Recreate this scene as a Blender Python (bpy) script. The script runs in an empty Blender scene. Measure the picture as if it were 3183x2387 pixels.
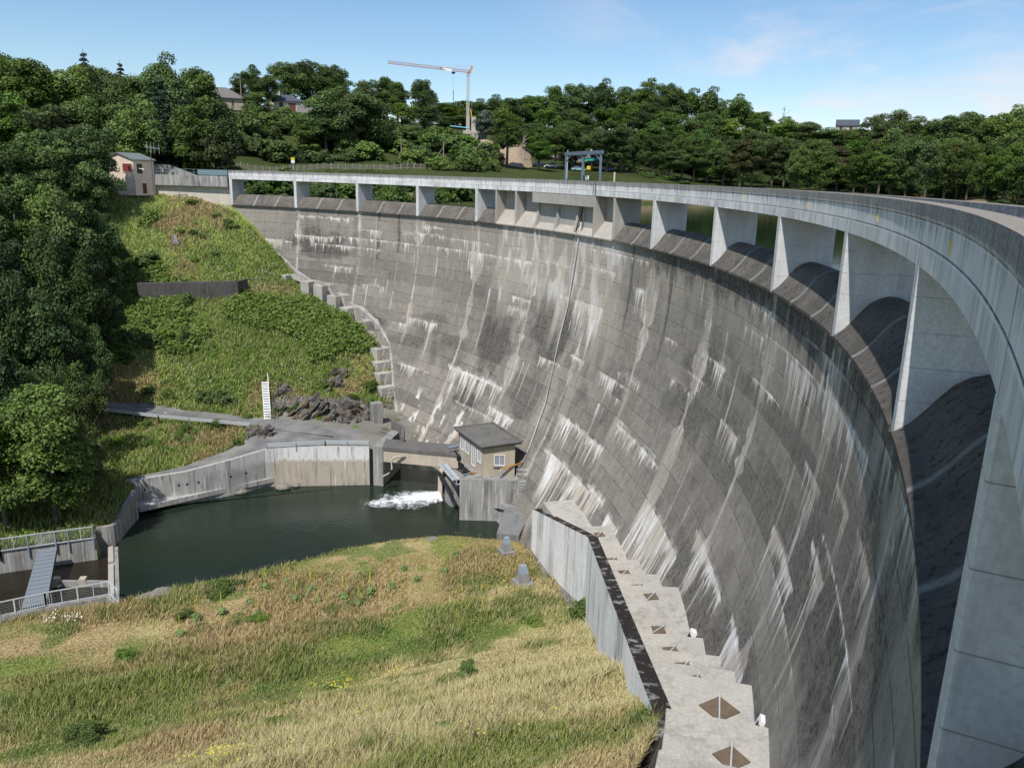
import bpy, math, random
import numpy as np
from mathutils import Vector, Matrix
random.seed(7); RNG=np.random.default_rng(11)
SC=bpy.context.scene; COL=SC.collection
# ---------------------------------------------------------------- survey frame: eye at the origin, y ahead, z up (metres)
FX=2493.0; PITCH=.2545; ROLL=-.0261; PCX,PCY=1591.5,1193.5
CX0,CY0,RAD=-86.31,54.124,102.27      # plan centre and radius of the arch crest
PH,DP=1.2321,.1420                    # angle of first pier, angle per bay
SUN=Vector((-.28,-.64,1.0)).normalized()
def ray(px,py):
    u=px*1.439; v=py*1.439
    xr=(u-PCX)/FX; zr=-(v-PCY)/FX
    x=xr*math.cos(ROLL)+zr*math.sin(ROLL); z=-xr*math.sin(ROLL)+zr*math.cos(ROLL)
    c,s=math.cos(PITCH),math.sin(PITCH)
    return np.array([x,c+s*z,-s+c*z])
def W(px,py,z):
    d=ray(px,py); return d*(z/d[2])
def Q(px,py,rng):
    d=ray(px,py); return d*(rng/math.hypot(d[0],d[1]))
def ang(i): return PH-DP*i
def pol(i,r,z):
    a=ang(i); return (CX0+(RAD+r)*math.cos(a),CY0+(RAD+r)*math.sin(a),z)
def to_pol(x,y):
    dx=x-CX0; dy=y-CY0
    return (PH-np.arctan2(dy,dx))/DP, np.hypot(dx,dy)-RAD
def rface(z): return .35-.0105*max(0,-z-7)**2
def hitface(px,py):
    d=ray(px,py); t=5.
    while t<260:
        p=d*t
        if math.hypot(p[0]-CX0,p[1]-CY0)>RAD+rface(p[2]): return p
        t+=.05
# ---------------------------------------------------------------- noise
def _h(ix,iy,seed):
    n=(ix.astype(np.int64)*374761393+iy.astype(np.int64)*668265263+seed*1442695041)&0x7fffffff
    n=((n^(n>>13))*1274126177)&0x7fffffff
    return ((n^(n>>16))&0xffff)/65535.
def vnoise(x,y,seed=0):
    x=np.asarray(x,float);y=np.asarray(y,float)
    ix=np.floor(x);iy=np.floor(y);fx=x-ix;fy=y-iy
    fx=fx*fx*(3-2*fx);fy=fy*fy*(3-2*fy)
    a=_h(ix,iy,seed);b=_h(ix+1,iy,seed);c=_h(ix,iy+1,seed);d=_h(ix+1,iy+1,seed)
    return (a*(1-fx)+b*fx)*(1-fy)+(c*(1-fx)+d*fx)*fy
def fbm(x,y,seed=0,o=4):
    s=0;a=.5;t=0
    for k in range(o):
        s=s+a*vnoise(np.asarray(x)*2**k,np.asarray(y)*2**k,seed+k*17);t+=a;a*=.5
    return s/t
def sstep(a,b,x): 
    t=np.clip((np.asarray(x,float)-a)/(b-a),0,1); return t*t*(3-2*t)
# ---------------------------------------------------------------- objects
ORG={}
def tag(o,label=None,cat=None,group=None,kind=None):
    if label:o['label']=label
    if cat:o['category']=cat
    if group:o['group']=group
    if kind:o['kind']=kind
    return o
def empty(name,loc,label,cat,group=None,rz=0):
    o=bpy.data.objects.new(name,None); COL.objects.link(o); o.location=loc; o.rotation_euler=(0,0,rz)
    o.empty_display_size=.3; ORG[o.name]=Vector(loc); return tag(o,label,cat,group)
class MB:
    def __init__(s): s.v=[];s.f=[];s.m=[];s.uv=None
    def add(s,vs,fs,m=0):
        b=len(s.v); s.v+= [tuple(map(float,p)) for p in vs]; s.f+=[tuple(b+k for k in f) for f in fs]; s.m+=[m]*len(fs); return s
    def box(s,c,size,rz=0,m=0,tilt=None):
        hx,hy,hz=[q/2 for q in size]
        R=Matrix.Rotation(rz,3,'Z')
        if tilt is not None: R=R@tilt
        vs=[Vector(c)+R@Vector((x*hx,y*hy,z*hz)) for x,y,z in ((-1,-1,-1),(1,-1,-1),(1,1,-1),(-1,1,-1),(-1,-1,1),(1,-1,1),(1,1,1),(-1,1,1))]
        return s.hexa(vs,m)
    def hexa(s,vs,m=0):
        return s.add(vs,[(0,3,2,1),(4,5,6,7),(0,1,5,4),(1,2,6,5),(2,3,7,6),(3,0,4,7)],m)
    def prism(s,poly,z0,z1,m=0):
        n=len(poly); z0=z0 if hasattr(z0,'__len__') else [z0]*n; z1=z1 if hasattr(z1,'__len__') else [z1]*n
        ar=sum(poly[k][0]*poly[(k+1)%n][1]-poly[(k+1)%n][0]*poly[k][1] for k in range(n))
        if ar<0: poly=poly[::-1];z0=z0[::-1];z1=z1[::-1]
        vs=[(p[0],p[1],z) for p,z in zip(poly,z0)]+[(p[0],p[1],z) for p,z in zip(poly,z1)]
        return s.add(vs,[tuple(range(n))[::-1],tuple(range(n,2*n))]+[(k,(k+1)%n,n+(k+1)%n,n+k) for k in range(n)],m)
    def bar(s,a,b,w,h=None,m=0,up=(0,0,1)):
        h=h or w; a=Vector(a);b=Vector(b);d=(b-a).normalized(); u=Vector(up)
        if abs(d.dot(u))>.97:u=Vector((1,0,0))
        x=d.cross(u).normalized()*w/2; y=x.cross(d).normalized()*h/2
        return s.hexa([a-x-y,a+x-y,b+x-y,b-x-y,a-x+y,a+x+y,b+x+y,b-x+y],m)
    def tube(s,pts,rad,n=8,m=0,caps=True):
        pts=[Vector(p) for p in pts]; rad=rad if hasattr(rad,'__len__') else [rad]*len(pts)
        vs=[];fs=[]
        for k,p in enumerate(pts):
            d=(pts[min(k+1,len(pts)-1)]-pts[max(k-1,0)]).normalized()
            u=Vector((0,0,1)) if abs(d.z)<.95 else Vector((1,0,0))
            x=d.cross(u).normalized(); y=x.cross(d)
            for j in range(n):
                a=2*math.pi*j/n; vs.append(p+(x*math.cos(a)+y*math.sin(a))*rad[k])
        for k in range(len(pts)-1):
            for j in range(n): fs.append((k*n+j,k*n+(j+1)%n,(k+1)*n+(j+1)%n,(k+1)*n+j))
        if caps: fs+=[tuple(range(n))[::-1],tuple(range((len(pts)-1)*n,len(pts)*n))]
        return s.add(vs,fs,m)
    def wallrun(s,pts,tops,bots,th,m=0,side=1):
        """straight wall through plan points; outer face on the points, thickness to one side"""
        n=len(pts); P=[Vector((p[0],p[1],0)) for p in pts]; off=[]
        for k in range(n):
            ds=[]
            if k>0: ds.append((P[k]-P[k-1]).normalized())
            if k<n-1: ds.append((P[k+1]-P[k]).normalized())
            ns=[Vector((-d.y,d.x,0))*side for d in ds]
            v=sum(ns,Vector())/len(ns); v=v/ max(.3,v.length_squared); off.append(P[k]+v*th)
        vs=[]
        for k in range(n):
            vs+=[(P[k].x,P[k].y,bots[k]),(P[k].x,P[k].y,tops[k]),(off[k].x,off[k].y,tops[k]),(off[k].x,off[k].y,bots[k])]
        fs=[]
        for k in range(n-1):
            a=k*4;b=a+4
            fs+=[(a,b,b+1,a+1),(a+1,b+1,b+2,a+2),(a+2,b+2,b+3,a+3),(a+3,b+3,b,a)]
        fs+=[(0,1,2,3),((n-1)*4+3,(n-1)*4+2,(n-1)*4+1,(n-1)*4)]
        return s.add(vs,fs,m)
    def sweep(s,prof,i0,i1,step=1/12,m=0,closed=True):
        """profile of (r,z) revolved along the arch between bay positions i0 and i1"""
        n=max(1,round((i1-i0)/step)); k=len(prof); vs=[];fs=[]
        for a in range(n+1):
            i=i0+(i1-i0)*a/n
            vs+=[pol(i,r,z) for r,z in prof]
        kk=k if closed else k-1
        for a in range(n):
            for j in range(kk): fs.append((a*k+j,a*k+(j+1)%k,(a+1)*k+(j+1)%k,(a+1)*k+j))
        if closed: fs+=[tuple(range(k))[::-1],tuple(range(n*k,(n+1)*k))]
        b=len(s.v); s.add(vs,fs,m)
        return s
    def build(s,name,mats,parent=None,label=None,smooth=False,fixn=True,bevel=0):
        o=mesh_obj(name,s.v,s.f,mats,parent,s.m,smooth,fixn)
        if label:o['label']=label
        if bevel:
            b=o.modifiers.new('Bevel','BEVEL'); b.width=bevel; b.segments=1; b.limit_method='ANGLE'; b.angle_limit=.7
        return o
def root_of(o):
    while o.parent: o=o.parent
    return o
def mesh_obj(name,v,f,mats,parent=None,midx=None,smooth=False,fixn=False):
    if not isinstance(mats,(list,tuple)): mats=[mats]
    off=Vector((0,0,0))
    if parent is not None: off=ORG.get(root_of(parent).name,Vector((0,0,0)))
    me=bpy.data.meshes.new(name)
    v=np.asarray(v,float)-np.array(off)
    me.from_pydata(v.tolist(),[],[tuple(int(q) for q in t) for t in f])
    for m in mats: me.materials.append(m)
    if midx is not None and len(mats)>1: me.polygons.foreach_set('material_index',midx)
    if fixn:
        import bmesh
        bm=bmesh.new();bm.from_mesh(me);bmesh.ops.recalc_face_normals(bm,faces=bm.faces);bm.to_mesh(me);bm.free()
    if smooth: me.polygons.foreach_set('use_smooth',[True]*len(me.polygons))
    o=bpy.data.objects.new(name,me); COL.objects.link(o)
    if parent is not None: o.parent=parent
    return o
def big_mesh(name,V,F,mat,cols=None,smooth=True):
    """V (n,3) F (m,3|4) numpy -> object"""
    me=bpy.data.meshes.new(name); n=len(V); k=F.shape[1]; m=len(F)
    me.vertices.add(n); me.vertices.foreach_set('co',np.asarray(V,np.float32).ravel())
    me.loops.add(m*k); me.loops.foreach_set('vertex_index',np.asarray(F,np.int32).ravel())
    me.polygons.add(m); me.polygons.foreach_set('loop_start',np.arange(0,m*k,k,dtype=np.int32)); me.polygons.foreach_set('loop_total',np.full(m,k,np.int32))
    if smooth: me.polygons.foreach_set('use_smooth',np.ones(m,bool))
    me.update(calc_edges=True); me.validate()
    if cols is not None:
        at=me.color_attributes.new('Col','FLOAT_COLOR','POINT')
        at.data.foreach_set('color',np.concatenate([cols,np.ones((n,1))],1).astype(np.float32).ravel())
    me.materials.append(mat)
    o=bpy.data.objects.new(name,me); COL.objects.link(o); return o
def uv_pol(o,mult=14.5):
    """UV in metres along the arch / height, from position (for arch-shaped parts)"""
    me=o.data; off=ORG.get(root_of(o).name,Vector((0,0,0)))
    co=np.empty(len(me.vertices)*3); me.vertices.foreach_get('co',co); co=co.reshape(-1,3)+np.array(off)
    i,r=to_pol(co[:,0],co[:,1]); 
    li=np.empty(len(me.loops),np.int32); me.loops.foreach_get('vertex_index',li)
    uv=me.uv_layers.new(name='UVMap'); uv.data.foreach_set('uv',np.stack([i[li]*mult,co[li,2]],1).astype(np.float32).ravel())
    return o
def copy_tree(o,parent=None):
    c=o.copy(); COL.objects.link(c); c.parent=parent
    for ch in KIDS.get(o.name,[]): copy_tree(ch,c)
    return c
KIDS={}
def freeze(o):
    """remember children once so copies are cheap"""
    for ch in o.children: KIDS.setdefault(o.name,[]).append(ch); freeze(ch)
# ---------------------------------------------------------------- materials
class N:
    def __init__(s,name,rough=.85,spec=.25):
        s.mat=bpy.data.materials.new(name); s.mat.use_nodes=True; s.t=s.mat.node_tree; s.n=s.t.nodes; s.l=s.t.links
        s.b=s.n['Principled BSDF']; s.b.inputs['Roughness'].default_value=rough; s.b.inputs['Specular IOR Level'].default_value=spec
        s.out=s.n['Material Output']
    def new(s,k): return s.n.new(k)
    def put(s,inp,v):
        if hasattr(v,'is_output') or isinstance(v,bpy.types.NodeSocket): s.l.new(v,inp)
        elif isinstance(v,(tuple,list)) and len(v)==3 and inp.type=='RGBA': inp.default_value=(*v,1)
        else: inp.default_value=v
    def m(s,op,a,b=0,c=0,clamp=False):
        d=s.new('ShaderNodeMath'); d.operation=op; d.use_clamp=clamp
        for k,x in enumerate((a,b,c)): s.put(d.inputs[k],x)
        return d.outputs[0]
    def mix(s,f,a,b,mode='MIX'):
        d=s.new('ShaderNodeMix'); d.data_type='RGBA'; d.blend_type=mode
        s.put(d.inputs['Factor'],f); s.put(d.inputs['A'],a); s.put(d.inputs['B'],b)
        for q in d.inputs:
            pass
        return d.outputs['Result']
    def mixc(s,f,a,b,mode='MIX'):
        d=s.new('ShaderNodeMix'); d.data_type='RGBA'; d.blend_type=mode
        s.put(d.inputs[0],f); s.put(d.inputs[6],a); s.put(d.inputs[7],b); return d.outputs[2]
    def ss(s,x,a,b):
        d=s.new('ShaderNodeMapRange'); d.interpolation_type='SMOOTHSTEP'
        s.put(d.inputs[0],x); s.put(d.inputs[1],a); s.put(d.inputs[2],b); return d.outputs[0]
    def noise(s,vec=None,scale=1,detail=4,rough=.55,dist=0,dim='3D'):
        d=s.new('ShaderNodeTexNoise'); d.noise_dimensions=dim
        if vec is not None: s.l.new(vec,d.inputs['Vector'])
        d.inputs['Scale'].default_value=scale; d.inputs['Detail'].default_value=detail; d.inputs['Roughness'].default_value=rough; d.inputs['Distortion'].default_value=dist
        return d.outputs['Fac']
    def white(s,vec):
        d=s.new('ShaderNodeTexWhiteNoise'); d.noise_dimensions='2D'; s.l.new(vec,d.inputs['Vector']); return d.outputs['Value']
    def voro(s,vec,scale,feature='F1'):
        d=s.new('ShaderNodeTexVoronoi'); d.feature=feature
        if vec is not None: s.l.new(vec,d.inputs['Vector'])
        d.inputs['Scale'].default_value=scale; return d.outputs['Distance']
    def pos(s): return s.new('ShaderNodeNewGeometry').outputs['Position']
    def obj(s): return s.new('ShaderNodeTexCoord').outputs['Object']
    def uv(s): return s.new('ShaderNodeTexCoord').outputs['UV']
    def sep(s,v):
        d=s.new('ShaderNodeSeparateXYZ'); s.l.new(v,d.inputs[0]); return d.outputs
    def comb(s,x=0,y=0,z=0):
        d=s.new('ShaderNodeCombineXYZ')
        for k,v in enumerate((x,y,z)): s.put(d.inputs[k],v)
        return d.outputs[0]
    def scale(s,v,sx,sy,sz):
        d=s.new('ShaderNodeMapping'); s.l.new(v,d.inputs[0]); d.inputs['Scale'].default_value=(sx,sy,sz); return d.outputs[0]
    def attr(s,n): 
        d=s.new('ShaderNodeAttribute'); d.attribute_name=n; return d
    def rnd(s): return s.new('ShaderNodeObjectInfo').outputs['Random']
    def color(s,c): s.put(s.b.inputs['Base Color'],c); return s
    def bump(s,h,strength=.4,dist=.05):
        d=s.new('ShaderNodeBump'); d.inputs['Strength'].default_value=strength; d.inputs['Distance'].default_value=dist
        s.l.new(h,d.inputs['Height']); s.l.new(d.outputs[0],s.b.inputs['Normal']); return s
def plain(name,c,rough=.7,metal=0,spec=.3,var=.12,sc=3.):
    k=N(name,rough,spec); n=k.noise(k.pos(),sc,3)
    k.color(k.mixc(n,tuple(q*(1-var) for q in c),tuple(min(1,q*(1+var)) for q in c))); k.b.inputs['Metallic'].default_value=metal
    return k.mat
def concrete(name,base=(.36,.35,.33),dark=(.09,.085,.08),streak=.5,topdark=None,light=(.55,.54,.52),scale=1.,stain=(.3,.24,.17)):
    """weathered concrete with vertical runs; position based"""
    k=N(name,.9,.15); p=k.pos(); 
    st=k.noise(k.scale(p,1.7*scale,1.7*scale,.11*scale),1,5,.6)
    st2=k.noise(k.scale(p,5*scale,5*scale,.25*scale),1,4,.6)
    big=k.noise(p,.35*scale,4); fine=k.noise(p,9*scale,5,.7)
    c=k.mixc(k.ss(big,.3,.7),tuple(q*.82 for q in base),base)
    msk_=k.ss(k.noise(p,.5*scale,3),.35,.6)
    c=k.mixc(k.m('MULTIPLY',k.m('MULTIPLY',k.ss(st,.44,.64),msk_),streak),c,dark)
    c=k.mixc(k.m('MULTIPLY',k.ss(st2,.5,.68),streak*.9),c,light)
    c=k.mixc(k.m('MULTIPLY',k.ss(k.noise(k.scale(p,1.1,1.1,.3),1,3),.6,.8),.35),c,stain)
    sp=k.ss(k.noise(p,22*scale,3,.7),.62,.72)
    c=k.mixc(k.m('MULTIPLY',sp,k.m('MULTIPLY',k.ss(big,.45,.7),.5)),c,dark)
    c=k.mixc(k.m('MULTIPLY',k.ss(fine,.4,.65),.4),c,tuple(q*.55 for q in base))
    if topdark is not None:
        nz=k.sep(k.new('ShaderNodeNewGeometry').outputs['Normal'])[2]
        msk=k.m('MULTIPLY',k.ss(nz,.5,.8),k.ss(k.noise(p,topdark[1],5,.7),topdark[2],topdark[2]+.12))
        c=k.mixc(k.ss(nz,.5,.8),c,k.mixc(k.ss(fine,.35,.65),topdark[3],tuple(q*.7 for q in topdark[3])))
        c=k.mixc(msk,c,topdark[0])
    k.color(c); k.bump(fine,.35,.03); return k.mat
M={}
# --- dam wall face: stains computed per vertex (attribute Stain: lime, dark growth with painted lip shadow, beige wash), fine grain in the shader
def dam_face():
    k=N('dam_concrete',.93,.12); uv=k.uv(); s=k.sep(uv); u,v=s[0],s[1]
    d=k.m('SUBTRACT',-6.3,v); LH=1.55; BW=14.5
    lift=k.m('DIVIDE',d,LH); li=k.m('FLOOR',lift); lf=k.m('FRACT',lift); bay=k.m('DIVIDE',u,BW)
    bf=k.m('FRACT',k.m('ADD',bay,.5)); bd=k.m('MULTIPLY',k.m('ABSOLUTE',k.m('SUBTRACT',bf,.5)),BW)
    tf=k.m('FRACT',k.m('ADD',k.m('MULTIPLY',bay,3),.5)); td=k.m('MULTIPLY',k.m('ABSOLUTE',k.m('SUBTRACT',tf,.5)),BW/3)
    st=k.sep(k.attr('Stain').outputs['Vector']); w,dk,bg=st[0],st[1],st[2]
    n3=k.noise(k.scale(uv,1.6,.16,1),1,5,.65); n4=k.noise(k.scale(uv,6,.5,1),1,4,.7); grit=k.noise(k.scale(uv,8,8,1),1,5,.75); med=k.noise(k.scale(uv,1.1,1.1,1),1,6,.7)
    pan=k.white(k.comb(k.m('FLOOR',k.m('MULTIPLY',bay,3)),li))
    c=k.mixc(k.ss(med,.35,.65),(.19,.175,.151),(.27,.25,.216))
    c=k.mixc(k.m('MULTIPLY',pan,.22),c,(.12,.113,.102))
    c=k.mixc(k.m('MULTIPLY',k.ss(n3,.48,.64),.5),c,(.30,.275,.235))
    c=k.mixc(k.m('MULTIPLY',k.ss(n4,.5,.66),.3),c,(.11,.105,.097))
    c=k.mixc(k.m('MULTIPLY',bg,k.m('ADD',.55,k.m('MULTIPLY',n3,.5))),c,(.40,.362,.305))
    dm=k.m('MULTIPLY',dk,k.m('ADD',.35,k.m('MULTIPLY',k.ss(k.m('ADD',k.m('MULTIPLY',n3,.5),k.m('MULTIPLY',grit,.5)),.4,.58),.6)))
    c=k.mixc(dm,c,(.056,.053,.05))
    # small black lichen specks where growth is strong, sparse pale aggregate
    pit=k.noise(k.scale(uv,4.5,3.2,1),1,6,.8); c=k.mixc(k.m('MULTIPLY',k.ss(pit,.54,.62),.55),c,(.055,.052,.048)); c=k.mixc(k.m('MULTIPLY',k.m('SUBTRACT',1,k.ss(pit,.36,.44)),.35),c,(.33,.31,.275))
    spk=k.noise(k.scale(uv,3.6,2.6,1),1,6,.75)
    c=k.mixc(k.m('MULTIPLY',k.ss(spk,.53,.58),k.m('MULTIPLY',k.ss(dk,.25,.7),.8)),c,(.03,.029,.028))
    ln=k.m('MULTIPLY',k.m('SUBTRACT',1,k.ss(lf,.03,.075)),k.ss(k.noise(k.scale(uv,.35,.9,1),1,4,.6),.4,.52))
    c=k.mixc(k.m('MULTIPLY',ln,.58),c,(.045,.042,.04))
    jl=k.m('MULTIPLY',k.m('SUBTRACT',1,k.ss(bd,.03,.09)),k.ss(med,.4,.55)); c=k.mixc(k.m('MULTIPLY',jl,.5),c,(.5,.48,.44))
    tl=k.m('SUBTRACT',1,k.ss(td,.02,.06)); c=k.mixc(k.m('MULTIPLY',tl,.1),c,(.06,.056,.052))
    br=k.m('ADD',.35,k.m('MULTIPLY',k.ss(k.m('ADD',k.m('MULTIPLY',n4,.6),k.m('MULTIPLY',n3,.4)),.38,.56),.65))
    wc=k.mixc(k.ss(k.noise(k.scale(uv,.4,.2,1),1,3),.38,.6),(.50,.445,.37),(.72,.705,.68))
    c=k.mixc(k.m('MULTIPLY',k.ss(w,.05,.72),br),c,wc)
    vx=k.voro(uv,7.); c=k.mixc(k.m('MULTIPLY',k.m('SUBTRACT',1,k.ss(vx,.1,.2)),.25),c,(.36,.34,.31)); c=k.mixc(k.m('MULTIPLY',k.ss(grit,.52,.72),.45),c,(.075,.071,.067))
    k.color(c); k.bump(k.m('ADD',k.m('MULTIPLY',grit,.6),k.m('MULTIPLY',ln,-1.5)),.6,.05); return k.mat
M['face']=dam_face()
def ogee_mat():
    k=N('spillway_concrete',.9,.15); uv=k.uv(); s=k.sep(uv); u,v=s[0],s[1]; BW=14.5
    tf=k.m('FRACT',k.m('ADD',k.m('MULTIPLY',k.m('DIVIDE',u,BW),3),.5)); td=k.m('MULTIPLY',k.m('ABSOLUTE',k.m('SUBTRACT',tf,.5)),BW/3)
    p=k.pos(); f=k.noise(p,9,7,.8); b=k.noise(p,.5,4); st=k.noise(k.scale(uv,1.5,.15,1),1,4,.6)
    c=k.mixc(k.ss(b,.35,.65),(.125,.115,.10),(.19,.172,.148)); c=k.mixc(k.m('MULTIPLY',k.ss(f,.47,.62),.7),c,(.08,.075,.07))
    c=k.mixc(k.m('MULTIPLY',k.ss(st,.58,.78),.55),c,(.42,.37,.31))
    lip=k.m('SUBTRACT',1,k.ss(v,-6.35,-5.7)); c=k.mixc(k.m('MULTIPLY',lip,k.m('MULTIPLY',k.ss(st,.35,.6),.5)),c,(.09,.085,.08))
    ja=k.noise(p,3,6,.8); pt=k.noise(p,3.2,7,.8); c=k.mixc(k.m('MULTIPLY',k.ss(pt,.54,.6),.75),c,(.03,.028,.026)); c=k.mixc(k.m('MULTIPLY',k.m('SUBTRACT',1,k.ss(k.m('ADD',td,k.m('MULTIPLY',k.m('SUBTRACT',ja,.5),.5)),.08,.24)),k.m('ADD',.25,k.m('MULTIPLY',k.ss(ja,.38,.55),.65))),c,(.34,.335,.32))
    k.color(c); k.bump(k.m('ADD',f,k.m('MULTIPLY',pt,1.5)),.9,.08); return k.mat
M['ogee']=ogee_mat()
def fascia_mat():
    k=N('parapet_concrete',.88,.18); uv=k.uv(); s=k.sep(uv); u,v=s[0],s[1]; BW=14.5; p=k.pos()
    bf=k.m('FRACT',k.m('ADD',k.m('DIVIDE',u,BW),.5)); bd=k.m('MULTIPLY',k.m('ABSOLUTE',k.m('SUBTRACT',bf,.5)),BW)
    st=k.noise(k.scale(uv,3.2,.35,1),1,5,.65); st2=k.noise(k.scale(uv,1.1,.2,1),1,4,.6); fine=k.noise(p,14,5,.7); big=k.noise(p,.4,3)
    c=k.mixc(k.ss(big,.35,.65),(.56,.565,.565),(.70,.705,.70))
    c=k.mixc(k.m('MULTIPLY',k.ss(st,.5,.75),.6),c,(.17,.17,.17)); c=k.mixc(k.m('MULTIPLY',k.ss(st2,.58,.72),.5),c,(.68,.68,.67))
    cap=k.ss(v,-.84,-.72); capn=k.m('ADD',.45,k.m('MULTIPLY',k.ss(fine,.35,.6),.5))
    c=k.mixc(k.m('MULTIPLY',cap,capn),c,(.155,.148,.135))
    run=k.m('MULTIPLY',k.m('MULTIPLY',k.ss(v,-1.35,-.8),k.ss(st,.42,.62)),.55); c=k.mixc(run,c,(.15,.148,.145))
    low=k.m('MULTIPLY',k.m('SUBTRACT',1,k.ss(v,-1.5,-1.42)),k.m('MULTIPLY',k.ss(st2,.45,.6),.35)); c=k.mixc(low,c,(.22,.22,.22))
    for z0,col,w0,am in ((-.84,(.10,.10,.10),.03,.75),(-1.435,(.11,.11,.11),.026,.75),(-1.495,(.78,.78,.77),.03,.6),(-.885,(.74,.74,.73),.02,.45)):  # groove shade and sunlit ledge edges painted as thin dark and pale lines
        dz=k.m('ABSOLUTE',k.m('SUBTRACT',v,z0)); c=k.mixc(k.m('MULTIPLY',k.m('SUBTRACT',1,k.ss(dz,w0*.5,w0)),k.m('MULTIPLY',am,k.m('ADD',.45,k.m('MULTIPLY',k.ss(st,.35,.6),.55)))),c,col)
    c=k.mixc(k.m('MULTIPLY',k.m('SUBTRACT',1,k.ss(bd,.015,.05)),.7),c,(.1,.1,.1))
    nz=k.sep(k.new('ShaderNodeNewGeometry').outputs['Normal'])[2]; tp=k.m('MULTIPLY',k.ss(nz,.6,.9),k.ss(v,-.6,-.5))
    c=k.mixc(tp,c,k.mixc(k.ss(k.noise(p,38,4,.8),.42,.58),(.36,.325,.275),(.13,.115,.095)))
    k.color(c); k.bump(fine,.3,.015); return k.mat
M['fascia']=fascia_mat()
def lined(mat,period,amt):
    nt=mat.node_tree; k=N.__new__(N); k.mat=mat;k.t=nt;k.n=nt.nodes;k.l=nt.links;k.b=nt.nodes['Principled BSDF']; z=k.sep(k.pos())[2]; f=k.m('FRACT',k.m('DIVIDE',z,period)); m=k.m('MULTIPLY',k.m('SUBTRACT',1,k.ss(f,.012,.03)),k.ss(k.noise(k.scale(k.pos(),.6,.6,.2),2,4,.6),.38,.5)); src=k.b.inputs['Base Color'].links[0].from_socket; k.color(k.mixc(k.m('MULTIPLY',m,amt),src,(.1,.1,.1))); return mat
M['pier']=lined(concrete('pier_concrete',(.64,.645,.64),(.27,.27,.27),.4,light=(.74,.74,.73),stain=(.40,.385,.35)),.93,.6)
M['gateconc']=concrete('gate_concrete',(.42,.40,.365),(.2,.19,.175),.35,light=(.55,.53,.5),stain=(.42,.36,.3))
M['apron']=concrete('apron_concrete',(.47,.43,.375),(.2,.185,.16),.3,light=(.55,.52,.47))
M['slab']=concrete('slab_concrete',(.46,.44,.395),(.2,.185,.16),.5,light=(.55,.53,.49),stain=(.3,.24,.17),scale=.9)
M['whitewall']=concrete('whitewashed_wall',(.88,.86,.81),(.16,.155,.145),.7,topdark=((.028,.024,.022),1.1,.37,(.30,.295,.285)),light=(.9,.9,.9),stain=(.62,.61,.59),scale=.42)
M['greywall']=concrete('old_wall_concrete',(.33,.325,.31),(.07,.066,.062),.75,topdark=((.16,.155,.145),1.2,.5,(.32,.31,.295)),light=(.58,.565,.53),stain=(.3,.24,.17),scale=.7)
def farwall():
    k=N('pool_wall_concrete',.9,.15); p=k.pos(); q=k.sep(p); x,z=q[0],q[2]; st=k.noise(k.scale(p,2.2,2.2,.16),1,5,.65); b=k.noise(p,.5,4); f=k.noise(p,8,5,.7); ed=k.m('MULTIPLY',k.m('SUBTRACT',st,.5),2.4)
    right=k.ss(x,-31.2,-30.2); c=k.mixc(k.ss(b,.35,.65),(.30,.298,.29),(.40,.395,.38))
    board=k.m('SUBTRACT',1,k.ss(k.m('FRACT',k.m('MULTIPLY',z,4.2)),.06,.16)); lo=k.mixc(k.m('MULTIPLY',board,.4),(.45,.40,.325),(.2,.17,.13))
    c=k.mixc(right,c,lo); hi=k.ss(k.m('ADD',z,ed),-36.5,-36.2); c=k.mixc(k.m('MULTIPLY',right,hi),c,(.66,.655,.64)); c=k.mixc(k.m('MULTIPLY',k.m('SUBTRACT',1,right),k.m('MULTIPLY',k.ss(x,-40,-33),k.ss(k.m('ADD',z,ed),-36.9,-35.8))),c,(.56,.555,.54))
    c=k.mixc(k.m('MULTIPLY',k.ss(st,.5,.66),.65),c,(.10,.095,.09)); c=k.mixc(k.m('MULTIPLY',k.ss(k.noise(k.scale(p,3.3,3.3,.2),1,4,.6),.57,.68),.7),c,(.66,.65,.62))
    c=k.mixc(k.m('MULTIPLY',k.ss(f,.52,.72),.4),c,(.12,.115,.11)); nz=k.sep(k.new('ShaderNodeNewGeometry').outputs['Normal'])[2]; c=k.mixc(k.ss(nz,.5,.8),c,k.mixc(k.ss(f,.4,.6),(.55,.54,.52),(.2,.19,.18)))
    k.color(c); k.bump(f,.35,.03); return k.mat
M['farwall']=farwall()
M['beigewall']=concrete('beam_concrete',(.52,.45,.36),(.25,.21,.16),.3,light=(.62,.58,.52),stain=(.42,.34,.24))
M['darkslab']=concrete('mossy_concrete',(.16,.155,.145),(.05,.048,.045),.4,light=(.26,.25,.24),stain=(.16,.15,.12))
M['stone']=concrete('dark_stone',(.11,.105,.1),(.03,.03,.03),.5,light=(.2,.19,.18),stain=(.12,.08,.05),scale=1.5)
M['rock']=None
def rock_mat():
    k=N('slate_rock',.85,.25); p=k.pos(); n=k.noise(k.scale(p,1,1,2.2),1.3,8,.7,.8); f=k.noise(p,6,5,.7)
    c=k.mixc(k.ss(n,.35,.65),(.06,.057,.055),(.19,.18,.165)); c=k.mixc(k.m('MULTIPLY',k.ss(f,.55,.75),.5),c,(.24,.23,.22))
    c=k.mixc(k.m('MULTIPLY',k.ss(k.noise(p,.6,3),.5,.65),.7),c,(.20,.145,.075))
    k.color(c); k.bump(n,.9,.3); return k.mat
M['rock']=rock_mat()
M['steel']=plain('galvanised_steel',(.50,.53,.55),.5,.15,.5); M['steelblue']=plain('blue_grey_steel',(.22,.27,.33),.5,.2,.5); M['gantry']=plain('gantry_steel',(.13,.165,.21),.5,.2,.4)
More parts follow.
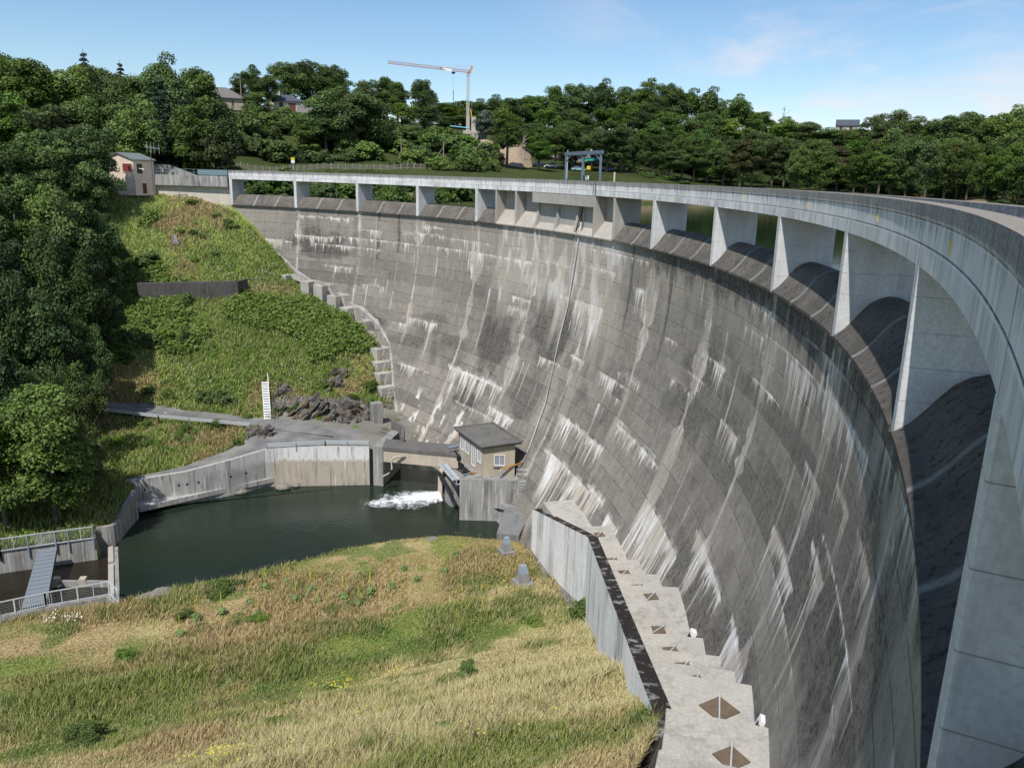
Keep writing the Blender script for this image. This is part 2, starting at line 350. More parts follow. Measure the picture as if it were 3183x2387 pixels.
M['darkmetal']=plain('dark_iron',(.03,.03,.032),.5,.4,.4); M['rust']=plain('rusty_plate',(.15,.112,.078),.85,.1,.2,.4,3.)
M['orange']=plain('orange_paint',(.34,.17,.055),.6); M['whitepaint']=plain('white_paint',(.78,.78,.76),.5); M['yellow']=plain('yellow_paint',(.7,.5,.03),.5)
M['green']=plain('green_paint',(.04,.42,.28),.5); M['red']=plain('red_shutter',(.19,.04,.03),.6); M['brownred']=plain('red_brown_board',(.14,.055,.042),.7)
M['render_beige']=concrete('house_render',(.80,.66,.52),(.6,.5,.4),.15,light=(.84,.72,.6),stain=(.72,.6,.48))
M['render_cream']=concrete('cream_render',(.62,.57,.47),(.42,.38,.32),.25,light=(.72,.68,.6),stain=(.52,.46,.38))
M['render_plant']=concrete('buff_render',(.45,.40,.31),(.28,.24,.18),.3,light=(.52,.48,.4),stain=(.42,.33,.22))
M['slate']=plain('slate_roof',(.075,.085,.105),.6,0,.3,.3,4.); M['roofgrey']=plain('grey_tile_roof',(.16,.15,.14),.8,0,.2,.3,3.)
M['greenroof']=plain('green_grey_sheet',(.16,.19,.185),.6); M['glass']=plain('window_glass',(.05,.06,.075),.08,0,.8,.3,1.); M['glasspale']=plain('pale_window_glass',(.26,.29,.33),.12,0,.7,.25,1.)
M['wood']=plain('weathered_wood',(.30,.27,.235),.9); M['polewood']=plain('pole_wood',(.26,.22,.17),.9); M['darkdoor']=plain('dark_brown_door',(.09,.045,.035),.6)
M['cyan']=plain('pale_blue_cover',(.25,.62,.75),.5); M['block']=plain('block_work',(.42,.39,.34),.9); M['tanearth']=plain('tan_earth',(.33,.25,.175),.95,0,.1,.4,1.4)
M['tyre']=plain('tyre_rubber',(.02,.02,.02),.8); M['carwhite']=plain('white_car_paint',(.75,.76,.78),.3,0,.6,.03); M['carblue']=plain('dark_blue_car_paint',(.02,.035,.12),.3,0,.6); M['carteal']=plain('teal_car_paint',(.25,.42,.42),.3,0,.6); M['cardark']=plain('black_car_paint',(.03,.035,.05),.3,0,.6); M['caryellow']=plain('yellow_car_paint',(.75,.62,.05),.3,0,.6)
M['craneyellow']=plain('crane_yellow',(.62,.36,.05),.5); M['cranered']=plain('crane_red',(.50,.22,.13),.5)
def asphalt():
    k=N('asphalt',.95,.1); p=k.pos(); a=k.noise(p,.35,5,.6); f=k.noise(p,7,5,.7)
    c=k.mixc(k.ss(a,.35,.65),(.15,.15,.148),(.24,.235,.22)); c=k.mixc(k.m('MULTIPLY',k.ss(f,.45,.7),.4),c,(.09,.09,.088))
    c=k.mixc(k.m('MULTIPLY',k.ss(k.noise(p,.9,5,.7),.62,.7),.7),c,(.13,.14,.05))
    k.color(c); k.bump(f,.3,.03); return k.mat
M['asphalt']=asphalt()
def ground():
    k=N('meadow_ground',.95,.08); a=k.attr('Col').outputs['Color']; p=k.pos(); f=k.noise(p,3.5,6,.75); g=k.noise(p,.9,4,.6)
    c=k.mixc(k.m('MULTIPLY',k.ss(f,.4,.65),.55),a,k.mixc(.5,a,(.03,.035,.012)))
    c=k.mixc(k.m('MULTIPLY',k.ss(g,.5,.7),.25),c,(.25,.2,.1)); k.color(c); k.bump(f,1.,.25); return k.mat
M['ground']=ground()
def blade(name):
    k=N(name,.75,.15); a=k.attr('Col').outputs['Color']; k.color(a)
    tr=k.new('ShaderNodeBsdfTranslucent'); k.l.new(a,tr.inputs['Color']); mx=k.new('ShaderNodeMixShader'); mx.inputs[0].default_value=.3
    k.l.new(k.b.outputs[0],mx.inputs[1]); k.l.new(tr.outputs[0],mx.inputs[2]); k.l.new(mx.outputs[0],k.out.inputs[0]); return k.mat
M['blade']=blade('grass_blade')
def leaf(name,dark,light,tr_=.28):
    k=N(name,.6,.3); a=k.attr('Col').outputs['Fac'] if False else k.sep(k.attr('Col').outputs['Vector'])[0]
    r=k.rnd(); c=k.mixc(a,dark,light)
    hs=k.new('ShaderNodeHueSaturation'); k.l.new(c,hs.inputs['Color'])
    k.put(hs.inputs['Hue'],k.m('ADD',.485,k.m('MULTIPLY',r,.03))); k.put(hs.inputs['Value'],k.m('ADD',.66,k.m('MULTIPLY',k.m('FRACT',k.m('MULTIPLY',r,7.3)),.75))); k.put(hs.inputs['Saturation'],k.m('ADD',.85,k.m('MULTIPLY',k.m('FRACT',k.m('MULTIPLY',r,13.7)),.25)))
    c=hs.outputs[0]; k.color(c)
    t=k.new('ShaderNodeBsdfTranslucent'); k.l.new(k.mixc(.5,c,(.12,.16,.02)),t.inputs['Color']); mx=k.new('ShaderNodeMixShader'); mx.inputs[0].default_value=tr_
    k.l.new(k.b.outputs[0],mx.inputs[1]); k.l.new(t.outputs[0],mx.inputs[2]); k.l.new(mx.outputs[0],k.out.inputs[0]); return k.mat
M['leaf']=leaf('broad_leaf',(.018,.04,.010),(.125,.20,.04),.2); M['leafb']=leaf('bright_leaf',(.03,.06,.012),(.165,.25,.045),.22); M['leafc']=leaf('conifer_needle',(.02,.045,.026),(.06,.10,.055),.15)
M['leafd']=leaf('shade_leaf',(.010,.024,.007),(.075,.13,.03),.15); M['leafs']=leaf('silver_leaf',(.06,.085,.055),(.22,.26,.2)); M['leafbr']=leaf('brownish_leaf',(.05,.05,.018),(.115,.10,.04)); M['fern']=leaf('bracken_frond',(.075,.14,.018),(.20,.29,.05))  # leafd: darker leaf copy, shade inside the wood put into its colour
def bark():
    k=N('bark',.95,.1); p=k.obj(); n=k.noise(k.scale(p,3,3,.7),1.5,5,.7); k.color(k.mixc(k.ss(n,.35,.65),(.05,.042,.034),(.19,.165,.135))); k.bump(n,.6,.05); return k.mat
M['bark']=bark()
M['deadwood']=plain('dead_wood',(.36,.32,.27),.9)
def water(name,deep,rough,scale,strength,foamless=True,tint=None):
    k=N(name,rough,.5); p=k.pos(); n=k.noise(k.scale(p,1,1,1),scale,4,.6,.3); n2=k.noise(p,scale*.22,3)
    k.color(k.mixc(k.ss(k.noise(p,.06,3),.35,.65),deep,tint or tuple(q*1.35 for q in deep))); k.b.inputs['IOR'].default_value=1.33
    k.bump(k.m('ADD',n,k.m('MULTIPLY',n2,1.5)),strength,.25); return k.mat
M['river']=water('river_water',(.012,.02,.014),.06,2.6,.12,tint=(.018,.028,.018)); M['lake']=water('lake_water',(.008,.018,.011),.03,1.6,.035); M['channel']=water('channel_water',(.016,.013,.008),.1,3.,.25)
def foam():
    k=N('foam',.7,.3); s=k.sep(k.uv()); u,v=s[0],s[1]; p=k.pos()
    n=k.noise(k.scale(k.uv(),9,5,1),1,8,.75,.6); n2=k.noise(k.scale(k.uv(),26,16,1),1,5,.7)
    w=k.m('ADD',.42,k.m('MULTIPLY',u,.42)) ; edge=k.m('ABSOLUTE',k.m('SUBTRACT',v,.5))
    dens=k.m('SUBTRACT',k.m('SUBTRACT',1.36,k.m('MULTIPLY',u,1.06)),k.m('MULTIPLY',edge,1.7))
    al=k.ss(k.m('ADD',dens,k.m('MULTIPLY',k.m('SUBTRACT',k.m('ADD',k.m('MULTIPLY',n,.7),k.m('MULTIPLY',n2,.3)),.5),2.6)),.25,.95)
    endf=k.m('MULTIPLY',k.ss(v,0,.12),k.m('SUBTRACT',1,k.ss(v,.88,1)));al=k.m('MULTIPLY',al,k.m('MULTIPLY',endf,k.m('SUBTRACT',1,k.ss(u,.85,1))))
    k.color((.82,.85,.86)); k.put(k.b.inputs['Alpha'],al); k.bump(n,.8,.3); return k.mat
M['foam']=foam()
M['yflower']=plain('yellow_flower',(.55,.50,.06),.8,0,.1,.4,9.); M['mullein']=plain('mullein_leaf',(.16,.23,.08),.8,0,.1,.3,5.); M['wflower']=plain('white_flower',(.75,.75,.7),.7)
M['obelisk']=concrete('survey_pillar_stone',(.27,.27,.27),(.08,.08,.08),.4,light=(.42,.43,.45))
M['obcap']=plain('painted_pillar_cap',(.25,.31,.36),.6,0,.2,.3,4.)
# ---------------------------------------------------------------- terrain
ZW=-39.7; ZC=-40.3; ZL=-5.5       # tailrace, fish-pass channel, reservoir levels
NV=np.array([-.37,.93]); TV=np.array([-.93,-.37])
class RBF:
    def __init__(s,pts):
        P=np.array(pts,float); s.xy=P[:,:2]; n=len(P)
        D=np.hypot(s.xy[:,None,0]-s.xy[None,:,0],s.xy[:,None,1]-s.xy[None,:,1])
        A=np.zeros((n+3,n+3)); A[:n,:n]=D+np.eye(n)*-.02; A[:n,n]=1;A[:n,n+1:]=s.xy; A[n,:n]=1;A[n+1:,:n]=s.xy.T
        s.w=np.linalg.lstsq(A,np.concatenate([P[:,2],np.zeros(3)]),rcond=None)[0]
    def __call__(s,x,y):
        x=np.atleast_1d(np.asarray(x,float)).ravel();y=np.atleast_1d(np.asarray(y,float)).ravel(); out=np.empty(len(x)); n=len(s.xy)
        for k in range(0,len(x),20000):
            a=x[k:k+20000];b=y[k:k+20000]
            D=np.hypot(a[:,None]-s.xy[None,:,0],b[:,None]-s.xy[None,:,1]); out[k:k+20000]=D@s.w[:n]+s.w[n]+s.w[n+1]*a+s.w[n+2]*b
        return out
def WP(l): return [tuple(W(*q)) for q in l]
far=WP([(600,950,-34.45),(800,950,-34.5),(700,930,-34.35),(830,942,-34.5),(620,925,-34.3),(272,1030,-36.1),(402,1008,-35.7),(490,985,-35.2),(560,965,-34.8),
 (545,921,-34.3),(400,905,-33.5),(200,886,-32.1),(60,872,-31),(200,1065,-36.4),(80,1075,-36.4),(0,1100,-36.5),(0,1188,-37.95),(202,1158,-37.95),(121,1172,-37.95),(258,1105,-37.3),(280,1065,-36.6),(0,1040,-36.2),(-150,1150,-37.5)])
for q in [(545,921,-34.3),(400,905,-33.5),(200,886,-32.1),(60,872,-31)]:
    p=W(*q); far.append((p[0]+NV[0]*4.2,p[1]+NV[1]*4.2,p[2]))
for q in [(460,960,-34.9),(330,985,-35.1),(230,1000,-35.2)]: far.append(tuple(W(*q)))
HT=[(119,-32.8),(124,-28.4),(131,-24.8),(138.7,-21.4),(143,-20),(148,-17.4),(155,-11.2),(160,-7.4),(167,-4.6),(176,-3.2)]
for t in (-30,-18,-4,12,30,50,75,105):
    for s_,z in HT:
        p=s_*NV+t*TV; i_,r_=to_pol(p[0],p[1])
        dz=-.02*max(0,t-10)+ (max(0,t-20)*.045 if s_>150 else 0)
        if t<5: z2=z
        if r_<-3.5 or (i_<-.4): far.append((p[0],p[1],z+dz+(1.6 if s_<125 and t>20 else 0)))
for q in [(505,450),(560,500),(600,545),(640,585),(700,622),(735,650),(780,668),(815,700),(838,745),(843,785),(846,830),(852,880)]:
    p=hitface(*q); far.append((p[0],p[1],p[2]-.2))
far+= [(-56,155,-4.6),(-62,152,-5.6),(-66,156,-4.4),(-17,112,-36),(-13.5,109,-38)]
FAR=RBF(far)
NT=np.array([(-60,-2),(-25,-3),(0,-10),(15,-17.2),(25.4,-22.7),(40,-30.2),(50,-35.2),(55,-37.2),(60,-38.1),(70,-38.85),(75,-39.15),(77.3,-39.75),(79,-41.2),(82,-43)])
def near_z(x,y):
    s=x*NV[0]+y*NV[1]; t=x*TV[0]+y*TV[1]
    wob=((fbm(t*.12,s*.02,5)-.5)*1.8-np.interp(t,[-34,-29.5,-23.7,-18.5,-11,-4.5,2,8],[0,.6,3.2,4.3,3.0,.8,0,-1.]))*sstep(60,74,s)
    z=np.interp(s+wob,NT[:,0],NT[:,1])
    rid=(fbm(t*.028+3,s*.15,9,3)-.5)*2.6*sstep(20,30,s)*(1-sstep(66,75,s))+(fbm(x*.25,y*.25,21)-.5)*.5*sstep(15,25,s)
    return z+rid*(1-sstep(70,76,s)*.8)
def inpoly(x,y,poly):
    x=np.asarray(x,float);y=np.asarray(y,float); c=np.zeros(x.shape,bool); n=len(poly)
    for k in range(n):
        x0,y0=poly[k];x1,y1=poly[(k+1)%n]
        if y0==y1: continue
        h=((y0>y)!=(y1>y))&(x<(x1-x0)*(y-y0)/(y1-y0)+x0); c^=h
    return c
def xy(*q): 
    p=W(*q); return (p[0],p[1])
# plan lines of the channel walls
FW=[(270,1041,-36.),(402,1019,-35.6),(490,996,-35.1),(572,972,-34.7),(613,966,-34.55),(700,964.5,-34.5),(797,966,-34.5)]   # far retaining wall top
FWP=[xy(*q) for q in FW]
WING=[xy(294,1058,-37.3),xy(256,1127,-37.5),xy(245,1134,-37.6),xy(230,1138,-37.65),xy(206,1140,-37.7)]
CHF=[xy(206,1163,-37.9),xy(121,1174,-37.9),xy(0,1191,-37.9)]; CHF.append((CHF[2][0]*2.5-CHF[0][0]*1.5,CHF[2][1]*2.5-CHF[0][1]*1.5))
CHN=[xy(257,1300,-39.2),xy(238,1284,-39.1),xy(100,1309,-39.1),xy(0,1330,-39.1)]; CHN.append((CHN[3][0]*2.2-CHN[1][0]*1.2,CHN[3][1]*2.2-CHN[1][1]*1.2))
def shift(p,d): return (p[0]+NV[0]*d,p[1]+NV[1]*d)
CUT1=[shift(p,.25) for p in reversed(FWP)]+[shift(FWP[0],.2),(WING[0][0]-.1,WING[0][1]),(WING[1][0]-.2,WING[1][1]+.1),(WING[4][0],WING[4][1]+.2)]+[shift(p,.2) for p in CHF]+[shift(CHN[4],-.2),shift(CHN[3],-.2),shift(CHN[2],-.2),shift(CHN[1],-.2),shift(CHN[0],.5),(-33,74.5),(-20,79),(-2,86),(3.5,84),(8,90),(2,106),(-11,115.5),(-17,112),(-15.5,104)]
RW=[W(1150,1099,-34.0),W(1270,1160,-29.8),W(1408,1529,-21.5),W(1345,1659,-21.3)]
CUT2=[(RW[0][0]+.5,RW[0][1]),(RW[1][0]+.45,RW[1][1]),(RW[2][0]+.45,RW[2][1]),(RW[3][0]+.6,RW[3][1]-.4),(1.5,17),(20,0),(26,60),(9,84)]
def zD(x,y,raw=False):
    x=np.atleast_1d(np.asarray(x,float));y=np.atleast_1d(np.asarray(y,float)); sh=x.shape
    s=x*NV[0]+y*NV[1]; t=x*TV[0]+y*TV[1]
    z=np.where(s<88,near_z(x,y),0)
    need=(s>=88)|((t>12)&(s>77.9)&(x<WING[4][0]+3)); f=np.zeros(sh)
    if need.any(): f[need]=FAR(x[need],y[need])
    f=f+(fbm(x*.3,y*.3,31)-.5)*.5*sstep(112,120,s)+(fbm(x*.12,y*.12,37)-.5)*1.4*sstep(116,126,s)
    z0_=f; _i,_r=to_pol(x,y); f=f-3.2*sstep(-5.6,-3.9,_r)*sstep(113,118,s)*(_i<3.6)*sstep(.9,1.5,_i)
    pass
    z=np.where((s>=88)|((t>12)&(s>77.9)&(x<WING[4][0]+3)),f,z)
    z=np.where(inpoly(x,y,CUT2),z-9,z)
    if not raw: z=np.where(inpoly(x,y,CUT1),-43.,z)
    return z
CHL=0;FS=0
# reservoir side
up=[(-48,157,-5.2),(-35,151,-5.8),(-20,142,-6.6),(-8,132,-7.2),(0,119,-8),(6,112,-9),(20,90,-10),(25,60,-10),(40,120,-10),(60,180,-9),(100,200,-9),(60,30,-10),(150,100,-10),(200,180,-9),(25,150,-9),(22,130,-9),(30,162,-9),(34,176,-8),(40,188,-7.2),(16,142,-8.2),(45,150,-10),(80,218,-7.5),(50,205,-7.2),(15,125,-9),(18,152,-7.6),(60,-40,-9),(200,0,-9),
 (31,187,-5.4),(60,217,-5.4),(110,242,-5.4),(160,232,-5.4),(220,200,-5.4),(320,110,-5.4),(8,160,-5.3),(-2,140,-5.6),(-15,167,-3.4),(-40,180,-1.5),(-60,186,-.8),(-62,166,-3.2),(-70,172,-2.2),(5,180,-3.6),(30,205,-2.2)]
def QP(l): return [tuple(Q(*q)) for q in l]
FN=[(350,362,188),(520,362,190),(700,364,198),(880,365,206),(1050,367,214)]
up+=QP(FN)
for q in FN:
    p=Q(q[0],q[1],q[2]+7); up.append((p[0],p[1],Q(*q)[2]+.3))
up+=QP([(1150,374,225),(1250,379,228),(1350,386,235),(1180,364,246),(1320,375,246),(1500,400,252),(1700,408,262),(1900,420,262),(2100,432,262),(2212,440,262),(1500,392,280),(1700,398,290),(1900,405,290),(2212,420,295),
 (500,250,255),(625,238,290),(860,272,268),(1040,305,272),(1030,294,300),(950,278,300),(700,262,275),(400,262,240),(300,300,215),(800,320,232),(600,310,230),(980,330,240),(450,320,215),
 (1400,285,335),(1250,295,335),(1600,315,340),(1800,330,345),(2000,340,350),(2212,318,365),(1400,345,285),(1600,362,300),(1850,372,310),(2100,385,320),(1090,358,250),(1100,318,285)])
up+=[(-107,170,5),(-140,150,3),(-90,200,9),(-120,220,14),(-200,120,-4),(-200,220,14),(-85,175,-1.0),(-98,155,-3)]
for a in range(-50,75,12):
    for r,z in ((600,26),(1200,34),(2600,40)): up.append((r*math.sin(math.radians(a)),r*math.cos(math.radians(a)),z))
UP=RBF(up)
def zU(x,y):
    x=np.atleast_1d(np.asarray(x,float));y=np.atleast_1d(np.asarray(y,float)); sh=x.shape
    return UP(x.ravel(),y.ravel()).reshape(sh)+(fbm(x*.06,y*.06,41)-.5)*1.6*sstep(165,215,np.hypot(x,y))
def zblend(x,y):
    _,r=to_pol(x,y); w=sstep(-7,7,r); return zD(x,y,True)*(1-w)+zU(x,y)*w
def ground_z(x,y):
    i,r=to_pol(x,y)
    if i>-.3: return float(zD(x,y)[0]) if r<0 else float(zU(x,y)[0])
    g=float(sstep(-.3,-.8,i)); base=float(zD(x,y)[0]) if r<0 else float(zU(x,y)[0])
    return base*(1-g)+float(np.atleast_1d(zblend(np.array([x]),np.array([y])))[0])*g
def hitD(px,py,t0=18,t1=230):
    d=ray(px,py); d=d/np.linalg.norm(d); t=np.arange(t0,t1,.25); X=d[0]*t;Y=d[1]*t;Z=d[2]*t
    g=zD(X,Y,True); k=np.argmax(Z<=g); return np.array([X[k],Y[k],g[k]])
def ground_col(x,y):
    s=x*NV[0]+y*NV[1]; t=x*TV[0]+y*TV[1]
    straw=np.array([.64,.54,.29]);green=np.array([.25,.31,.08]);brown=np.array([.47,.34,.18]);lush=np.array([.135,.225,.045])
    a=fbm(t*.03+2,s*.16,51,4); b=fbm(x*.16,y*.16,53,4); c=fbm(x*.05+9,y*.05,57,3); d=fbm(x*.5,y*.5,59,3)
    f=sstep(.43,.60,a*.65+b*.35+.11*sstep(-14,2,x)*(1-sstep(50,60,s))-.03)
    col=green[None]*(1-f[:,None])+straw[None]*f[:,None]
    br=sstep(.54,.66,c*.6+b*.4+.17*sstep(58,66,s)*(s<86)*sstep(-30,-20,x)); col=col*(1-.6*br[:,None])+brown*.6*br[:,None]
    lu=sstep(.56,.68,b*.5+d*.5+.13*np.exp(-((s-57)/3.5)**2)*sstep(-24,-16,x))*.75; col=col*(1-lu[:,None])+lush*lu[:,None]
    # far bank
    fg=np.array([.15,.225,.045]);fd=np.array([.32,.26,.12]);fl=np.array([.24,.32,.075])
    h=sstep(.55,.70,b*.6+c*.4-.12*np.exp(-((s-134)/6.)**2)+.1*np.exp(-((s-121)/4.)**2)); e=sstep(.45,.62,d*.4+c*.6)
    colf=fg*(1-e[:,None])+fl*e[:,None]; colf=colf*(1-h[:,None])+fd*h[:,None]
    dry=np.exp(-((s-142.5)/1.6)**2)*(x<-38); colf=colf*(1-.75*dry[:,None])+np.array([.36,.30,.15])*.75*dry[:,None]
    w=sstep(86,88,s); w=np.maximum(w,((t>12)&(s>77.9)&(x<-38)).astype(float))[:,None]
    soil=((s>97)&(s<119)&(x>-19))[:,None]; colf=np.where(soil,np.array([.17,.155,.12])*(.7+.6*d[:,None]),colf)
    yd=((s>97)&(s<118)&(x>-35)).astype(float)*sstep(.30,.40,b*.5+d*.5); yd=yd[:,None]; colf=colf*(1-yd)+np.array([.27,.26,.23])*yd
    return col*(1-w)+colf*w
def make_ground():
    xs=np.arange(-128,24.01,.4); ys=np.arange(-24,200.01,.4); X,Y=np.meshgrid(xs,ys); Z=zD(X,Y)
    i,r=to_pol(X,Y); g=sstep(-.3,-.8,i); m=(i<-.3)
    Zb=Z.copy(); Zb[m]=Z[m]*(1-g[m])+zblend(X[m],Y[m])*g[m]; Z=Zb
    nx=len(xs);ny=len(ys); keep=((r<1.2)&(i>-.28)|((r<6)&(i<=-.28))) & (np.arctan2(np.abs(X),Y+40)<1.25)
    kf=keep[:-1,:-1]&keep[1:,:-1]&keep[:-1,1:]&keep[1:,1:]
    idx=np.arange(nx*ny).reshape(ny,nx); F=np.stack([idx[:-1,:-1][kf],idx[:-1,1:][kf],idx[1:,1:][kf],idx[1:,:-1][kf]],1)
    V=np.stack([X.ravel(),Y.ravel(),Z.ravel()],1); used=np.unique(F); rm=np.full(len(V),-1); rm[used]=np.arange(len(used)); V=V[used];F=rm[F]
    o=big_mesh('ground',V,F,M['ground'],ground_col(V[:,0],V[:,1])); tag(o,kind='structure')
    # upstream side
    rr=[1.2];
    while rr[-1]<2600: rr.append(rr[-1]+max(1.2,(rr[-1])*.035 if rr[-1]>120 else 1.6))
    rr=np.array(rr); aa=np.radians(np.arange(-42,142,.7)); A,R_=np.meshgrid(aa,rr); X=CX0+(RAD+R_)*np.cos(A);Y=CY0+(RAD+R_)*np.sin(A); Z=zU(X,Y)
    i,r=to_pol(X,Y); g=sstep(-.3,-.8,i); m=i<-.3; Z[m]=Z[m]*(1-g[m])+(zblend(X[m],Y[m])-.05*(r[m]<6))*g[m]
    ny,nx=X.shape; idx=np.arange(nx*ny).reshape(ny,nx); F=np.stack([idx[:-1,:-1].ravel(),idx[:-1,1:].ravel(),idx[1:,1:].ravel(),idx[1:,:-1].ravel()],1)
    V=np.stack([X.ravel(),Y.ravel(),Z.ravel()],1); b=fbm(V[:,0]*.07,V[:,1]*.07,61)
    e=sstep(.4,.6,b)[:,None]; col=np.array([.065,.10,.025])*(1-e)+np.array([.115,.145,.042])*e; col=np.where((V[:,0]>15)[:,None],col*.55,col); ff=sstep(-1.5,3.5,V[:,2])[:,None]*(V[:,0]>22)[:,None]; col=col*(1-ff)+np.array([.022,.034,.012])*ff; ff=(V[:,0]<=22)[:,None]*.7; col=col*(1-ff)+np.array([.032,.047,.015])*ff  # right shore darkened: tree shade put into the ground colour
    bank=(sstep(-5.2,-4.4,V[:,2])*(1-sstep(-3.6,-2.4,V[:,2]))*sstep(.42,.58,fbm(V[:,0]*.12,V[:,1]*.12,63)))[:,None]; col=col*(1-bank)+np.array([.27,.21,.13])*bank
    o=big_mesh('far_shore',V,F,M['ground'],col); tag(o,kind='structure')
make_ground()
def sheet(name,pts,mat,kind='structure'):
    b=MB(); b.add(pts,[tuple(range(len(pts)))]); o=b.build(name,mat,fixn=False)
    if o.data.polygons[0].normal.z<0: o.data.flip_normals()
    return tag(o,kind=kind)
# water sheets
sheet('river',[(*p,ZW) for p in [WING[1],WING[0],FWP[0],FWP[3],FWP[6],(-16,104),(-14,117),(6,108),(12,86),(3,78),(-28,64),xy(262,1330,ZW),xy(253,1185,ZW)]],M['river'])
sheet('channel_water',[(*p,ZC) for p in [xy(253,1185,ZW),CHF[0],CHF[3],CHN[4],CHN[1],xy(257,1300,ZW)]],M['channel'])
def lake():
    b=MB(); n=60; P=[];
    for k in range(n+1):
        i=-.6+ (14.5)*k/n; P.append(pol(i,2.4,ZL))
    for r in (40,520):
        for k in range(n+1): P.append(pol(-.6+14.5*k/n,r,ZL))
    fs=[]
    for a in range(2):
        for k in range(n): fs.append((a*(n+1)+k,(a+1)*(n+1)+k,(a+1)*(n+1)+k+1,a*(n+1)+k+1))
    b.add(P,fs); o=b.build('lake',M['lake'],fixn=False)
    if o.data.polygons[0].normal.z<0:o.data.flip_normals()
    tag(o,kind='structure')
lake()
def foam_sheet():
    # white water leaving the outlet, lies on the river
    a=W(950,1070,ZW+.15); e=W(768,1092,ZW+.03); b=MB(); n=24; m=10; a=Vector(a);e=Vector(e); d=e-a; s=Vector((-d.y,d.x,0)).normalized(); P=[];UV=[]
    for k in range(n+1):
        u=k/n; w=1.8+5.2*u
        for j in range(m+1):
            v=j/m; p=a+d*u+s*(v-.5)*2*w; hgt=(.55*math.exp(-u*2.2)*max(0,1-abs(v-.5)*2)+ .12*float(vnoise(p.x*2,p.y*2,3)))*(1-u)*min(1,4*v*(1-v)*2)
            P.append((p.x,p.y,ZW+.03+hgt)); UV.append((u,v))
    fs=[(k*(m+1)+j,(k+1)*(m+1)+j,(k+1)*(m+1)+j+1,k*(m+1)+j+1) for k in range(n) for j in range(m)]
    b.add(P,fs); o=b.build('white_water',M['foam'],smooth=True); uv=o.data.uv_layers.new(name='UVMap')
    for l in o.data.loops: uv.data[l.index].uv=UV[l.vertex_index]
    tag(o,kind='structure')
foam_sheet()
# asphalt: lower ramp behind the far wall, yard, upper road
def strip(name,A,B,mat,lift=.05,n=12,drape=True):
    """road surface between two plan polylines"""
    def lerp(P,u):
        k=min(int(u*(len(P)-1)),len(P)-2); f=u*(len(P)-1)-k; return [P[k][j]*(1-f)+P[k+1][j]*f for j in range(3)]
    vs=[];fs=[]; m=5
    for k in range(n*3+1):
        a=lerp(A,k/(n*3)); b=lerp(B,k/(n*3))
        for j in range(m+1):
            f=j/m; p=[a[q]*(1-f)+b[q]*f for q in range(3)]
            z=p[2]+lift
            if drape: z=max(z,float(zD(p[0],p[1],True)[0])+lift)
            vs.append((p[0],p[1],z))
    for k in range(n*3):
        for j in range(m): fs.append((k*(m+1)+j,(k+1)*(m+1)+j,(k+1)*(m+1)+j+1,k*(m+1)+j+1))
    b=MB(); b.add(vs,fs); o=b.build(name,mat,smooth=True); 
    if sum(p.normal.z for p in o.data.polygons)<0:o.data.flip_normals()
    return tag(o,kind='structure')
RA=[(p[0]+NV[0]*.3,p[1]+NV[1]*.3,q[2]-.12) for p,q in zip(FWP,FW)]
RB=[(p[0]+NV[0]*w,p[1]+NV[1]*w,q[2]-.1) for p,q,w in zip(FWP,FW,(1.2,2.3,3.6,6.5,9,9.,8.))]
strip('access_ramp',RA,RB,M['asphalt'],.04)
UA=[tuple(W(*q)) for q in [(60,873,-31),(200,887,-32.1),(400,907,-33.5),(545,923,-34.3),(640,935,-34.35),(720,944,-34.42)]]
UB=[(p[0]+NV[0]*w,p[1]+NV[1]*w,p[2]+.05) for p,w in zip(UA,(4,4,4,4.4,5.,4.5))]
strip('road',UA,UB,M['asphalt'],.09)
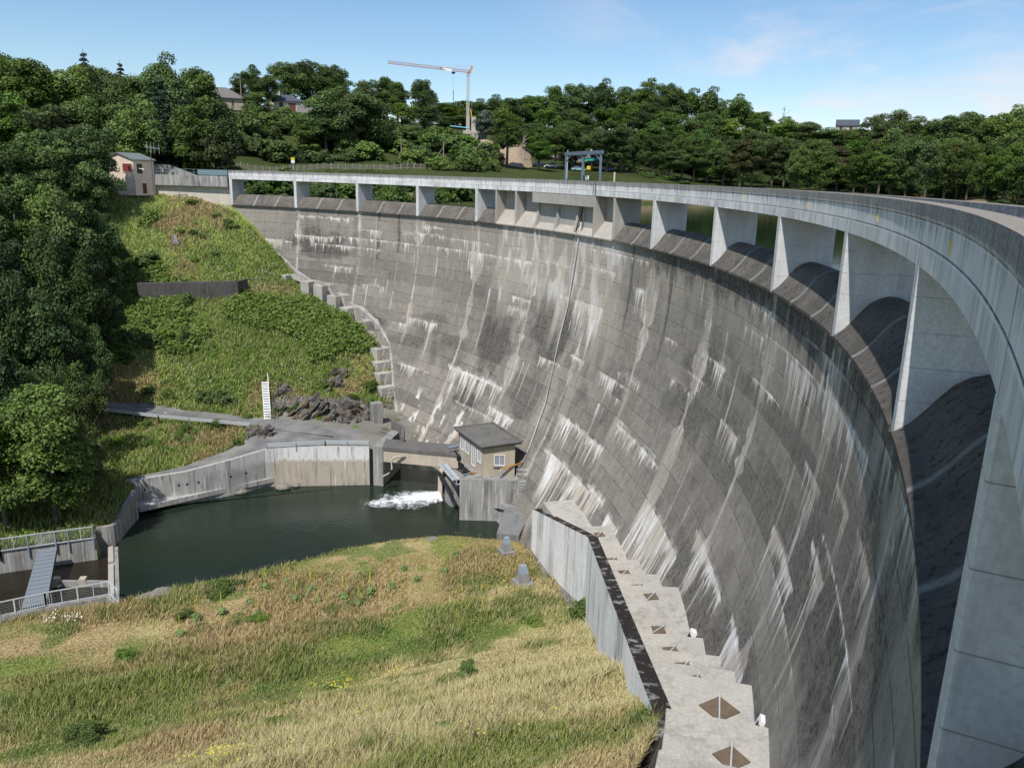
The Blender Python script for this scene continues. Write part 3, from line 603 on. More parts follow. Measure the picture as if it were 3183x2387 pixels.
# ---------------------------------------------------------------- the dam
dam=empty('arch_dam',pol(5.5,0,-36),'long curved grey concrete arch dam with open spillway bays under its parapet','dam')
def dam_part(prof,i0,i1,name,mat,step=1/12,closed=True,smooth=False):
    b=MB(); b.sweep(prof,i0,i1,step,0,closed); o=b.build(name,mat,dam,smooth=smooth); uv_pol(o); return o
def stains(i,z):  # on the right bays also holds the lip's painted shadow
    """i bay position, z height (arrays) -> lime, dark, beige in 0..1"""
    u=i*14.5; d=-6.3-z; LH=1.55; Wt=np.zeros_like(u); Dk=np.zeros_like(u); Bg=np.zeros_like(u)
    jag=lambda f,sd:fbm(u*f,np.full_like(u,sd*1.7),sd,5)
    # lime fringes hanging from the lift lines: patchy, ragged
    for k in range(0,24):
        act=fbm(u*.055+k*3.1,np.full_like(u,k*1.9),300+k,3); lim=sstep(.64,.71,act+ (.06 if k in (1,2,4) else 0)-.003*k)*(.45+.55*fbm(u*.7,np.full_like(u,k*1.3),330+k,3))
        L=.2+1.7*sstep(.40,.74,.5*jag(1.6,310+k)+.5*jag(5.5,610+k))**1.4*(1+sstep(.6,.75,fbm(u*.3,np.full_like(u,k*2.2),350+k,2))*1.3)
        t=(d-k*LH)/np.maximum(.05,L); Wt=np.maximum(Wt,lim*(t>0)*np.clip(1.05-t,0,1)**.8*(.35+.8*sstep(.35,.6,jag(6,650+k))))
    F=[(968,790,1085,835,4.6,1),(870,683,945,702,2.2,.6),(980,870,1065,900,1.1,.45),(1209,895,1303,972,3.6,1),(1176,971,1275,1057,5.2,1),(1273,1042,1304,1087,4.5,1),(1317,1102,1331,1154,4.5,.95),(1164,772,1209,789,1.6,.7),(1107,642,1146,650,1.3,.9),(1095,662,1138,674,2.,1),
       (1030,548,1148,568,2.0,.8),(915,486,956,495,1.3,1),(870,500,960,512,1.,.7),(646,466,764,474,.9,.95),(637,509,719,513,1.7,.9),(699,572,762,580,1.3,1),(556,497,609,535,2.5,.8),(1401,1065,1455,1213,8,1),(1514,1128,1548,1317,3.6,1),(1674,1131,1708,1280,6,.95),(1760,1150,1773,1273,6,.9),(1589,1314,1594,1481,3.6,1),
       (1701,776,1765,830,3.0,.9),(1790,845,1873,1001,3.2,.85),(1858,1128,1873,1278,3.0,.8),(1612,646,1669,670,1.7,.8),(1239,650,1302,668,6.0,1),(1209,637,1231,645,2.4,1),(1370,625,1393,627,2.6,.7),(1234,768,1262,782,2.2,1),(1299,801,1352,846,2.4,.7),(1336,797,1381,834,1.6,.7),(1332,915,1422,1009,2.6,.8),(1055,880,1110,905,4.,.8),
       (780,612,830,620,2.2,.7),(1520,760,1570,800,2.8,.7),(1610,700,1650,730,2.2,.6),(1450,820,1500,850,2.,.6),(1740,1000,1775,1060,4,.8),(1810,1040,1830,1120,4,.7),(1560,900,1600,960,3,.6),(860,785,930,800,1.4,.6),(1150,560,1240,575,1.2,.8),(1260,575,1330,590,1.3,.8)]
    for x0,y0,x1,y1,L,a in F:
        p,q=hitface(x0,y0),hitface(x1,y1)
        if p is None or q is None: continue
        i0=float(to_pol(p[0],p[1])[0]);i1=float(to_pol(q[0],q[1])[0]); i0,i1=min(i0,i1),max(i0,i1); z0=(p[2]+q[2])/2; sd=int(x0)
        Lu=L*(.3+1.1*fbm(u*.35,np.full_like(u,sd*2.1),sd+9,2)**1.0)*(.1+1.15*sstep(.38,.70,.45*jag(1.0,sd)+.55*jag(4.2,sd+1)))*sstep(i0-.01,i0+.02,i)*(1-sstep(i1-.02,i1+.01,i)); t=(z0-z)/np.maximum(.05,Lu)
        m=((t>0)&(t<1)&(i>i0-.01)&(i<i1+.01)); Wt=np.maximum(Wt,a*m*np.clip(1.05-t,0,1)**.7*(.3+.85*sstep(.32,.6,fbm(u*5,d*.25,sd+7,3)))); Bg=np.maximum(Bg,.75*a*m)
        band=np.exp(-((z0-z+.12)/.22)**2)*(i>i0)*(i<i1); Wt=np.maximum(Wt,.45*a*band*sstep(.35,.6,fbm(u*.9,np.full_like(u,sd*.3),sd+3,3)))
    # beige wash and lime bands under the piers
    bd=(i-np.round(i))*14.5; j=np.round(i)
    st={1:.7,2:.8,3:.9,4:1.,5:1.25,6:.5,7:.9,8:1.1,9:1.1,10:1.,11:.9}; 
    for q,a in st.items():
        wd=a*(.25+1.5*sstep(.42,.72,fbm(d*.32,np.full_like(d,q*5.),400+q,4))*np.clip(1.15-d/34,.25,1)); e=fbm(u*1.3,d*.25,420+q,3)-.5
        off=bd-.25+e*.8; m=(j==q)*(np.abs(off)<wd)*(1 if q!=5 else (d>4)); act=sstep(.3,.45,fbm(d*.1,np.full_like(d,q*3.),440+q,2)+.12)
        Bg=np.maximum(Bg,m*act*.95); Wt=np.maximum(Wt,m*act*.45*sstep(.45,.7,fbm(u*3,d*.4,460,3)))
    top=1-sstep(1.4,8,d+6*(fbm(u*.9,d*.12,470,4)-.5)); Bg=np.maximum(Bg,.62*top)
    g=sstep(4.2,4.5,i)*(1-sstep(6.3,6.8,i))*(1-sstep(8.5,16,d+13*(fbm(u*.55,d*.1,480,4)-.5))); Bg=np.maximum(Bg,1.0*g); Wt=np.maximum(Wt,.42*g*sstep(.4,.6,fbm(u*.8,d*.2,485,4)))
    g2=sstep(5.6,5.8,i)*(1-sstep(6.15,6.45,i))*(1-sstep(22,30,d+12*(fbm(u*.7,d*.1,490,4)-.5))); Bg=np.maximum(Bg,.6*g2*sstep(.45,.55,fbm(u*.6,d*.15,495,3)))
    # long thin runs starting at joints and lift lines
    rg=np.random.default_rng(42)
    for q in range(150):
        iu=rg.uniform(-.2,12.9) if q%3 else round(rg.uniform(0,12)*3)/3; d0=math.floor(rg.uniform(0,15))*LH; Ln=rg.uniform(3,17); wd=rg.uniform(.07,.3); a=rg.uniform(.25,.8); lo=iu*14.5-1.2; m=np.abs(u-iu*14.5)<1.2
        uu=u[m];dd=d[m]; f=(dd-d0)/Ln; w_=wd*(1-.6*np.clip(f,0,1)); off=np.abs(uu-iu*14.5+.35*(fbm(dd*.12,np.full_like(dd,q*1.3),800+q,2)-.5)); k=(f>0)*np.clip(1-f,0,1)**.6*(1-sstep(w_*.5,w_,off))*(.45+.75*sstep(.35,.6,fbm(uu*3,dd*.3,803,3)))
        Bg[m]=np.maximum(Bg[m],a*k); 
        if q%2: Wt[m]=np.maximum(Wt[m],.75*a*k)
    # dark growth: broad patches, runs below the third points; under the lip, stain plus painted cast shadow
    Dk=.6*sstep(.53,.66,fbm(u*.06,d*.1,500,4)*.7+fbm(u*.5,d*.3,510,4)*.3)
    for x,y,ru,rz,a in [(680,515,7,2.2,1),(700,545,6,1.6,1),(790,690,6,1.8,.9),(1070,735,4.2,4.5,.9),(1200,690,6,6,.8),(1010,866,3.5,1.6,1),(930,700,5,2,.7),(1530,650,6,2.5,.5),(1130,870,5,2,.6),(1820,1350,2.5,6,.9),(1880,1450,2.2,5,.9),(1700,1400,2,4,.5),(1560,1000,5,4,.5)]:
        p=hitface(x,y); iu=float(to_pol(p[0],p[1])[0])*14.5; rr=((u-iu)/ru)**2+((z-p[2])/rz)**2; Dk=np.maximum(Dk,a*(1-sstep(.45,1.25,rr+1.6*(fbm(u*.6,d*.6,520,4)-.5))))
    td=(i*3-np.round(i*3))*14.5/3; run=(np.abs(td+.5*(fbm(u*.0+np.round(i*3)*7.,d*.3,530,3)-.5))<.32)*(np.abs(bd)>1.5)*(1-sstep(5,13,d))*sstep(.4,.55,fbm(np.round(i*3)*5.3,d*.05,535,2)); Dk=np.maximum(Dk,.8*run); Bg=Bg*(1-.7*run)
    ub=(1-sstep(1.3,3.0,d+2.2*(fbm(u*1.2,d*.2,540,4)-.5)*2))*sstep(6.4,7.4,i); Dk=np.maximum(Dk,ub); Bg=Bg*(1-.85*ub)  # right bays: dark staining, with the lip's cast shadow deepened in the colour
    lk=np.floor(d/LH); Bg=np.maximum(Bg,.32*sstep(.54,.68,fbm(u*.045,lk*2.7,700,3))); Dk=np.maximum(Dk,.5*sstep(.56,.68,fbm(u*.05,lk*3.3,710,3)))
    Dk=Dk*(1-.8*np.clip(Bg,0,1))
    toe=fbm(u*.8,d*.8,550,4); Wt=np.maximum(Wt,.6*(i<4.6)*sstep(24,27,d)*sstep(.56,.64,toe)*sstep(3.2,3.5,i))
    return np.stack([np.clip(Wt,0,1),np.clip(Dk,0,1),np.clip(Bg,0,1)],1)
def wall_face():
    iv=np.arange(-.35,13.61,.0125); zv=np.arange(-6.62,-43.1,-.17); I,Z=np.meshgrid(iv,zv); Rr=.35-.0105*np.maximum(0,-Z-7)**2; A=PH-DP*I
    V=np.stack([(CX0+(RAD+Rr)*np.cos(A)).ravel(),(CY0+(RAD+Rr)*np.sin(A)).ravel(),Z.ravel()],1); ny,nx=I.shape; idx=np.arange(nx*ny).reshape(ny,nx)
    F=np.stack([idx[:-1,:-1].ravel(),idx[1:,:-1].ravel(),idx[1:,1:].ravel(),idx[:-1,1:].ravel()],1); L=ORG[dam.name]
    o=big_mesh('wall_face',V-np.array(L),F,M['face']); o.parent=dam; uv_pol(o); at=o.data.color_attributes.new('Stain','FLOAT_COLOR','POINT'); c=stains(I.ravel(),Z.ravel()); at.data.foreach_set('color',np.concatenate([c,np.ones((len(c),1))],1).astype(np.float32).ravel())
    if o.data.polygons[1000].normal.dot(Vector((-1,-.5,0)))<0: o.data.flip_normals()
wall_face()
dam_part([(.36,-6.625),(3.5,-6.625),(3.5,-43),(3.0,-43)],-.35,13.6,'wall_back',M['ogee'],1/6)
OG=[(-.06,-6.62),(-.07,-6.46),(.08,-6.36),(.36,-6.13),(.69,-5.73),(.98,-5.32),(1.25,-5.0),(1.6,-4.76),(2.05,-4.62),(2.5,-4.68),(2.95,-4.86),(3.45,-5.3),(4.0,-6.3),(4.0,-9.2),(3.6,-9.2),(3.4,-6.62)]
HP=.3/14.5
bays=[(k,k+1) for k in range(4)]+[(4,4+1/3)]+[(6+1/3,7)]+[(k,k+1) for k in range(7,13)]
for a,b_ in bays: dam_part(OG,a+(HP if a==int(a) else .17/14.5),b_-(HP if b_==int(b_) else .17/14.5),'overflow_crest',M['ogee'],1/12)
def pier(i,hw,prof,name='pier',mat=None):
    """plate standing across the crest: side profile (r,z), half width hw metres"""
    b=MB(); n=len(prof); vs=[]
    a=ang(i); tx,ty=math.sin(a),-math.cos(a)
    for s_ in (-1,1): vs+=[(pol(i,r,z)[0]+tx*hw*s_,pol(i,r,z)[1]+ty*hw*s_,z) for r,z in prof]
    b.add(vs,[tuple(range(n)),tuple(range(n,2*n))[::-1]]+[(k,k+n,(k+1)%n+n,(k+1)%n) for k in range(n)])
    return b.build(name,mat or M['pier'],dam,bevel=.03)
PP=[(-.005,-1.99),(-.005,-6.6),(3.3,-6.6),(3.35,-4.6),(3.35,-1.99)]
for i in [0,1,2,3,4,7,8,9,10,11,12,13]: pier(i,.3,PP)
DP2=[(.02,-1.99),(.02,-6.55),(3.2,-6.55),(3.2,-1.99)]
for i in (4+1/3,4+2/3,6+1/3): pier(i,.16,DP2,'gate_divider',M['gateconc'])
DP3=[(.72,-1.99),(.55,-3.4),(.35,-5.0),(.12,-5.9),(.02,-6.55),(3.2,-6.55),(3.2,-1.99)]
for i in (5,5+1/3,5+2/3): pier(i,.16,DP3,'gate_divider',M['gateconc'])
pier(6,.2,DP2,'gate_divider',M['gateconc'])
T3=1/3; e=.17/14.5
for a,deep in ((4+T3,1),(4+2*T3,1),(5,0),(5+T3,0),(5+2*T3,0),(6,1)):
    r0=1.55 if deep else .78; z0=-4.58 if deep else -5.72
    dam_part([(r0,-1.99),(r0,z0-.3),(r0+.5,z0-.3),(r0+.5,-1.99)],a+e,a+T3-e,'gate_panel',M['gateconc'],1/24)
    dam_part([(-.06,-6.62),(-.07,-6.48),(.08,-6.36),(r0-.003,z0),(r0-.003,z0-.3),(r0-.003,-6.62)],a+e,a+T3-e,'sloping_apron',M['apron'],1/24)
dam_part([(-.16,-2.06),(-.16,-3.27),(.5,-3.27),(.5,-2.06)],4.97,6.0,'box_beam',M['gateconc'],1/24)
# parapet / fascia with cap, sunk band and projecting foot
dam_part([(-.035,-.43),(-.035,-.80),(.0,-.835),(.0,-.87),(.0,-1.415),(.03,-1.42),(.03,-1.445),(.0,-1.45),(.0,-2.0),(.12,-2.0),(.5,-1.9),(.5,-.43)],0-.021,13.9,'parapet',M['fascia'],1/16)
dam_part([(2.85,-.5),(2.85,-1.9),(3.3,-2.0),(3.36,-2.0),(3.36,-.5)],0-.021,13.9,'parapet',M['fascia'],1/16)
dam_part([(.502,-1.5),(.502,-1.96),(2.848,-1.96),(2.848,-1.5)],0-.02,13.9,'crest_road',M['asphalt'],1/12)
# movement joint in the parapet and small yellow paint marks
b=MB()
for i in (5.98,6.015):
    a=ang(i); p=pol(i,-.045,-1.2); b.box((p[0],p[1],-1.2),(.03,.13,1.5),a,0)
b.build('joint_strip',M['darkslab'],dam)
for i in [.45,1.5,2.45,3.45,4.45,5.4,7.5,8.45,9.4,10.4,11.35]:
    b=MB(); a=ang(i); z=-1.08
    for dx,h in ((-.06,.26),(.06,.34)):
        p=pol(i+dx/14.5,-.0025,z); b.box((p[0],p[1],z-h/4),(.02,.05,h),a,0)
    b.build('painted_mark',M['yellow'],dam)
# lime crusted kerb where the face meets the left bank
b=MB(); prev=None; kp=[(600,545),(640,585),(700,622),(735,645),(780,664),(815,695),(842,742),(847,785),(850,830),(856,880),(864,938)]
L=[]; 
for q in kp:
    p=hitface(*q); i,r=to_pol(p[0],p[1]); L.append((float(i),float(r),p[2]))
L=[tuple(np.array(p)*(1-f)+np.array(q)*f) for p,q in zip(L[:-1],L[1:]) for f in (0,.25,.5,.75)]+[L[-1]]; L=[(i_,rface(z_),z_) for i_,r_,z_ in L]; kj=[random.random() for _ in L]
for (i0,r0,z0),(i1,r1,z1) in zip(L[:-1],L[1:]):
    j0,j1=kj[0],kj[1]; kj=kj[1:]; A=[pol(i0,r0+.3,z0+.2+j0*.3),pol(i0,r0-.1-j0*.35,z0-.05),pol(i1,r1-.1-j1*.35,z1-.05),pol(i1,r1+.3,z1+.2+j1*.3)]; B=[(x,y,z-1.2) for x,y,z in A]
    b.hexa(B+A)
b.build('toe_kerb',concrete('limey_kerb',(.36,.35,.325),(.12,.115,.105),.7,light=(.66,.655,.63),scale=1.3),dam)
# ---- stepped blocks along the left toe
BL=[(640,592,1.0),(690,606,1.2),(720,614.5,1.3),(750,637,1.3),(777,663,1.3),(801,692,1.3),(808,717,1.2),(843,750,1.4),(845,779,1.2),(850,803,1.1),(855,833,1.2),(858,892,1.2),(866,925,1.1),(878,946,1.2)]
st=empty('stepped_toe',hitface(845,750),'flight of pale concrete toe blocks stepping down the left bank','concrete steps')
for n,(x,y,hw) in enumerate(BL):
    p=hitface(x,y); i,r=to_pol(p[0],p[1]); i=float(i);r=float(r); b=MB()
    d=hw*.85/14.5; zt=p[2]; dep=2.7
    i-= d*1.0
    poly=[pol(i-d,r-dep,0)[:2],pol(i+d,r-dep,0)[:2],pol(i+d,r+1.5,0)[:2],pol(i-d,r+1.5,0)[:2]]
    b.prism(poly,zt-4.2,zt); blk=b.build('toe_block',M['slab'],st,bevel=.05)
    if n+1<len(BL):
        p2=hitface(BL[n+1][0],BL[n+1][1]); i2,r2=to_pol(p2[0],p2[1]); i2=float(i2)-BL[n+1][2]*.85/14.5; r2=float(r2); b=MB(); m_=6; ia=i+d; ib=max(i2-BL[n+1][2]*.85/14.5,ia+.02); zb2=p2[2]
        for k in range(m_):
            f=(k+.5)/m_; q=pol(ia+(ib-ia)*f,r+(r2-r)*f-.6,zt+(zb2-zt)*f-.35); b.box(q,(1.3,max(.2,(ib-ia)*14.5/m_*1.3),.7),ang(ia))
        b.build('stair',M['slab'],st)
    if n in (2,3,5,7):
        b=MB(); q=pol(i,r-1.4,zt+.03); b.box(q,(.8,.9,.06),ang(i)); b.build('hatch_cover',M['rust'],blk)
# ---- right retaining wall and the stepped slabs behind it
d=(Vector(RW[3])-Vector(RW[2])).normalized(); RW=RW+[np.array(Vector(RW[3])+d*9)]
rw=MB(); rw.wallrun([p[:2] for p in RW],[p[2] for p in RW],[-42,-41,-27,-26,-24],.85,0,1)
o=rw.build('retaining_wall',M['whitewall']); tag(o,'tall whitewashed retaining wall with black mossy top between meadow and dam','retaining wall')
rs=[(float(to_pol(p[0],p[1])[0]),float(to_pol(p[0],p[1])[1])+.6) for a_,b__ in ((RW[0],RW[1]),(RW[1],RW[2])) for f in np.arange(0,1.01,.125) for p in [a_+(b__-a_)*f]]+[(11.3,-5.6),(12.2,-5.6)]
ri=sorted(rs)
SL=[(6.9,7.62,-32.6),(7.62,8.26,-31.1),(8.26,8.6,-30.1),(8.6,8.92,-28.9),(8.92,9.5,-27.5),(9.5,9.76,-26.4),(9.76,9.98,-25.2),(9.98,10.2,-24.0),(10.2,10.52,-22.6),(10.52,10.86,-21.4),(10.86,11.3,-19.8),(11.3,11.9,-17.4)]
sa=empty('stepped_apron',pol(9.2,-7,-27.5),'pale concrete slabs stepping down between the dam and the white wall','concrete apron')
for n,(a,b_,z) in enumerate(SL):
    b=MB(); m=6; face=[];outer=[]
    for k in range(m+1):
        i=a+.001+(b_-a-.002)*k/m; face.append(pol(i,rface(z)+.6,0)[:2]); outer.append(pol(i,float(np.interp(i,[q[0] for q in ri],[q[1] for q in ri])),0)[:2])
    b.prism(face+outer[::-1],z-5,z); sl=b.build('slab',M['slab'],sa,bevel=.04)
    b=MB(); ic=(a+b_)/2; q=pol(ic,rface(z)-.05,z+.12); rr=rface(z)
    poly=[pol(a+.02,rr+.5,0)[:2],pol(b_-.02,rr+.5,0)[:2],pol(b_-.02,rr-.22,0)[:2],pol(a+.02,rr-.22,0)[:2]]
    b.prism(poly,z-.02,[z+.35,z+.35,z+.02,z+.02]); b.build('fillet',M['slab'],sl)
    for f,rot_ in {1:((.22,.15),(.8,.15)),2:((.5,.2),),3:((.5,.2),),4:((.2,.25),(.72,.1)),5:((.5,.3),),6:((.5,.3),),7:((.45,.5),),8:((.5,.78),),9:((.5,.78),),10:((.4,.78),)}.get(n,()):
        i=a+(b_-a)*f; ro=float(np.interp(i,[q[0] for q in ri],[q[1] for q in ri])); rr=rface(z); q=pol(i,rr+(ro-rr)*(.42 if n<8 else .34),z+.03); rot=ang(i)+rot_; hs_=.8 if n<8 else (1.25 if n==8 else 1.0); hs_=min(hs_,(b_-a)*14.5*.42)
        b=MB(); b.box(q,(hs_,hs_,.07),rot,0); R=Matrix.Rotation(rot,3,'Z'); v=R@Vector((.6*hs_,.6*hs_,0)); w_=Vector(q)+Vector((0,0,.07)); b.bar(w_-v,w_+v,.06,.05,1)
        b.build('hatch_cover',[M['rust'],M['steel']],sl)
# drain strip, two little white deflector boxes at the toe
b=MB(); L=[W(x,y,z+.012) for x,y,z in [(1462,1452,-25.2),(1478,1480,-24.0)]]
for x,y,z,lab in [(1492,1388,-27.2,'small white metal box leaning on the dam toe beside the large slab'),(1640,1588,-22.3,'small white metal box at the dam toe nearest the camera')]:
    t=empty('inspection_box',W(x,y,z),lab,'metal box'); p=Vector(W(x,y,z)); i,_=to_pol(p.x,p.y); b=MB(); b.box((p.x,p.y,p.z+.45),(.35,.5,.8),ang(float(i)),0,Matrix.Rotation(.35,3,'Y')); b.build('casing',M['whitepaint'],t)
    b=MB(); a=ang(float(i)); b.box((p.x-.2*math.cos(a),p.y-.2*math.sin(a)-.1,p.z+.4),(.06,.42,.6),a,0,Matrix.Rotation(.35,3,'Y')); b.build('opening',M['darkmetal'],t)
# ---------------------------------------------------------------- tailrace structures
def T(name,loc,label,cat,group=None): return empty(name,tuple(loc),label,cat,group)
def V3(*q): return Vector(W(*q))
M['toeblock']=concrete('toe_block_concrete',(.20,.2,.195),(.07,.068,.065),.4,light=(.33,.33,.32),stain=(.2,.18,.15))
# far retaining wall with footing ledge
t=T('retaining_wall',(*FWP[3],-39),'long grey concrete retaining wall across the pool with a ledge at its foot','retaining wall')
b=MB(); b.wallrun(FWP,[q[2] for q in FW],[-43]*7,.55,0,1); b.build('wall',M['farwall'],t)
LP=[xy(300,1097,-38.6),xy(393,1075,-38.55),xy(500,1050,-38.5),xy(616,1026,-38.5),xy(695,1021,-38.5),xy(832,1012,-38.5)]
b=MB(); b.wallrun(LP,[-38.55]*6,[-39.15]*6,2.2,0,1); b.build('ledge',M['farwall'],t)
b=MB(); b.wallrun([shift(p,.35) for p in LP[3:]],[-39.15]*3,[-42]*3,2.,0,1); b.build('footing',M['beigewall'],t)
b=MB()
for k,(px,py) in enumerate([(313,1066),(388,1066),(412,1058),(435,1050),(508,1036),(548,1033)]):
    p=V3(px,py,-37.2); d=1e9
    # nearest wall point, hole box just proud
    for a,c in zip(FWP[:-1],FWP[1:]):
        A=Vector((*a,0));C=Vector((*c,0)); u=(C-A); f=max(0,min(1,(Vector((p.x,p.y,0))-A).dot(u)/u.length_squared)); h=A+u*f; dd=(h-Vector((p.x,p.y,0))).length
        if dd<d: d=dd;H=h;an=math.atan2(u.y,u.x)
    b.box((H.x,H.y,p.z),(.22,.06,.22),an)
b.build('drain_holes',M['darkmetal'],t)
# boulders at the foot
def boulder(x,y,z,r,name,label,group,seed,flat=.6):
    import bmesh
    bm=bmesh.new(); bmesh.ops.create_icosphere(bm,subdivisions=2,radius=1); rg=np.random.default_rng(seed); ax=rg.uniform(.7,1.3,3)
    for v in bm.verts:
        n=float(vnoise(v.co.x*1.6+seed,v.co.y*1.6+v.co.z,seed)); k=.7+.6*n; v.co=Vector((v.co.x*ax[0]*k*r,v.co.y*ax[1]*k*r,v.co.z*flat*k*r))
    me=bpy.data.meshes.new(name); bm.to_mesh(me); bm.free(); me.materials.append(M['rock2']); o=bpy.data.objects.new(name,me); COL.objects.link(o); o.location=(x,y,z); o.rotation_euler=(0,0,seed); return tag(o,label,'rock',group)
M['rock2']=concrete('boulder_stone',(.24,.225,.2),(.08,.075,.07),.3,light=(.36,.34,.31),stain=(.2,.16,.1),scale=1.5)
for k,(px,py,r) in enumerate([(300,1296,.55),(325,1292,.9),(349,1288,1.1),(372,1287,.9),(395,1285,.7),(430,1275,.6)]):
    p=W(px,py,-39.5); boulder(p[0],p[1],-39.55,r,'boulder','grey boulder half sunk at the near waterline beside the weir','boulders along the near waterline',k+3)
for k,(px,py,r,l) in enumerate([(520,1062,.7,'mossy rock below the ledge of the far wall, farthest left'),(610,1052,1.0,'largest rock below the ledge of the far wall'),(640,1048,.6,'small pale rock below the ledge of the far wall'),(935,1168,1.0,'flat grey rock on the grassy point jutting to the pool')]):
    p=W(px,py,-39.5); boulder(p[0],p[1],-39.5,r,'boulder',l,None,k+23,.45)
# bridge over the tailrace
t=T('bridge',W(905,980,-35),'short concrete bridge with pale beam between yard and gate house','bridge')
f0=V3(826,966,-34.35);f1=V3(993,981,-34.35);k1=V3(992,961,-34.35);k0=V3(833,948,-34.35)
b=MB(); b.prism([f0[:2],f1[:2],k1[:2],k0[:2]],-34.75,-34.32); b.build('deck',M['darkslab'],t)
dn=(f1-f0).normalized(); ns=Vector((-dn.y,dn.x,0))
b=MB(); a=f0+ns*.12; c=f1+ns*.12; b.prism([a[:2],c[:2],(c+ns*.4)[:2],(a+ns*.4)[:2]],-36.35,-34.75); b.build('beam',M['beigewall'],t)
b=MB(); a2=k0-ns*.5;c2=k1-ns*.5; b.prism([a2[:2],c2[:2],(c2+ns*.4)[:2],(a2+ns*.4)[:2]],-36.2,-34.75); b.build('beam',M['greywall'],t)
b=MB(); e0=f0-dn*.1; b.prism([(e0-dn*1.2)[:2],(e0+dn*.15)[:2],(e0+dn*.15+ns*7)[:2],(e0-dn*1.2+ns*7)[:2]],-42,-34.33); b.build('abutment',M['greywall'],t)
# low wall from the rock to the bridge, pillar with railing
t=T('low_wall',W(878,935,-34.4),'low dark concrete wall bending at the dam end of the yard','wall')
b=MB(); P=[W(823,890,-33.5),W(858,925,-34.0),W(890,944,-34.0),W(876,962,-34.2)]; P=[xy(845,918,-33.8),xy(868,930,-33.9),xy(866,952,-34.1)]; b.wallrun(P,[-33.2,-33.2,-33.6],[-36]*3,.4,0,1); b.build('wall',M['darkslab'],t)
t=T('rock_buttress',W(815,905,-34),'grey rendered buttress against the rock beside the toe steps','buttress')
p=hitD(812,915); b=MB(); b.box((p[0],p[1]+.6,p[2]+1.0),(1.6,1.2,4.0),.5); b.build('buttress',M['greywall'],t,bevel=.05)
# white drain pipe with elbow beneath the bridge
b=MB(); e0=V3(846,992,-35.6); b.tube([e0+Vector((1.7,.5,.25)),e0+Vector((.4,.1,.25)),e0+Vector((0,-.1,0)),e0+Vector((0,-.2,-1.2)),e0+Vector((-.3,-.4,-1.8)),e0+Vector((-1.1,-.5,-2.2))],.14,10); o=b.build('drain_pipe',M['block'],smooth=True); tag(o,'white bent drain pipe hanging under the end of the bridge','pipe')
def ladder(name,base,top,width,side,mat,label,hoop=False):
    t=T(name,base,label,'ladder'); base=Vector(base);top=Vector(top); s=Vector(side).normalized()*width/2
    b=MB(); b.tube([base-s,top-s],.035,6); b.build('rail',mat,t); b=MB(); b.tube([base+s,top+s],.035,6); b.build('rail',mat,t)
    b=MB(); L=(top-base).length; n=int(L/.33)
    for k in range(1,n): 
        p=base+(top-base)*(k/n); b.tube([p-s,p+s],.022,5)
    b.build('rungs',mat,t); return t,s
wd_=(Vector(FWP[6])-Vector(FWP[5])).to_3d().normalized()
lp=Vector((*xy(817,1000,-37.2),0)); ladder('ladder',(lp.x,lp.y,-38.5),(lp.x,lp.y,-35.),.75,wd_,M['steel'],'grey vertical ladder on the far wall beside the bridge')
# gate house
rz_=-31.15; R0=V3(1040,966,rz_);R1=V3(1128,954,rz_+.75);R2=V3(1065,914,rz_+.75);R3=V3(981.5,924,rz_)
gh=T('gate_house',W(1042,1033,-34.6),'small buff gate house with flat dark roof at the foot of the dam','building')
u=(R1-R0).xy.to_3d(); Lf=u.length; u.normalize(); v=(R3-R0).xy.to_3d(); Lb=v.length; v.normalize()
c0=R0+u*.42+v*.55; c1=R1-u*.55+v*.55; c2=R2-u*.55-v*.5; c3=R3+u*.42-v*.5
b=MB(); b.prism([c0[:2],c1[:2],c2[:2],c3[:2]],-35.4,[rz_-.28,rz_+.42,rz_+.42,rz_-.28]); wl=b.build('wall',M['render_plant'],gh)
b=MB()
for (p,q) in (((R0,R1,R2,R3),0),): 
    b.hexa([Vector((a.x,a.y,a.z-.3)) for a in p]+[Vector(a) for a in p])
b.build('roof',M['darkslab'],gh,bevel=.04)
b=MB()
for p,q in ((R0,R1),(R1,R2),(R2,R3),(R3,R0)): b.bar(Vector(p)+Vector((0,0,.05)),Vector(q)+Vector((0,0,.05)),.28,.14)
b.build('roof_edge',M['darkmoss'] if 'darkmoss' in M else M['darkslab'],gh)
def window(parent,A,B,z0,z1,mat_frame,mat_glass,out,sill=True,mull=1):
    A=Vector(A);B=Vector(B);o=Vector(out); b=MB()
    a0=A.copy();a0.z=z0;b0=B.copy();b0.z=z0;a1=A.copy();a1.z=z1;b1=B.copy();b1.z=z1
    b.hexa([a0-o*.05,b0-o*.05,b0+o*.012,a0+o*.012,a1-o*.05,b1-o*.05,b1+o*.012,a1+o*.012]); g=b.build('window',mat_glass,parent)
    b=MB(); 
    for p,q in ((a0,b0),(a1,b1),(a0,a1),(b0,b1)): b.bar(p+o*.03,q+o*.03,.07,.07)
    for k in range(mull): m=A.lerp(B,(k+1)/(mull+1)); b.bar(Vector((m.x,m.y,z0))+o*.03,Vector((m.x,m.y,z1))+o*.03,.05,.05)
    b.build('frame',mat_frame,g)
    if sill:
        b=MB(); d=(B-A).normalized(); b.hexa([a0-d*.12-o*.02+Vector((0,0,-.16)),b0+d*.12-o*.02+Vector((0,0,-.16)),b0+d*.12+o*.22+Vector((0,0,-.16)),a0-d*.12+o*.22+Vector((0,0,-.16)),a0-d*.12-o*.02+Vector((0,0,-.05)),b0+d*.12-o*.02+Vector((0,0,-.05)),b0+d*.12+o*.22+Vector((0,0,-.08)),a0-d*.12+o*.22+Vector((0,0,-.08))]); b.build('sill',M['greywall'],g)
    return g
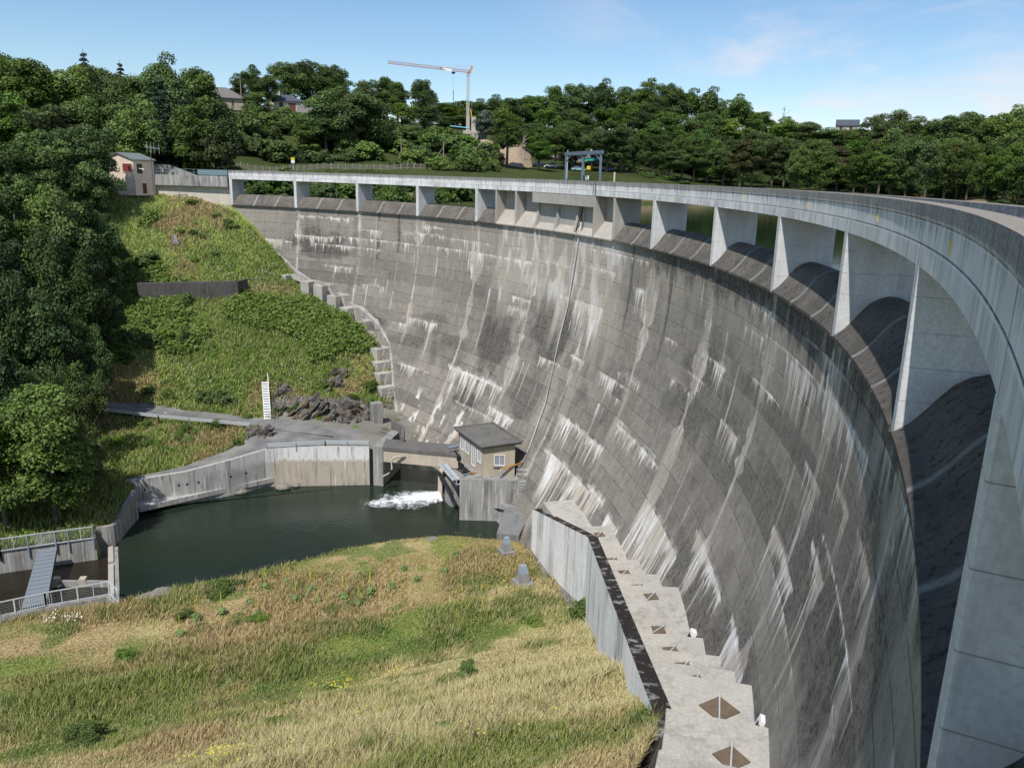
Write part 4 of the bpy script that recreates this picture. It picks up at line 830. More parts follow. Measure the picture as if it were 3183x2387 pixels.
fr=(c1-c0); nf=Vector((u.y,-u.x,0)); window(gh,c0+fr*.36,c0+fr*.68,-33.55,-32.25,M['whitepaint'],M['glasspale'],nf)
lf=(c3-c0); nl=Vector((-v.y,v.x,0)); 
if nl.dot(u)>0: nl=-nl
for f0_,f1_ in ((.07,.2),(.3,.44),(.56,.72),(.78,.92)): window(gh,c0+lf*f0_,c0+lf*f1_,-33.5 if f0_!=.3 else -34.5,-32.0,M['whitepaint'],M['glasspale'],nl,False)
b=MB(); q=c0+lf*.97+nl*.06; b.box((q.x,q.y,-32.0),(.16,.16,1.1),0); b.build('lamp_bracket',M['orange'],gh)
# platform / intake wall
I0=V3(993,1035,-34.55); I1=V3(1174,1040,-34.55); iu=(I1-I0).normalized(); iv=Vector((-iu.y,iu.x,0))
t=T('intake_wall',I0,'streaked grey concrete wall standing in the pool below the gate house','wall')
b=MB(); b.prism([I0[:2],I1[:2],(I1+iv*.6)[:2],(I0+iv*.6)[:2]],-43,-34.55); b.build('wall',M['greywall'],t)
b=MB(); J=[I0+iv*.62,I1+iv*.62-iu*.1,I1+iv*6,I0+iv*10+iu*.3]; b.prism([p[:2] for p in J],-43,-34.95); b.build('platform',M['greywall'],t)
b=MB(); w0=V3(1057,1083,-37.6);w1=V3(1131,1100,-37.2); b.wallrun([w0[:2],w1[:2],(w1+Vector((1.8,3.,0)))[:2]],[-37.6,-37.2,-37.2],[-43]*3,.45,0,1); b.build('wing_wall',M['greywall'],t)
b=MB(); b.prism([(w0+Vector((.2,.3,0)))[:2],(w1+Vector((0,.3,0)))[:2],(w1+Vector((1.5,5,0)))[:2],(I0+iu*4)[:2]],-43,-38.1); b.build('wing_slab',M['darkslab'],t)
# outlet pier
t=T('outlet_pier',W(960,1075,ZW),'pale concrete outlet pier with dark slot where white water leaves','outlet')
p0=V3(946,1072,ZW);p1=V3(961,1082,ZW);p2=V3(973,1095,ZW);p3=V3(993,1092,ZW)
for q in (p0,p1,p2,p3): q.z=0
bk=Vector((.55,1,0)).normalized()
b=MB(); b.prism([p0[:2],(p0+Vector((.55,-.25,0)))[:2],(p0+Vector((.9,1.7,0)))[:2],(p0+Vector((.2,2.4,0)))[:2]],-43,-36.4); b.build('pier',M['beigewall'],t)
b=MB(); b.prism([p1[:2],p2[:2],p3[:2],(p3+Vector((.3,4,0)))[:2],(p1+Vector((.8,3.2,0)))[:2]],-43,-36.5); b.build('pier',M['greywall'],t)
b=MB(); b.prism([(p0+Vector((.7,.4,0)))[:2],(p1+Vector((-.05,.35,0)))[:2],(p1+Vector((1,2.6,0)))[:2],(p0+Vector((1.2,1.9,0)))[:2]],-43,-36.9); b.build('slot_gate',M['darkmetal'],t)  # no gate: dark block standing in for the shade inside the outlet opening
b=MB(); b.prism([(p0+Vector((.6,-.1,0)))[:2],(p1+Vector((0,0.02,0)))[:2],(p1+Vector((.1,.6,0)))[:2],(p0+Vector((.6,.6,0)))[:2]],-40.2,-39.3); b.build('sill',M['rust'],t)
# steel walkway and trash rake
t=T('steel_walkway',W(965,1020,-34.6),'light steel walkway with railings in front of the gate house','walkway')
k0=V3(948,1003,-35.1);k1=V3(985,1046,-35.1); kd=(k1-k0).normalized(); kn=Vector((-kd.y,kd.x,0)); 
if kn.x<0: kn=-kn
b=MB(); b.prism([k0[:2],k1[:2],(k1+kn*1.0)[:2],(k0+kn*1.0)[:2]],-35.2,-35.08); b.build('deck',M['steel'],t)
b=MB(); b.prism([(k1)[:2],(k1+kd*-1.2)[:2],(c0-nf*-.1-kd*1.2+kn*.2)[:2],(c0-kd*-.1)[:2]],-35.2,-35.08); b.build('deck',M['steel'],t)
def railing(parent,pts,h,spacing,mat,mid=True,post=.05):
    pts=[Vector(p) for p in pts]; b=MB()
    for z in ([h,h*.5] if mid else [h]): 
        for a,c in zip(pts[:-1],pts[1:]): b.bar(a+Vector((0,0,z)),c+Vector((0,0,z)),post,post)
    b.build('rail',mat,parent)
    for a,c in zip(pts[:-1],pts[1:]):
        n=max(1,round((c-a).length/spacing))
        for k in range(n+(c is pts[-1])): 
            q=a.lerp(c,k/n); b=MB(); b.bar(q,q+Vector((0,0,h)),post,post); b.build('post',mat,parent)
z_=-35.08
railing(t,[(k0.x,k0.y,z_),(k1.x,k1.y,z_)],1.0,2.,M['steel'])
kk=c0+nf*.5; railing(t,[(k1.x+.1,k1.y,z_),(kk.x-.3,kk.y,z_)],1.0,1.6,M['steel'])
b=MB(); b.bar(k0+Vector((-.1,-.1,-.9)),k1+Vector((-.5,.1,-1.3)),.5,.12); b.build('apron_plate',M['darkmetal'],t)
t=T('trash_rake',W(995,1000,-34.6),'black iron rake machinery heaped on the walkway beside the gate house','machinery')
m0=k0.lerp(k1,.35)+kn*1.5; b=MB()
for k in range(4): b.bar(m0+kn*(.25*k)+Vector((0,0,.1+.12*k)),m0+kd*2.6+kn*(.3*k+.2)+Vector((0,0,.35)),.14,.12)
b.build('beam',M['darkmetal'],t); b=MB(); b.tube([m0+Vector((.3,.6,0)),m0+Vector((.2,.8,1.5)),m0+Vector((-.3,.9,2.2))],.12,7); b.box(m0+Vector((.25,.75,1.2)),(.5,.5,.5),.3); b.build('arm',M['darkmetal'],t)
b=MB(); b.box(m0+kd*2.2+kn*1.3+Vector((0,0,.2)),(.9,.5,.3),.4); b.build('motor_cover',M['orange'],t)
b=MB(); q=V3(985,962,-33.9); b.tube([V3(968,967,-33.6),V3(994,963,-33.6)],.17,8); o=b.build('steel_pipe',M['steelblue']); tag(o,'blue grey pipe stub beside the bridge left of the gate house','pipe')
# ladder with cage bow on the intake wall
l0=I0+iu*((V3(1067*1.0+0,1037,-34.55)-I0).dot(iu)) if False else I0.lerp(I1,.745)-iv*.08
t,s=ladder('ladder',(l0.x,l0.y,-38.9),(l0.x,l0.y,-34.3),.7,iu,M['steel'],'grey ladder with hooped top on the wall below the gate house')
b=MB(); top=Vector((l0.x,l0.y,-34.3)); b.tube([top-s*1.9,top-s*1.9+Vector((0,0,1.2)),top+s*1.9+Vector((0,0,1.2)),top+s*1.9],.04,6); b.tube([top-s*1.9+Vector((0,0,.6)),top+s*1.9+Vector((0,0,.6))],.03,6); b.build('hoop',M['steel'],t)
M['greypipe']=plain('dull_grey_pipe',(.44,.44,.43),.6)
# pipes on the dam
pp=[(1262,452),(1258,480),(1250,531),(1230,654),(1209,735),(1181,870),(1150,955),(1132,999)]
L=[]
for q in pp:
    p=hitface(*q); i,r=to_pol(p[0],p[1]); L.append(Vector(pol(float(i),float(r)-.16,p[2])))
a0=Vector(pol(5.75,.55,-3.3)); a1=Vector(pol(5.74,.35,-5.2)); a2=Vector(pol(5.73,-.15,-6.3))
b=MB(); b.tube([a0,a1,a2,L[0]+Vector((0,0,.4)),L[1]],.07,7); b.build('cable',M['darkmetal'])
o=bpy.data.objects['cable']; tag(o,'black cable looping from the box beam over the crest lip','cable')
b=MB(); b.tube(L[1:],.09,8); o=b.build('down_pipe',M['greypipe'],smooth=True); tag(o,'long thin grey pipe running down the dam face to the gate house','pipe')
e=L[-1]; b=MB(); q=e+Vector((-2.6,-1.1,-.45)); b.tube([e,q,q+Vector((0,0,-.1))],.11,8,0); b.tube([q,q+Vector((-.1,0,-2.2))],.11,8,1); o=b.build('feed_pipe',[M['orange'],M['steelblue']],smooth=True); tag(o,'orange and grey pipe elbow between dam and gate house wall','pipe')
# block at the end of the white wall
t=T('toe_block',W(1100,1150,-40),'rough grey concrete block where the white wall meets the pool','block'); b=MB()
A=[V3(1072,1168,-39.9),V3(1120,1185,-39.9),V3(1152,1120,-38),V3(1090,1128,-39.6)]
b.prism([p[:2] for p in A],-43,[-38.9,-38.2,-36.6,-37.6]); b.build('block',M['toeblock'],t,bevel=.1)
# weir, wing wall, fish pass
t=T('weir',W(255,1240,ZW),'narrow concrete weir crest between the pool and the side channel','weir'); b=MB()
a=V3(255,1183,ZW);c=V3(259,1304,ZW); d=(c-a).normalized(); n_=Vector((-d.y,d.x,0)); 
if n_.x>0:n_=-n_
def seg(f0,f1,z,w0,w1,m=0): 
    p=a.lerp(c,f0);q=a.lerp(c,f1); b.prism([(p+n_*w0)[:2],(q+n_*w0)[:2],(q+n_*w1)[:2],(p+n_*w1)[:2]],-43,z,m)
seg(-.02,.28,ZW+.22,.45,.95); seg(.33,1.02,ZW+.22,.45,.95); b.build('crest_beam',M['apron'],t)
b=MB(); seg(-.02,1.02,ZW+.05,0,.44); b.build('sill',M['greywall'],t)
t=T('wing_wall',W(250,1130,-38),'curved grey wing wall with pale coping left of the pool','wall'); b=MB()
b.wallrun([xy(294,1058,-36.2),xy(275,1092,-36.9)]+[p for p in WING[1:]],[-36.2,-36.9,-37.5,-37.6,-37.65,-37.7],[-43]*6,.5,0,-1); b.build('wall',M['greywall'],t)
t=T('channel_wall',(*CHF[1],-39),'stained grey channel wall under the far railing','wall'); b=MB(); b.wallrun([WING[4]]+CHF,[-37.75]+[-37.9]*4,[-43]*5,.45,0,-1); b.build('wall',M['greywall'],t)
t=T('channel_wall',(*CHN[1],-39),'low pale channel wall under the near railing','wall'); b=MB(); b.wallrun(CHN,[-39.35,-39.05,-39.05,-39.05,-39.],[-43]*5,.4,0,1); b.build('wall',M['greywall'],t)
t=T('divider_wall',W(180,1250,ZC),'thin concrete divider with square posts in the side channel','wall'); b=MB(); p=V3(119,1252,ZC+.6);q=V3(247,1253,ZC+.6); b.wallrun([p[:2],q[:2]],[ZC+.6]*2,[-43]*2,.3,0,-1); b.build('divider',M['greywall'],t)
b=MB()
for f in (.02,.47): r=p.lerp(q,f); b.box((r.x,r.y,ZC+.3),(.6,.7,1.1),.2)
b.build('stop_post',M['beigewall'],t)
# railings either side of the channel
def panel_rail(label,pts,h,gate=None,drop=0):
    t=T('railing',pts[0],label,'railing'); pts=[Vector(p) for p in pts]
    for z,w in ((h,.09),(.06,.09)):
        b=MB()
        for a,c in zip(pts[:-1],pts[1:]): b.bar(a+Vector((0,0,z)),c+Vector((0,0,z)),w,w)
        b.build('rail',M['steel'],t)
    for a,c in zip(pts[:-1],pts[1:]):
        n=max(1,round((c-a).length/1.25))
        for k in range(n+1):
            q=a.lerp(c,k/n); b=MB(); w=.12 if k%2==0 else .06; b.bar(q-Vector((0,0,drop if k%2==0 else 0)),q+Vector((0,0,h)),w,w); b.build('post',M['steelblue' if k%2==0 and drop else 'steel'],t)
    b=MB()  # fine mesh of wires
    for a,c in zip(pts[:-1],pts[1:]):
        for k in range(1,9): b.bar(a+Vector((0,0,h*k/9)),c+Vector((0,0,h*k/9)),.008,.008)
    b.build('wire_mesh',M['steel'],t)
    if gate:
        g0,g1=gate; b=MB(); n=13
        for k in range(n+1): q=g0.lerp(g1,k/n); b.bar(q+Vector((0,0,.1)),q+Vector((0,0,h)),.035,.035)
        for z in (.1,h): b.bar(g0+Vector((0,0,z)),g1+Vector((0,0,z)),.08,.08)
        b.build('gate',M['steel'],t)
    return t
fz=-37.85; F0=V3(202,1163,fz);F1=V3(121,1174,fz);F2=V3(0,1191,fz);F3=F2+(F2-F0)*.5
panel_rail('grey railing with barred gate on the far side of the channel',[F0,F1,F2,F3],1.35,(V3(122,1173.5,fz),V3(78,1180,fz)),1.1)
nz_=-39.02; G=[V3(257,1303,nz_-.2),V3(237,1284,nz_),V3(100,1309,nz_),V3(0,1331,nz_)]; G.append(G[3]+(G[3]-G[1])*.4)
panel_rail('grey railing with barred gate on the near side of the channel',G,1.35,(V3(113,1306.5,nz_),V3(45,1321,nz_)))
t=T('gangway',W(90,1245,-38.5),'sloping blue grey plank gangway across the side channel','footbridge'); b=MB()
P=[V3(82,1187,-37.9),V3(123,1181.5,-37.9),V3(100,1305,-39.0),V3(46,1314,-39.0)]
for k in range(14):
    f0_,f1_=k/14+.004,(k+1)/14-.004; L0=P[0].lerp(P[3],f0_);L1=P[0].lerp(P[3],f1_);R0_=P[1].lerp(P[2],f0_);R1_=P[1].lerp(P[2],f1_)
    dn_=Vector((0,0,-.1)); b.hexa([L0+dn_,R0_+dn_,R1_+dn_,L1+dn_,L0,R0_,R1_,L1])
b.build('planks',plain('grey_plank',(.19,.22,.25),.6,.1,.3),t); b=MB(); b.bar(P[1]+Vector((0,0,-.25)),P[2]+Vector((0,0,-.25)),.1,.3); b.bar(P[0]+Vector((0,0,-.25)),P[3]+Vector((0,0,-.25)),.1,.3); b.build('girder',M['darkmetal'],t)
# guard rails
def guard(label,pts,sp=3.8):
    t=T('guard_rail',pts[0],label,'guard rail'); pts=[Vector(p) for p in pts]
    for z in (.48,.72):
        b=MB()
        for a,c in zip(pts[:-1],pts[1:]): b.bar(a+Vector((0,0,z)),c+Vector((0,0,z)),.1,.15)
        b.build('rail',M['steel'],t)
    for a,c in zip(pts[:-1],pts[1:]):
        n=max(1,round((c-a).length/sp))
        for k in range(n+1): q=a.lerp(c,k/n); b=MB(); b.bar(q+Vector((0,0,-.4)),q+Vector((0,0,.74)),.13,.13); b.build('post',M['steelblue'],t)
guard('two-rail guard rail along the upper road under the hillside',[V3(176,888,-32.0),V3(343,908,-33.1),V3(540,926,-34.2)])
guard('two-rail guard rail on top of the far retaining wall',[Vector((FWP[3][0]+.2,FWP[3][1]+.3,-34.75)),Vector((FWP[5][0]+.1,FWP[5][1]+.3,-34.55)),Vector((FWP[6][0],FWP[6][1]+.3,-34.55))],3.)
# white stairs up the slope
sb=hitD(578,907); stp=hitD(573,836); t=T('hillside_stairs',sb,'narrow white stairs with one handrail climbing the grassy slope','stairs')
a=Vector(sb);c=Vector(stp)+Vector((0,0,.7)); d=c-a; s=Vector((1,.15,0)).normalized(); b=MB(); n=15
for k in range(n):
    q=a+d*((k+.5)/n); b.box((q.x,q.y,q.z),(.85,d.length/n*.8,.12),math.atan2(s.y,s.x))
b.build('treads',M['whitepaint'],t); b=MB()
for k in range(n):
    q=a+d*((k+.5)/n); b.box((q.x,q.y+.16,q.z-.22),(.84,.05,.42),math.atan2(s.y,s.x))
b.build('risers',plain('pale_riser',(.66,.66,.64)),t)
for q in (-1,1):
    b=MB(); b.bar(a+s*.44*q+Vector((0,0,-.1)),c+s*.44*q+Vector((0,0,-.1)),.07,.3); b.build('stringer',M['whitepaint'],t)
b=MB(); b.bar(a+s*.44+Vector((0,0,1.0)),c+s*.44+Vector((0,0,1.2)),.07,.07)
for f in (0,.5,1): q=a+d*f+s*.44; b.bar(q,q+Vector((0,0,1.1)),.06,.06)
b.build('handrail',M['whitepaint'],t)
# dark terrace wall
A=Vector(hitD(300,657));B=Vector(hitD(515,647)); A.z=B.z=0; t=T('terrace_wall',hitD(450,655),'dark mossy stone terrace wall set in the hillside','terrace wall')
rng=B.length; tz=Q(508,608,rng)[2]; b=MB(); b.wallrun([A[:2],B[:2]],[tz,tz],[tz-7]*2,.9,0,1); b.build('wall',M['stone'],t)
b=MB(); b.wallrun([B[:2],(B+Vector((.6,3.5,0)))[:2]],[tz,tz],[tz-7]*2,.6,0,1); b.build('return_wall',M['stone'],t)
# rock outcrops
def outcrop(pxs,h,label,seed,depth=2.6):
    """tilted slate beds breaking out of the slope, one merged rock"""
    rg=np.random.default_rng(seed); P=[Vector(hitD(*q)) for q in pxs]; L=sum((a-c).length for a,c in zip(P[:-1],P[1:])); n=int(L*h*.8)+6; b=MB()
    dip=Matrix.Rotation(-.75,3,'Y')@Matrix.Rotation(.35,3,'X')
    for k in range(n):
        u=rg.uniform(0,1)*(len(P)-1); i=min(int(u),len(P)-2); q=P[i].lerp(P[i+1],u-i); w=rg.uniform(0,1)**1.2; env=abs(math.sin(math.pi*min(1,max(.12,u/(len(P)-1)*.86+.1))))**.5
        q=q+Vector((NV[0],NV[1],0))*(w*depth*rg.uniform(.7,1.1)+.3)+Vector((0,0,(h*w)*env-.5+rg.uniform(-.3,.1)))
        sx,sy,sz=rg.uniform(.9,2.4),rg.uniform(.5,1.3),rg.uniform(.22,.6); J=rg.uniform(-.16,.16,(8,3)); R=Matrix.Rotation(rg.uniform(-.35,.35),3,'Z')@dip
        b.hexa([q+R@Vector((x*sx/2+J[m][0],y*sy/2+J[m][1],z*sz/2+J[m][2]*.6)) for m,(x,y,z) in enumerate(((-1,-1,-1),(1,-1,-1),(1,1,-1),(-1,1,-1),(-1,-1,1),(1,-1,1),(1,1,1),(-1,1,1)))])
    # continuous body behind the beds
    V=[];F=[]; nx=26;ny=8
    for k in range(nx+1):
        u=k/nx*(len(P)-1); i=min(int(u),len(P)-2); base=P[i].lerp(P[i+1],u-i); env=abs(math.sin(math.pi*k/nx))**.5
        for j in range(ny+1):
            w=j/ny; a=float(fbm(k*.35+seed,j*.45,seed,4))-.5; V.append(base+Vector((NV[0],NV[1],0))*(w*depth+.35-a*1.6*env)+Vector((0,0,h*w*env*.95-.5+a*.8)))
    for k in range(nx):
        for j in range(ny): F.append((k*(ny+1)+j,(k+1)*(ny+1)+j,(k+1)*(ny+1)+j+1,k*(ny+1)+j+1))
    b.add(V,F); o=b.build('rock_outcrop',M['rock']); return tag(o,label,'rock')
outcrop([(605,902),(660,912),(740,915),(806,908)],3.2,'large dark slate rock face above the yard beside the toe steps',4,3.2)
outcrop([(590,868),(622,850)],2.2,'small slanting dark rock in the grass right of the white stairs',9,1.2)
outcrop([(690,850),(760,815)],2.4,'slanting slate ridge in the dry grass above the large rock face',13,1.4)
outcrop([(535,942),(560,950),(592,945)],1.5,'pale broken rock edge where the two roads part',17,1.0)
# survey pillars
def obelisk(p,h,label):
    t=T('survey_pillar',p,label,'survey pillar',None); x,y,z=p; b=MB(); b.box((x,y,z+.1*h),(h*.75,h*.75,h*.36),.4); b.build('plinth',M['obelisk'],t,bevel=.04)
    def fr(z0,z1,w0,w1,mat,name):
        b=MB(); R=Matrix.Rotation(.4,3,'Z'); P=[Vector((x,y,z0))+R@Vector((sx*w0,sy*w0,0)) for sx,sy in ((-1,-1),(1,-1),(1,1),(-1,1))]+[Vector((x,y,z1))+R@Vector((sx*w1,sy*w1,0)) for sx,sy in ((-1,-1),(1,-1),(1,1),(-1,1))]; b.hexa(P); return b.build(name,mat,t)
    fr(z+.28*h,z+.68*h,h*.24,h*.17,M['obelisk'],'shaft'); fr(z+.68*h,z+h,h*.168,h*.115,M['obcap'],'cap')
obelisk(hitD(1129,1268),2.3,'larger grey survey pillar in the meadow nearest the white wall'); obelisk(hitD(1094,1198),2.0,'smaller grey survey pillar at the waterside by the concrete block'); obelisk(hitD(380,528),1.5,'small pale survey pillar alone on the upper grassy hillside')
# ---------------------------------------------------------------- left abutment and far shore
pa=Vector(pol(-.03,-.32,0)); pb=Vector(pol(-1.0,-2.1,0)); dab=(pb-pa).normalized(); nab=Vector((-dab.y,dab.x,0)); 
if nab.y<0: nab=-nab
pc=pb+dab*1.2
t=T('abutment_wall',(pb.x,pb.y,-4),'weathered concrete abutment wall and overhanging walkway left of the dam crest','wall')
b=MB(); b.prism([pa[:2],pc[:2],(pc+nab*.5)[:2],(pa+nab*.5)[:2]],-3.42,-1.5); b.build('walkway_beam',M['greywall'],t)
b=MB(); q0=pa+nab*.9;q1=pc+nab*.7; b.prism([q0[:2],q1[:2],(q1+nab*1.5)[:2],(q0+nab*2.4)[:2]],-9.5,-2.0); b.build('lower_wall',M['render_cream'],t)
b=MB(); b.prism([(pa+nab*.5)[:2],(pc+nab*.5)[:2],(pc+nab*3.4)[:2],(pa+nab*3.4)[:2]],-2.0,-1.55); b.build('walkway',M['greywall'],t)
b=MB(); u0=Q(310,372,175);u1=Q(364,372,175);u2=Q(428,384,168); b.wallrun([u0[:2],u1[:2],u2[:2]],[Q(314,354,175)[2],Q(364,356,175)[2],Q(428,381,168)[2]],[-6,-6,-6],.4,0,1); b.build('upper_wall',M['greywall'],t)
t=T('railing',(pb.x,pb.y,-1.5),'thin teal railing along the abutment walkway beside the crest','railing'); 
railing(t,[pa+nab*.2+Vector((0,0,-1.5)),pc+nab*.2+Vector((0,0,-1.5))],1.05,2.2,M['steelblue'])
b=MB(); q=pa.lerp(pc,.38); a_=pa+nab*.22+Vector((0,0,-1.45)); c_=q+nab*.22+Vector((0,0,-1.45)); b.bar(a_+Vector((0,0,.55)),c_+Vector((0,0,.55)),.03,.95); b.build('mesh_panel',plain('teal_mesh',(.16,.24,.26)),t)
# caretaker house by the abutment
K=Vector(Q(294,415.5,164)); fx=Vector((-.97,.12,0)).normalized(); sx_=Vector((.46,.88,0)).normalized(); FWd=5.7; SD=4.2; z0=K.z-.6; zt=Q(290,345.5,164)[2]; zr=Q(252,331,164)[2]
hs=T('abutment_house',K,'tall beige hut with red shutter beside the dam abutment','hut')
A=[K,K+fx*FWd,K+fx*FWd+sx_*SD,K+sx_*SD]
def gable_house(t,A,z0,zt,zr,wall,roof,over=.5,rt=.14,axis=0):
    """A: 4 plan corners, gable on edge 0-1"""
    A=[Vector((p.x,p.y,0)) for p in A]; m0=(A[0]+A[1])/2;m1=(A[3]+A[2])/2
    b=MB(); P=[(p.x,p.y,z0) for p in A]+[(p.x,p.y,zt) for p in A]+[(m0.x,m0.y,zr),(m1.x,m1.y,zr)]
    b.add(P,[(0,1,5,8,4),(2,3,7,9,6),(1,2,6,9,8,5),(3,0,4,8,9,7),(0,3,2,1)]); w=b.build('wall',wall,t)
    d=(m1-m0).normalized(); b=MB(); 
    for p,q in ((A[0],A[3]),(A[1],A[2])):
        e=(p-m0).normalized(); sl=(zt-zr)/(p-m0).length
        a=m0-d*over;c=m1+d*over; ea=p+e*over-d*over; ec=q+e*over+d*over; ze=zt+sl*over
        lo=[(a.x,a.y,zr+.02),(c.x,c.y,zr+.02),(ec.x,ec.y,ze+.02),(ea.x,ea.y,ze+.02)]
        b.hexa(lo+[(x,y,z+rt) for x,y,z in lo])
    r=b.build('roof',roof,t); return w,r
gable_house(hs,A,z0,zt,zr,M['render_beige'],M['greenroof'],.32)
of=Vector((-fx.y,fx.x,0)); 
if of.y>0: of=-of
os_=Vector((sx_.y,-sx_.x,0)); 
if os_.x<0: os_=-os_
def panel(t,p0,p1,za,zb,mat,out,name,frame=None,pd=.05):
    b=MB(); a=Vector((p0.x,p0.y,0))-out*.03; c=Vector((p1.x,p1.y,0))-out*.03; o=out*(pd+.03); b.hexa([Vector((q.x,q.y,za)) for q in (a,c,c+o,a+o)]+[Vector((q.x,q.y,zb)) for q in (a,c,c+o,a+o)]); w=b.build(name,mat,t)
    if frame:
        b=MB()
        for p,q in (((a+o),(c+o)),):
            for z in (za,zb): b.bar(Vector((p.x,p.y,z)),Vector((q.x,q.y,z)),.12,.12)
            for r in (p,q): b.bar(Vector((r.x,r.y,za)),Vector((r.x,r.y,zb)),.12,.12)
        b.build('frame',frame,w)
    return w
zz=lambda f: z0+.6+(zt-z0-.6)*f
panel(hs,K+fx*.3,K+fx*2.15,zz(.62),zz(.88),M['red'],of,'window_shutter',M['render_cream'])
panel(hs,K+sx_*.6,K+sx_*1.7,zz(.58),zz(.88),M['darkdoor'],os_,'window_shutter')
panel(hs,K+sx_*1.5,K+sx_*2.3,zz(-.04),zz(.28),M['darkdoor'],os_,'door')
b=MB(); q=K+fx*5.0+of*.3; b.box((q.x,q.y,zz(.3)),(1.3,.6,.9),.1); b.build('vent_hood',M['whitepaint'],hs,bevel=.1)
b=MB(); q=K+of*.08; b.tube([(q.x,q.y,z0),(q.x,q.y,zt)],.06,6); b.build('drainpipe',M['render_cream'],hs); b=MB(); q=K+fx*FWd+of*.08; b.tube([(q.x,q.y,z0),(q.x,q.y,zt)],.06,6); b.build('drainpipe',M['render_cream'],hs)
b=MB(); q=K+sx_*.9+os_*.1; b.bar((q.x,q.y,zz(.74)),(q.x+1.0,q.y-.5,zz(.72)),.1); b.box((q.x+1.0,q.y-.5,zz(.72)),(.28,.5,.28),.6); b.build('wall_lamp',M['whitepaint'],hs)
t=T('dark_tank',pc-dab*.2-nab*.4,'dark box at the end of the abutment walkway beside the hut','box'); q=pc+dab*.9; b=MB(); b.box((q.x,q.y,-3.0),(2.4,1.2,1.7),math.atan2(dab.y,dab.x)); b.build('tank',M['darkmetal'],t,bevel=.05)
b=MB(); b.box((q.x,q.y,-2.1),(2.5,1.3,.1),math.atan2(dab.y,dab.x)); b.build('lid',M['steelblue'],t)
# aerial mast
q=Vector(Q(332,410,161)); top=Vector(Q(328,314,161)); t=T('aerial_mast',(q.x,q.y,q.z-.4),'slim rusty mast with comb aerial standing by the abutment walkway','mast')
b=MB(); b.tube([(q.x,q.y,q.z-.8),(q.x,q.y,top.z)],.07,6); b.build('mast',M['rust'],t); b=MB(); a=Vector((q.x-1.0,q.y,top.z-.3));c=Vector((q.x+1.7,q.y,top.z-.6)); b.bar(a,c,.06)
for f in (.15,.42,.62,.95): r=a.lerp(c,f); b.bar(r+Vector((0,0,-.9)),r+Vector((0,0,.9)),.035)
b.build('aerial',M['steel'],t)
# hoist gantry on the crest
t=T('hoist_gantry',pol(5.6,1.7,-1.5),'grey steel hoist gantry standing on the dam crest','gantry')
zb=-1.5; ztp=2.5
def gp(x,r): 
    p=ray(x,388); d=Vector((p[0],p[1],0)).normalized(); k=60
    while True:
        i,rr=to_pol(d.x*k,d.y*k)
        if rr>r: return Vector((d.x*k,d.y*k,0))
        k+=.05
for x in (1221,1257,1296):
    for r in (.95,2.4):
        q=gp(x+(0 if r<1 else (3 if x<1290 else -1)),r); b=MB(); b.bar((q.x,q.y,zb),(q.x,q.y,ztp),.17,.22); b.build('leg',M['gantry'],t)
for r in (.95,2.4):
    a=gp(1219,r);c=gp(1300,r); b=MB(); b.bar((a.x,a.y,ztp+.15),(c.x,c.y,ztp+.25),.2,.36); b.build('beam',M['gantry'],t)
b=MB()
for x in (1221,1257,1296): a=gp(x,.95);c=gp(x,2.4); b.bar((a.x,a.y,ztp),(c.x,c.y,ztp),.14,.2)
for x,s in ((1221,1),(1296,-1)):
    a=gp(x,.95);c=gp(x+s*12,.95); b.bar((a.x,a.y,ztp-.75),(c.x,c.y,ztp),.12,.12)
b.build('brace',M['gantry'],t)
a=gp(1262,1.2);c=gp(1281,1.2); b=MB(); b.bar((a.x,a.y,ztp-.55),(c.x,c.y,ztp-.52),.3,.3); hb=b.build('hoist_beam',M['green'],t)
m=a.lerp(c,.45); b=MB(); b.tube([(m.x,m.y,ztp-.6),(m.x,m.y,1.2)],.03,5); b.build('chain',M['darkmetal'],hb); b=MB(); b.box((m.x,m.y,1.0),(.42,.3,.45),.4); b.build('hook_block',M['yellow'],hb,bevel=.06)
b=MB(); q=gp(1269,1.0); b.bar((q.x,q.y,ztp+.1),(q.x+.35,q.y,ztp+.55),.1); b.box((q.x,q.y,ztp-.05),(.3,.25,.3),0); b.build('floodlight',M['whitepaint'],t)
b=MB(); q=gp(1224,1.0); b.tube([(q.x,q.y,-.2),(q.x,q.y,ztp+.6)],.03,5); b.build('lamp_rod',M['whitepaint'],t)
q=gp(1327,2.2); t=T('marker_post',(q.x,q.y,zb),'short white post on the crest road right of the gantry','post'); b=MB(); b.tube([(q.x,q.y,zb),(q.x,q.y,.6)],.1,7); b.build('post',M['render_cream'],t)
q=gp(1268,3.0); b=MB(); b.box((q.x,q.y,-.1),(.4,.3,.5),.2); o=b.build('junction_box',M['whitepaint'],bevel=.04); tag(o,'small white box behind the parapet under the gantry','box')
# picket fence
t=T('picket_fence',Q(700,358,200),'long grey wooden picket fence along the road beyond the dam','fence')
P=[Vector(Q(*q)) for q in FN]; b=MB(); b2=MB()
for a,c in zip(P[:-1],P[1:]):
    L=(c-a).length; n=int(L/.32); d=(c-a).normalized()
    for k in range(n):
        q=a.lerp(c,k/n); g=ground_z(q.x,q.y); h=1.25+random.uniform(-.08,.08); b.bar((q.x,q.y,g-.1),(q.x+random.uniform(-.04,.04),q.y,g+h),.1,.06)
    for z in (.35,.95):
        for k in range(8): q=a.lerp(c,k/8);r=a.lerp(c,(k+1)/8); b2.bar((q.x,q.y,ground_z(q.x,q.y)+z),(r.x,r.y,ground_z(r.x,r.y)+z),.05,.08)
    for k in range(12): q=a.lerp(c,k/12); g=ground_z(q.x,q.y); b2.bar((q.x,q.y,g-.2),(q.x,q.y,g+1.4),.14,.14)
b.build('pickets',M['wood'],t); b2.build('rails',M['wood'],t)
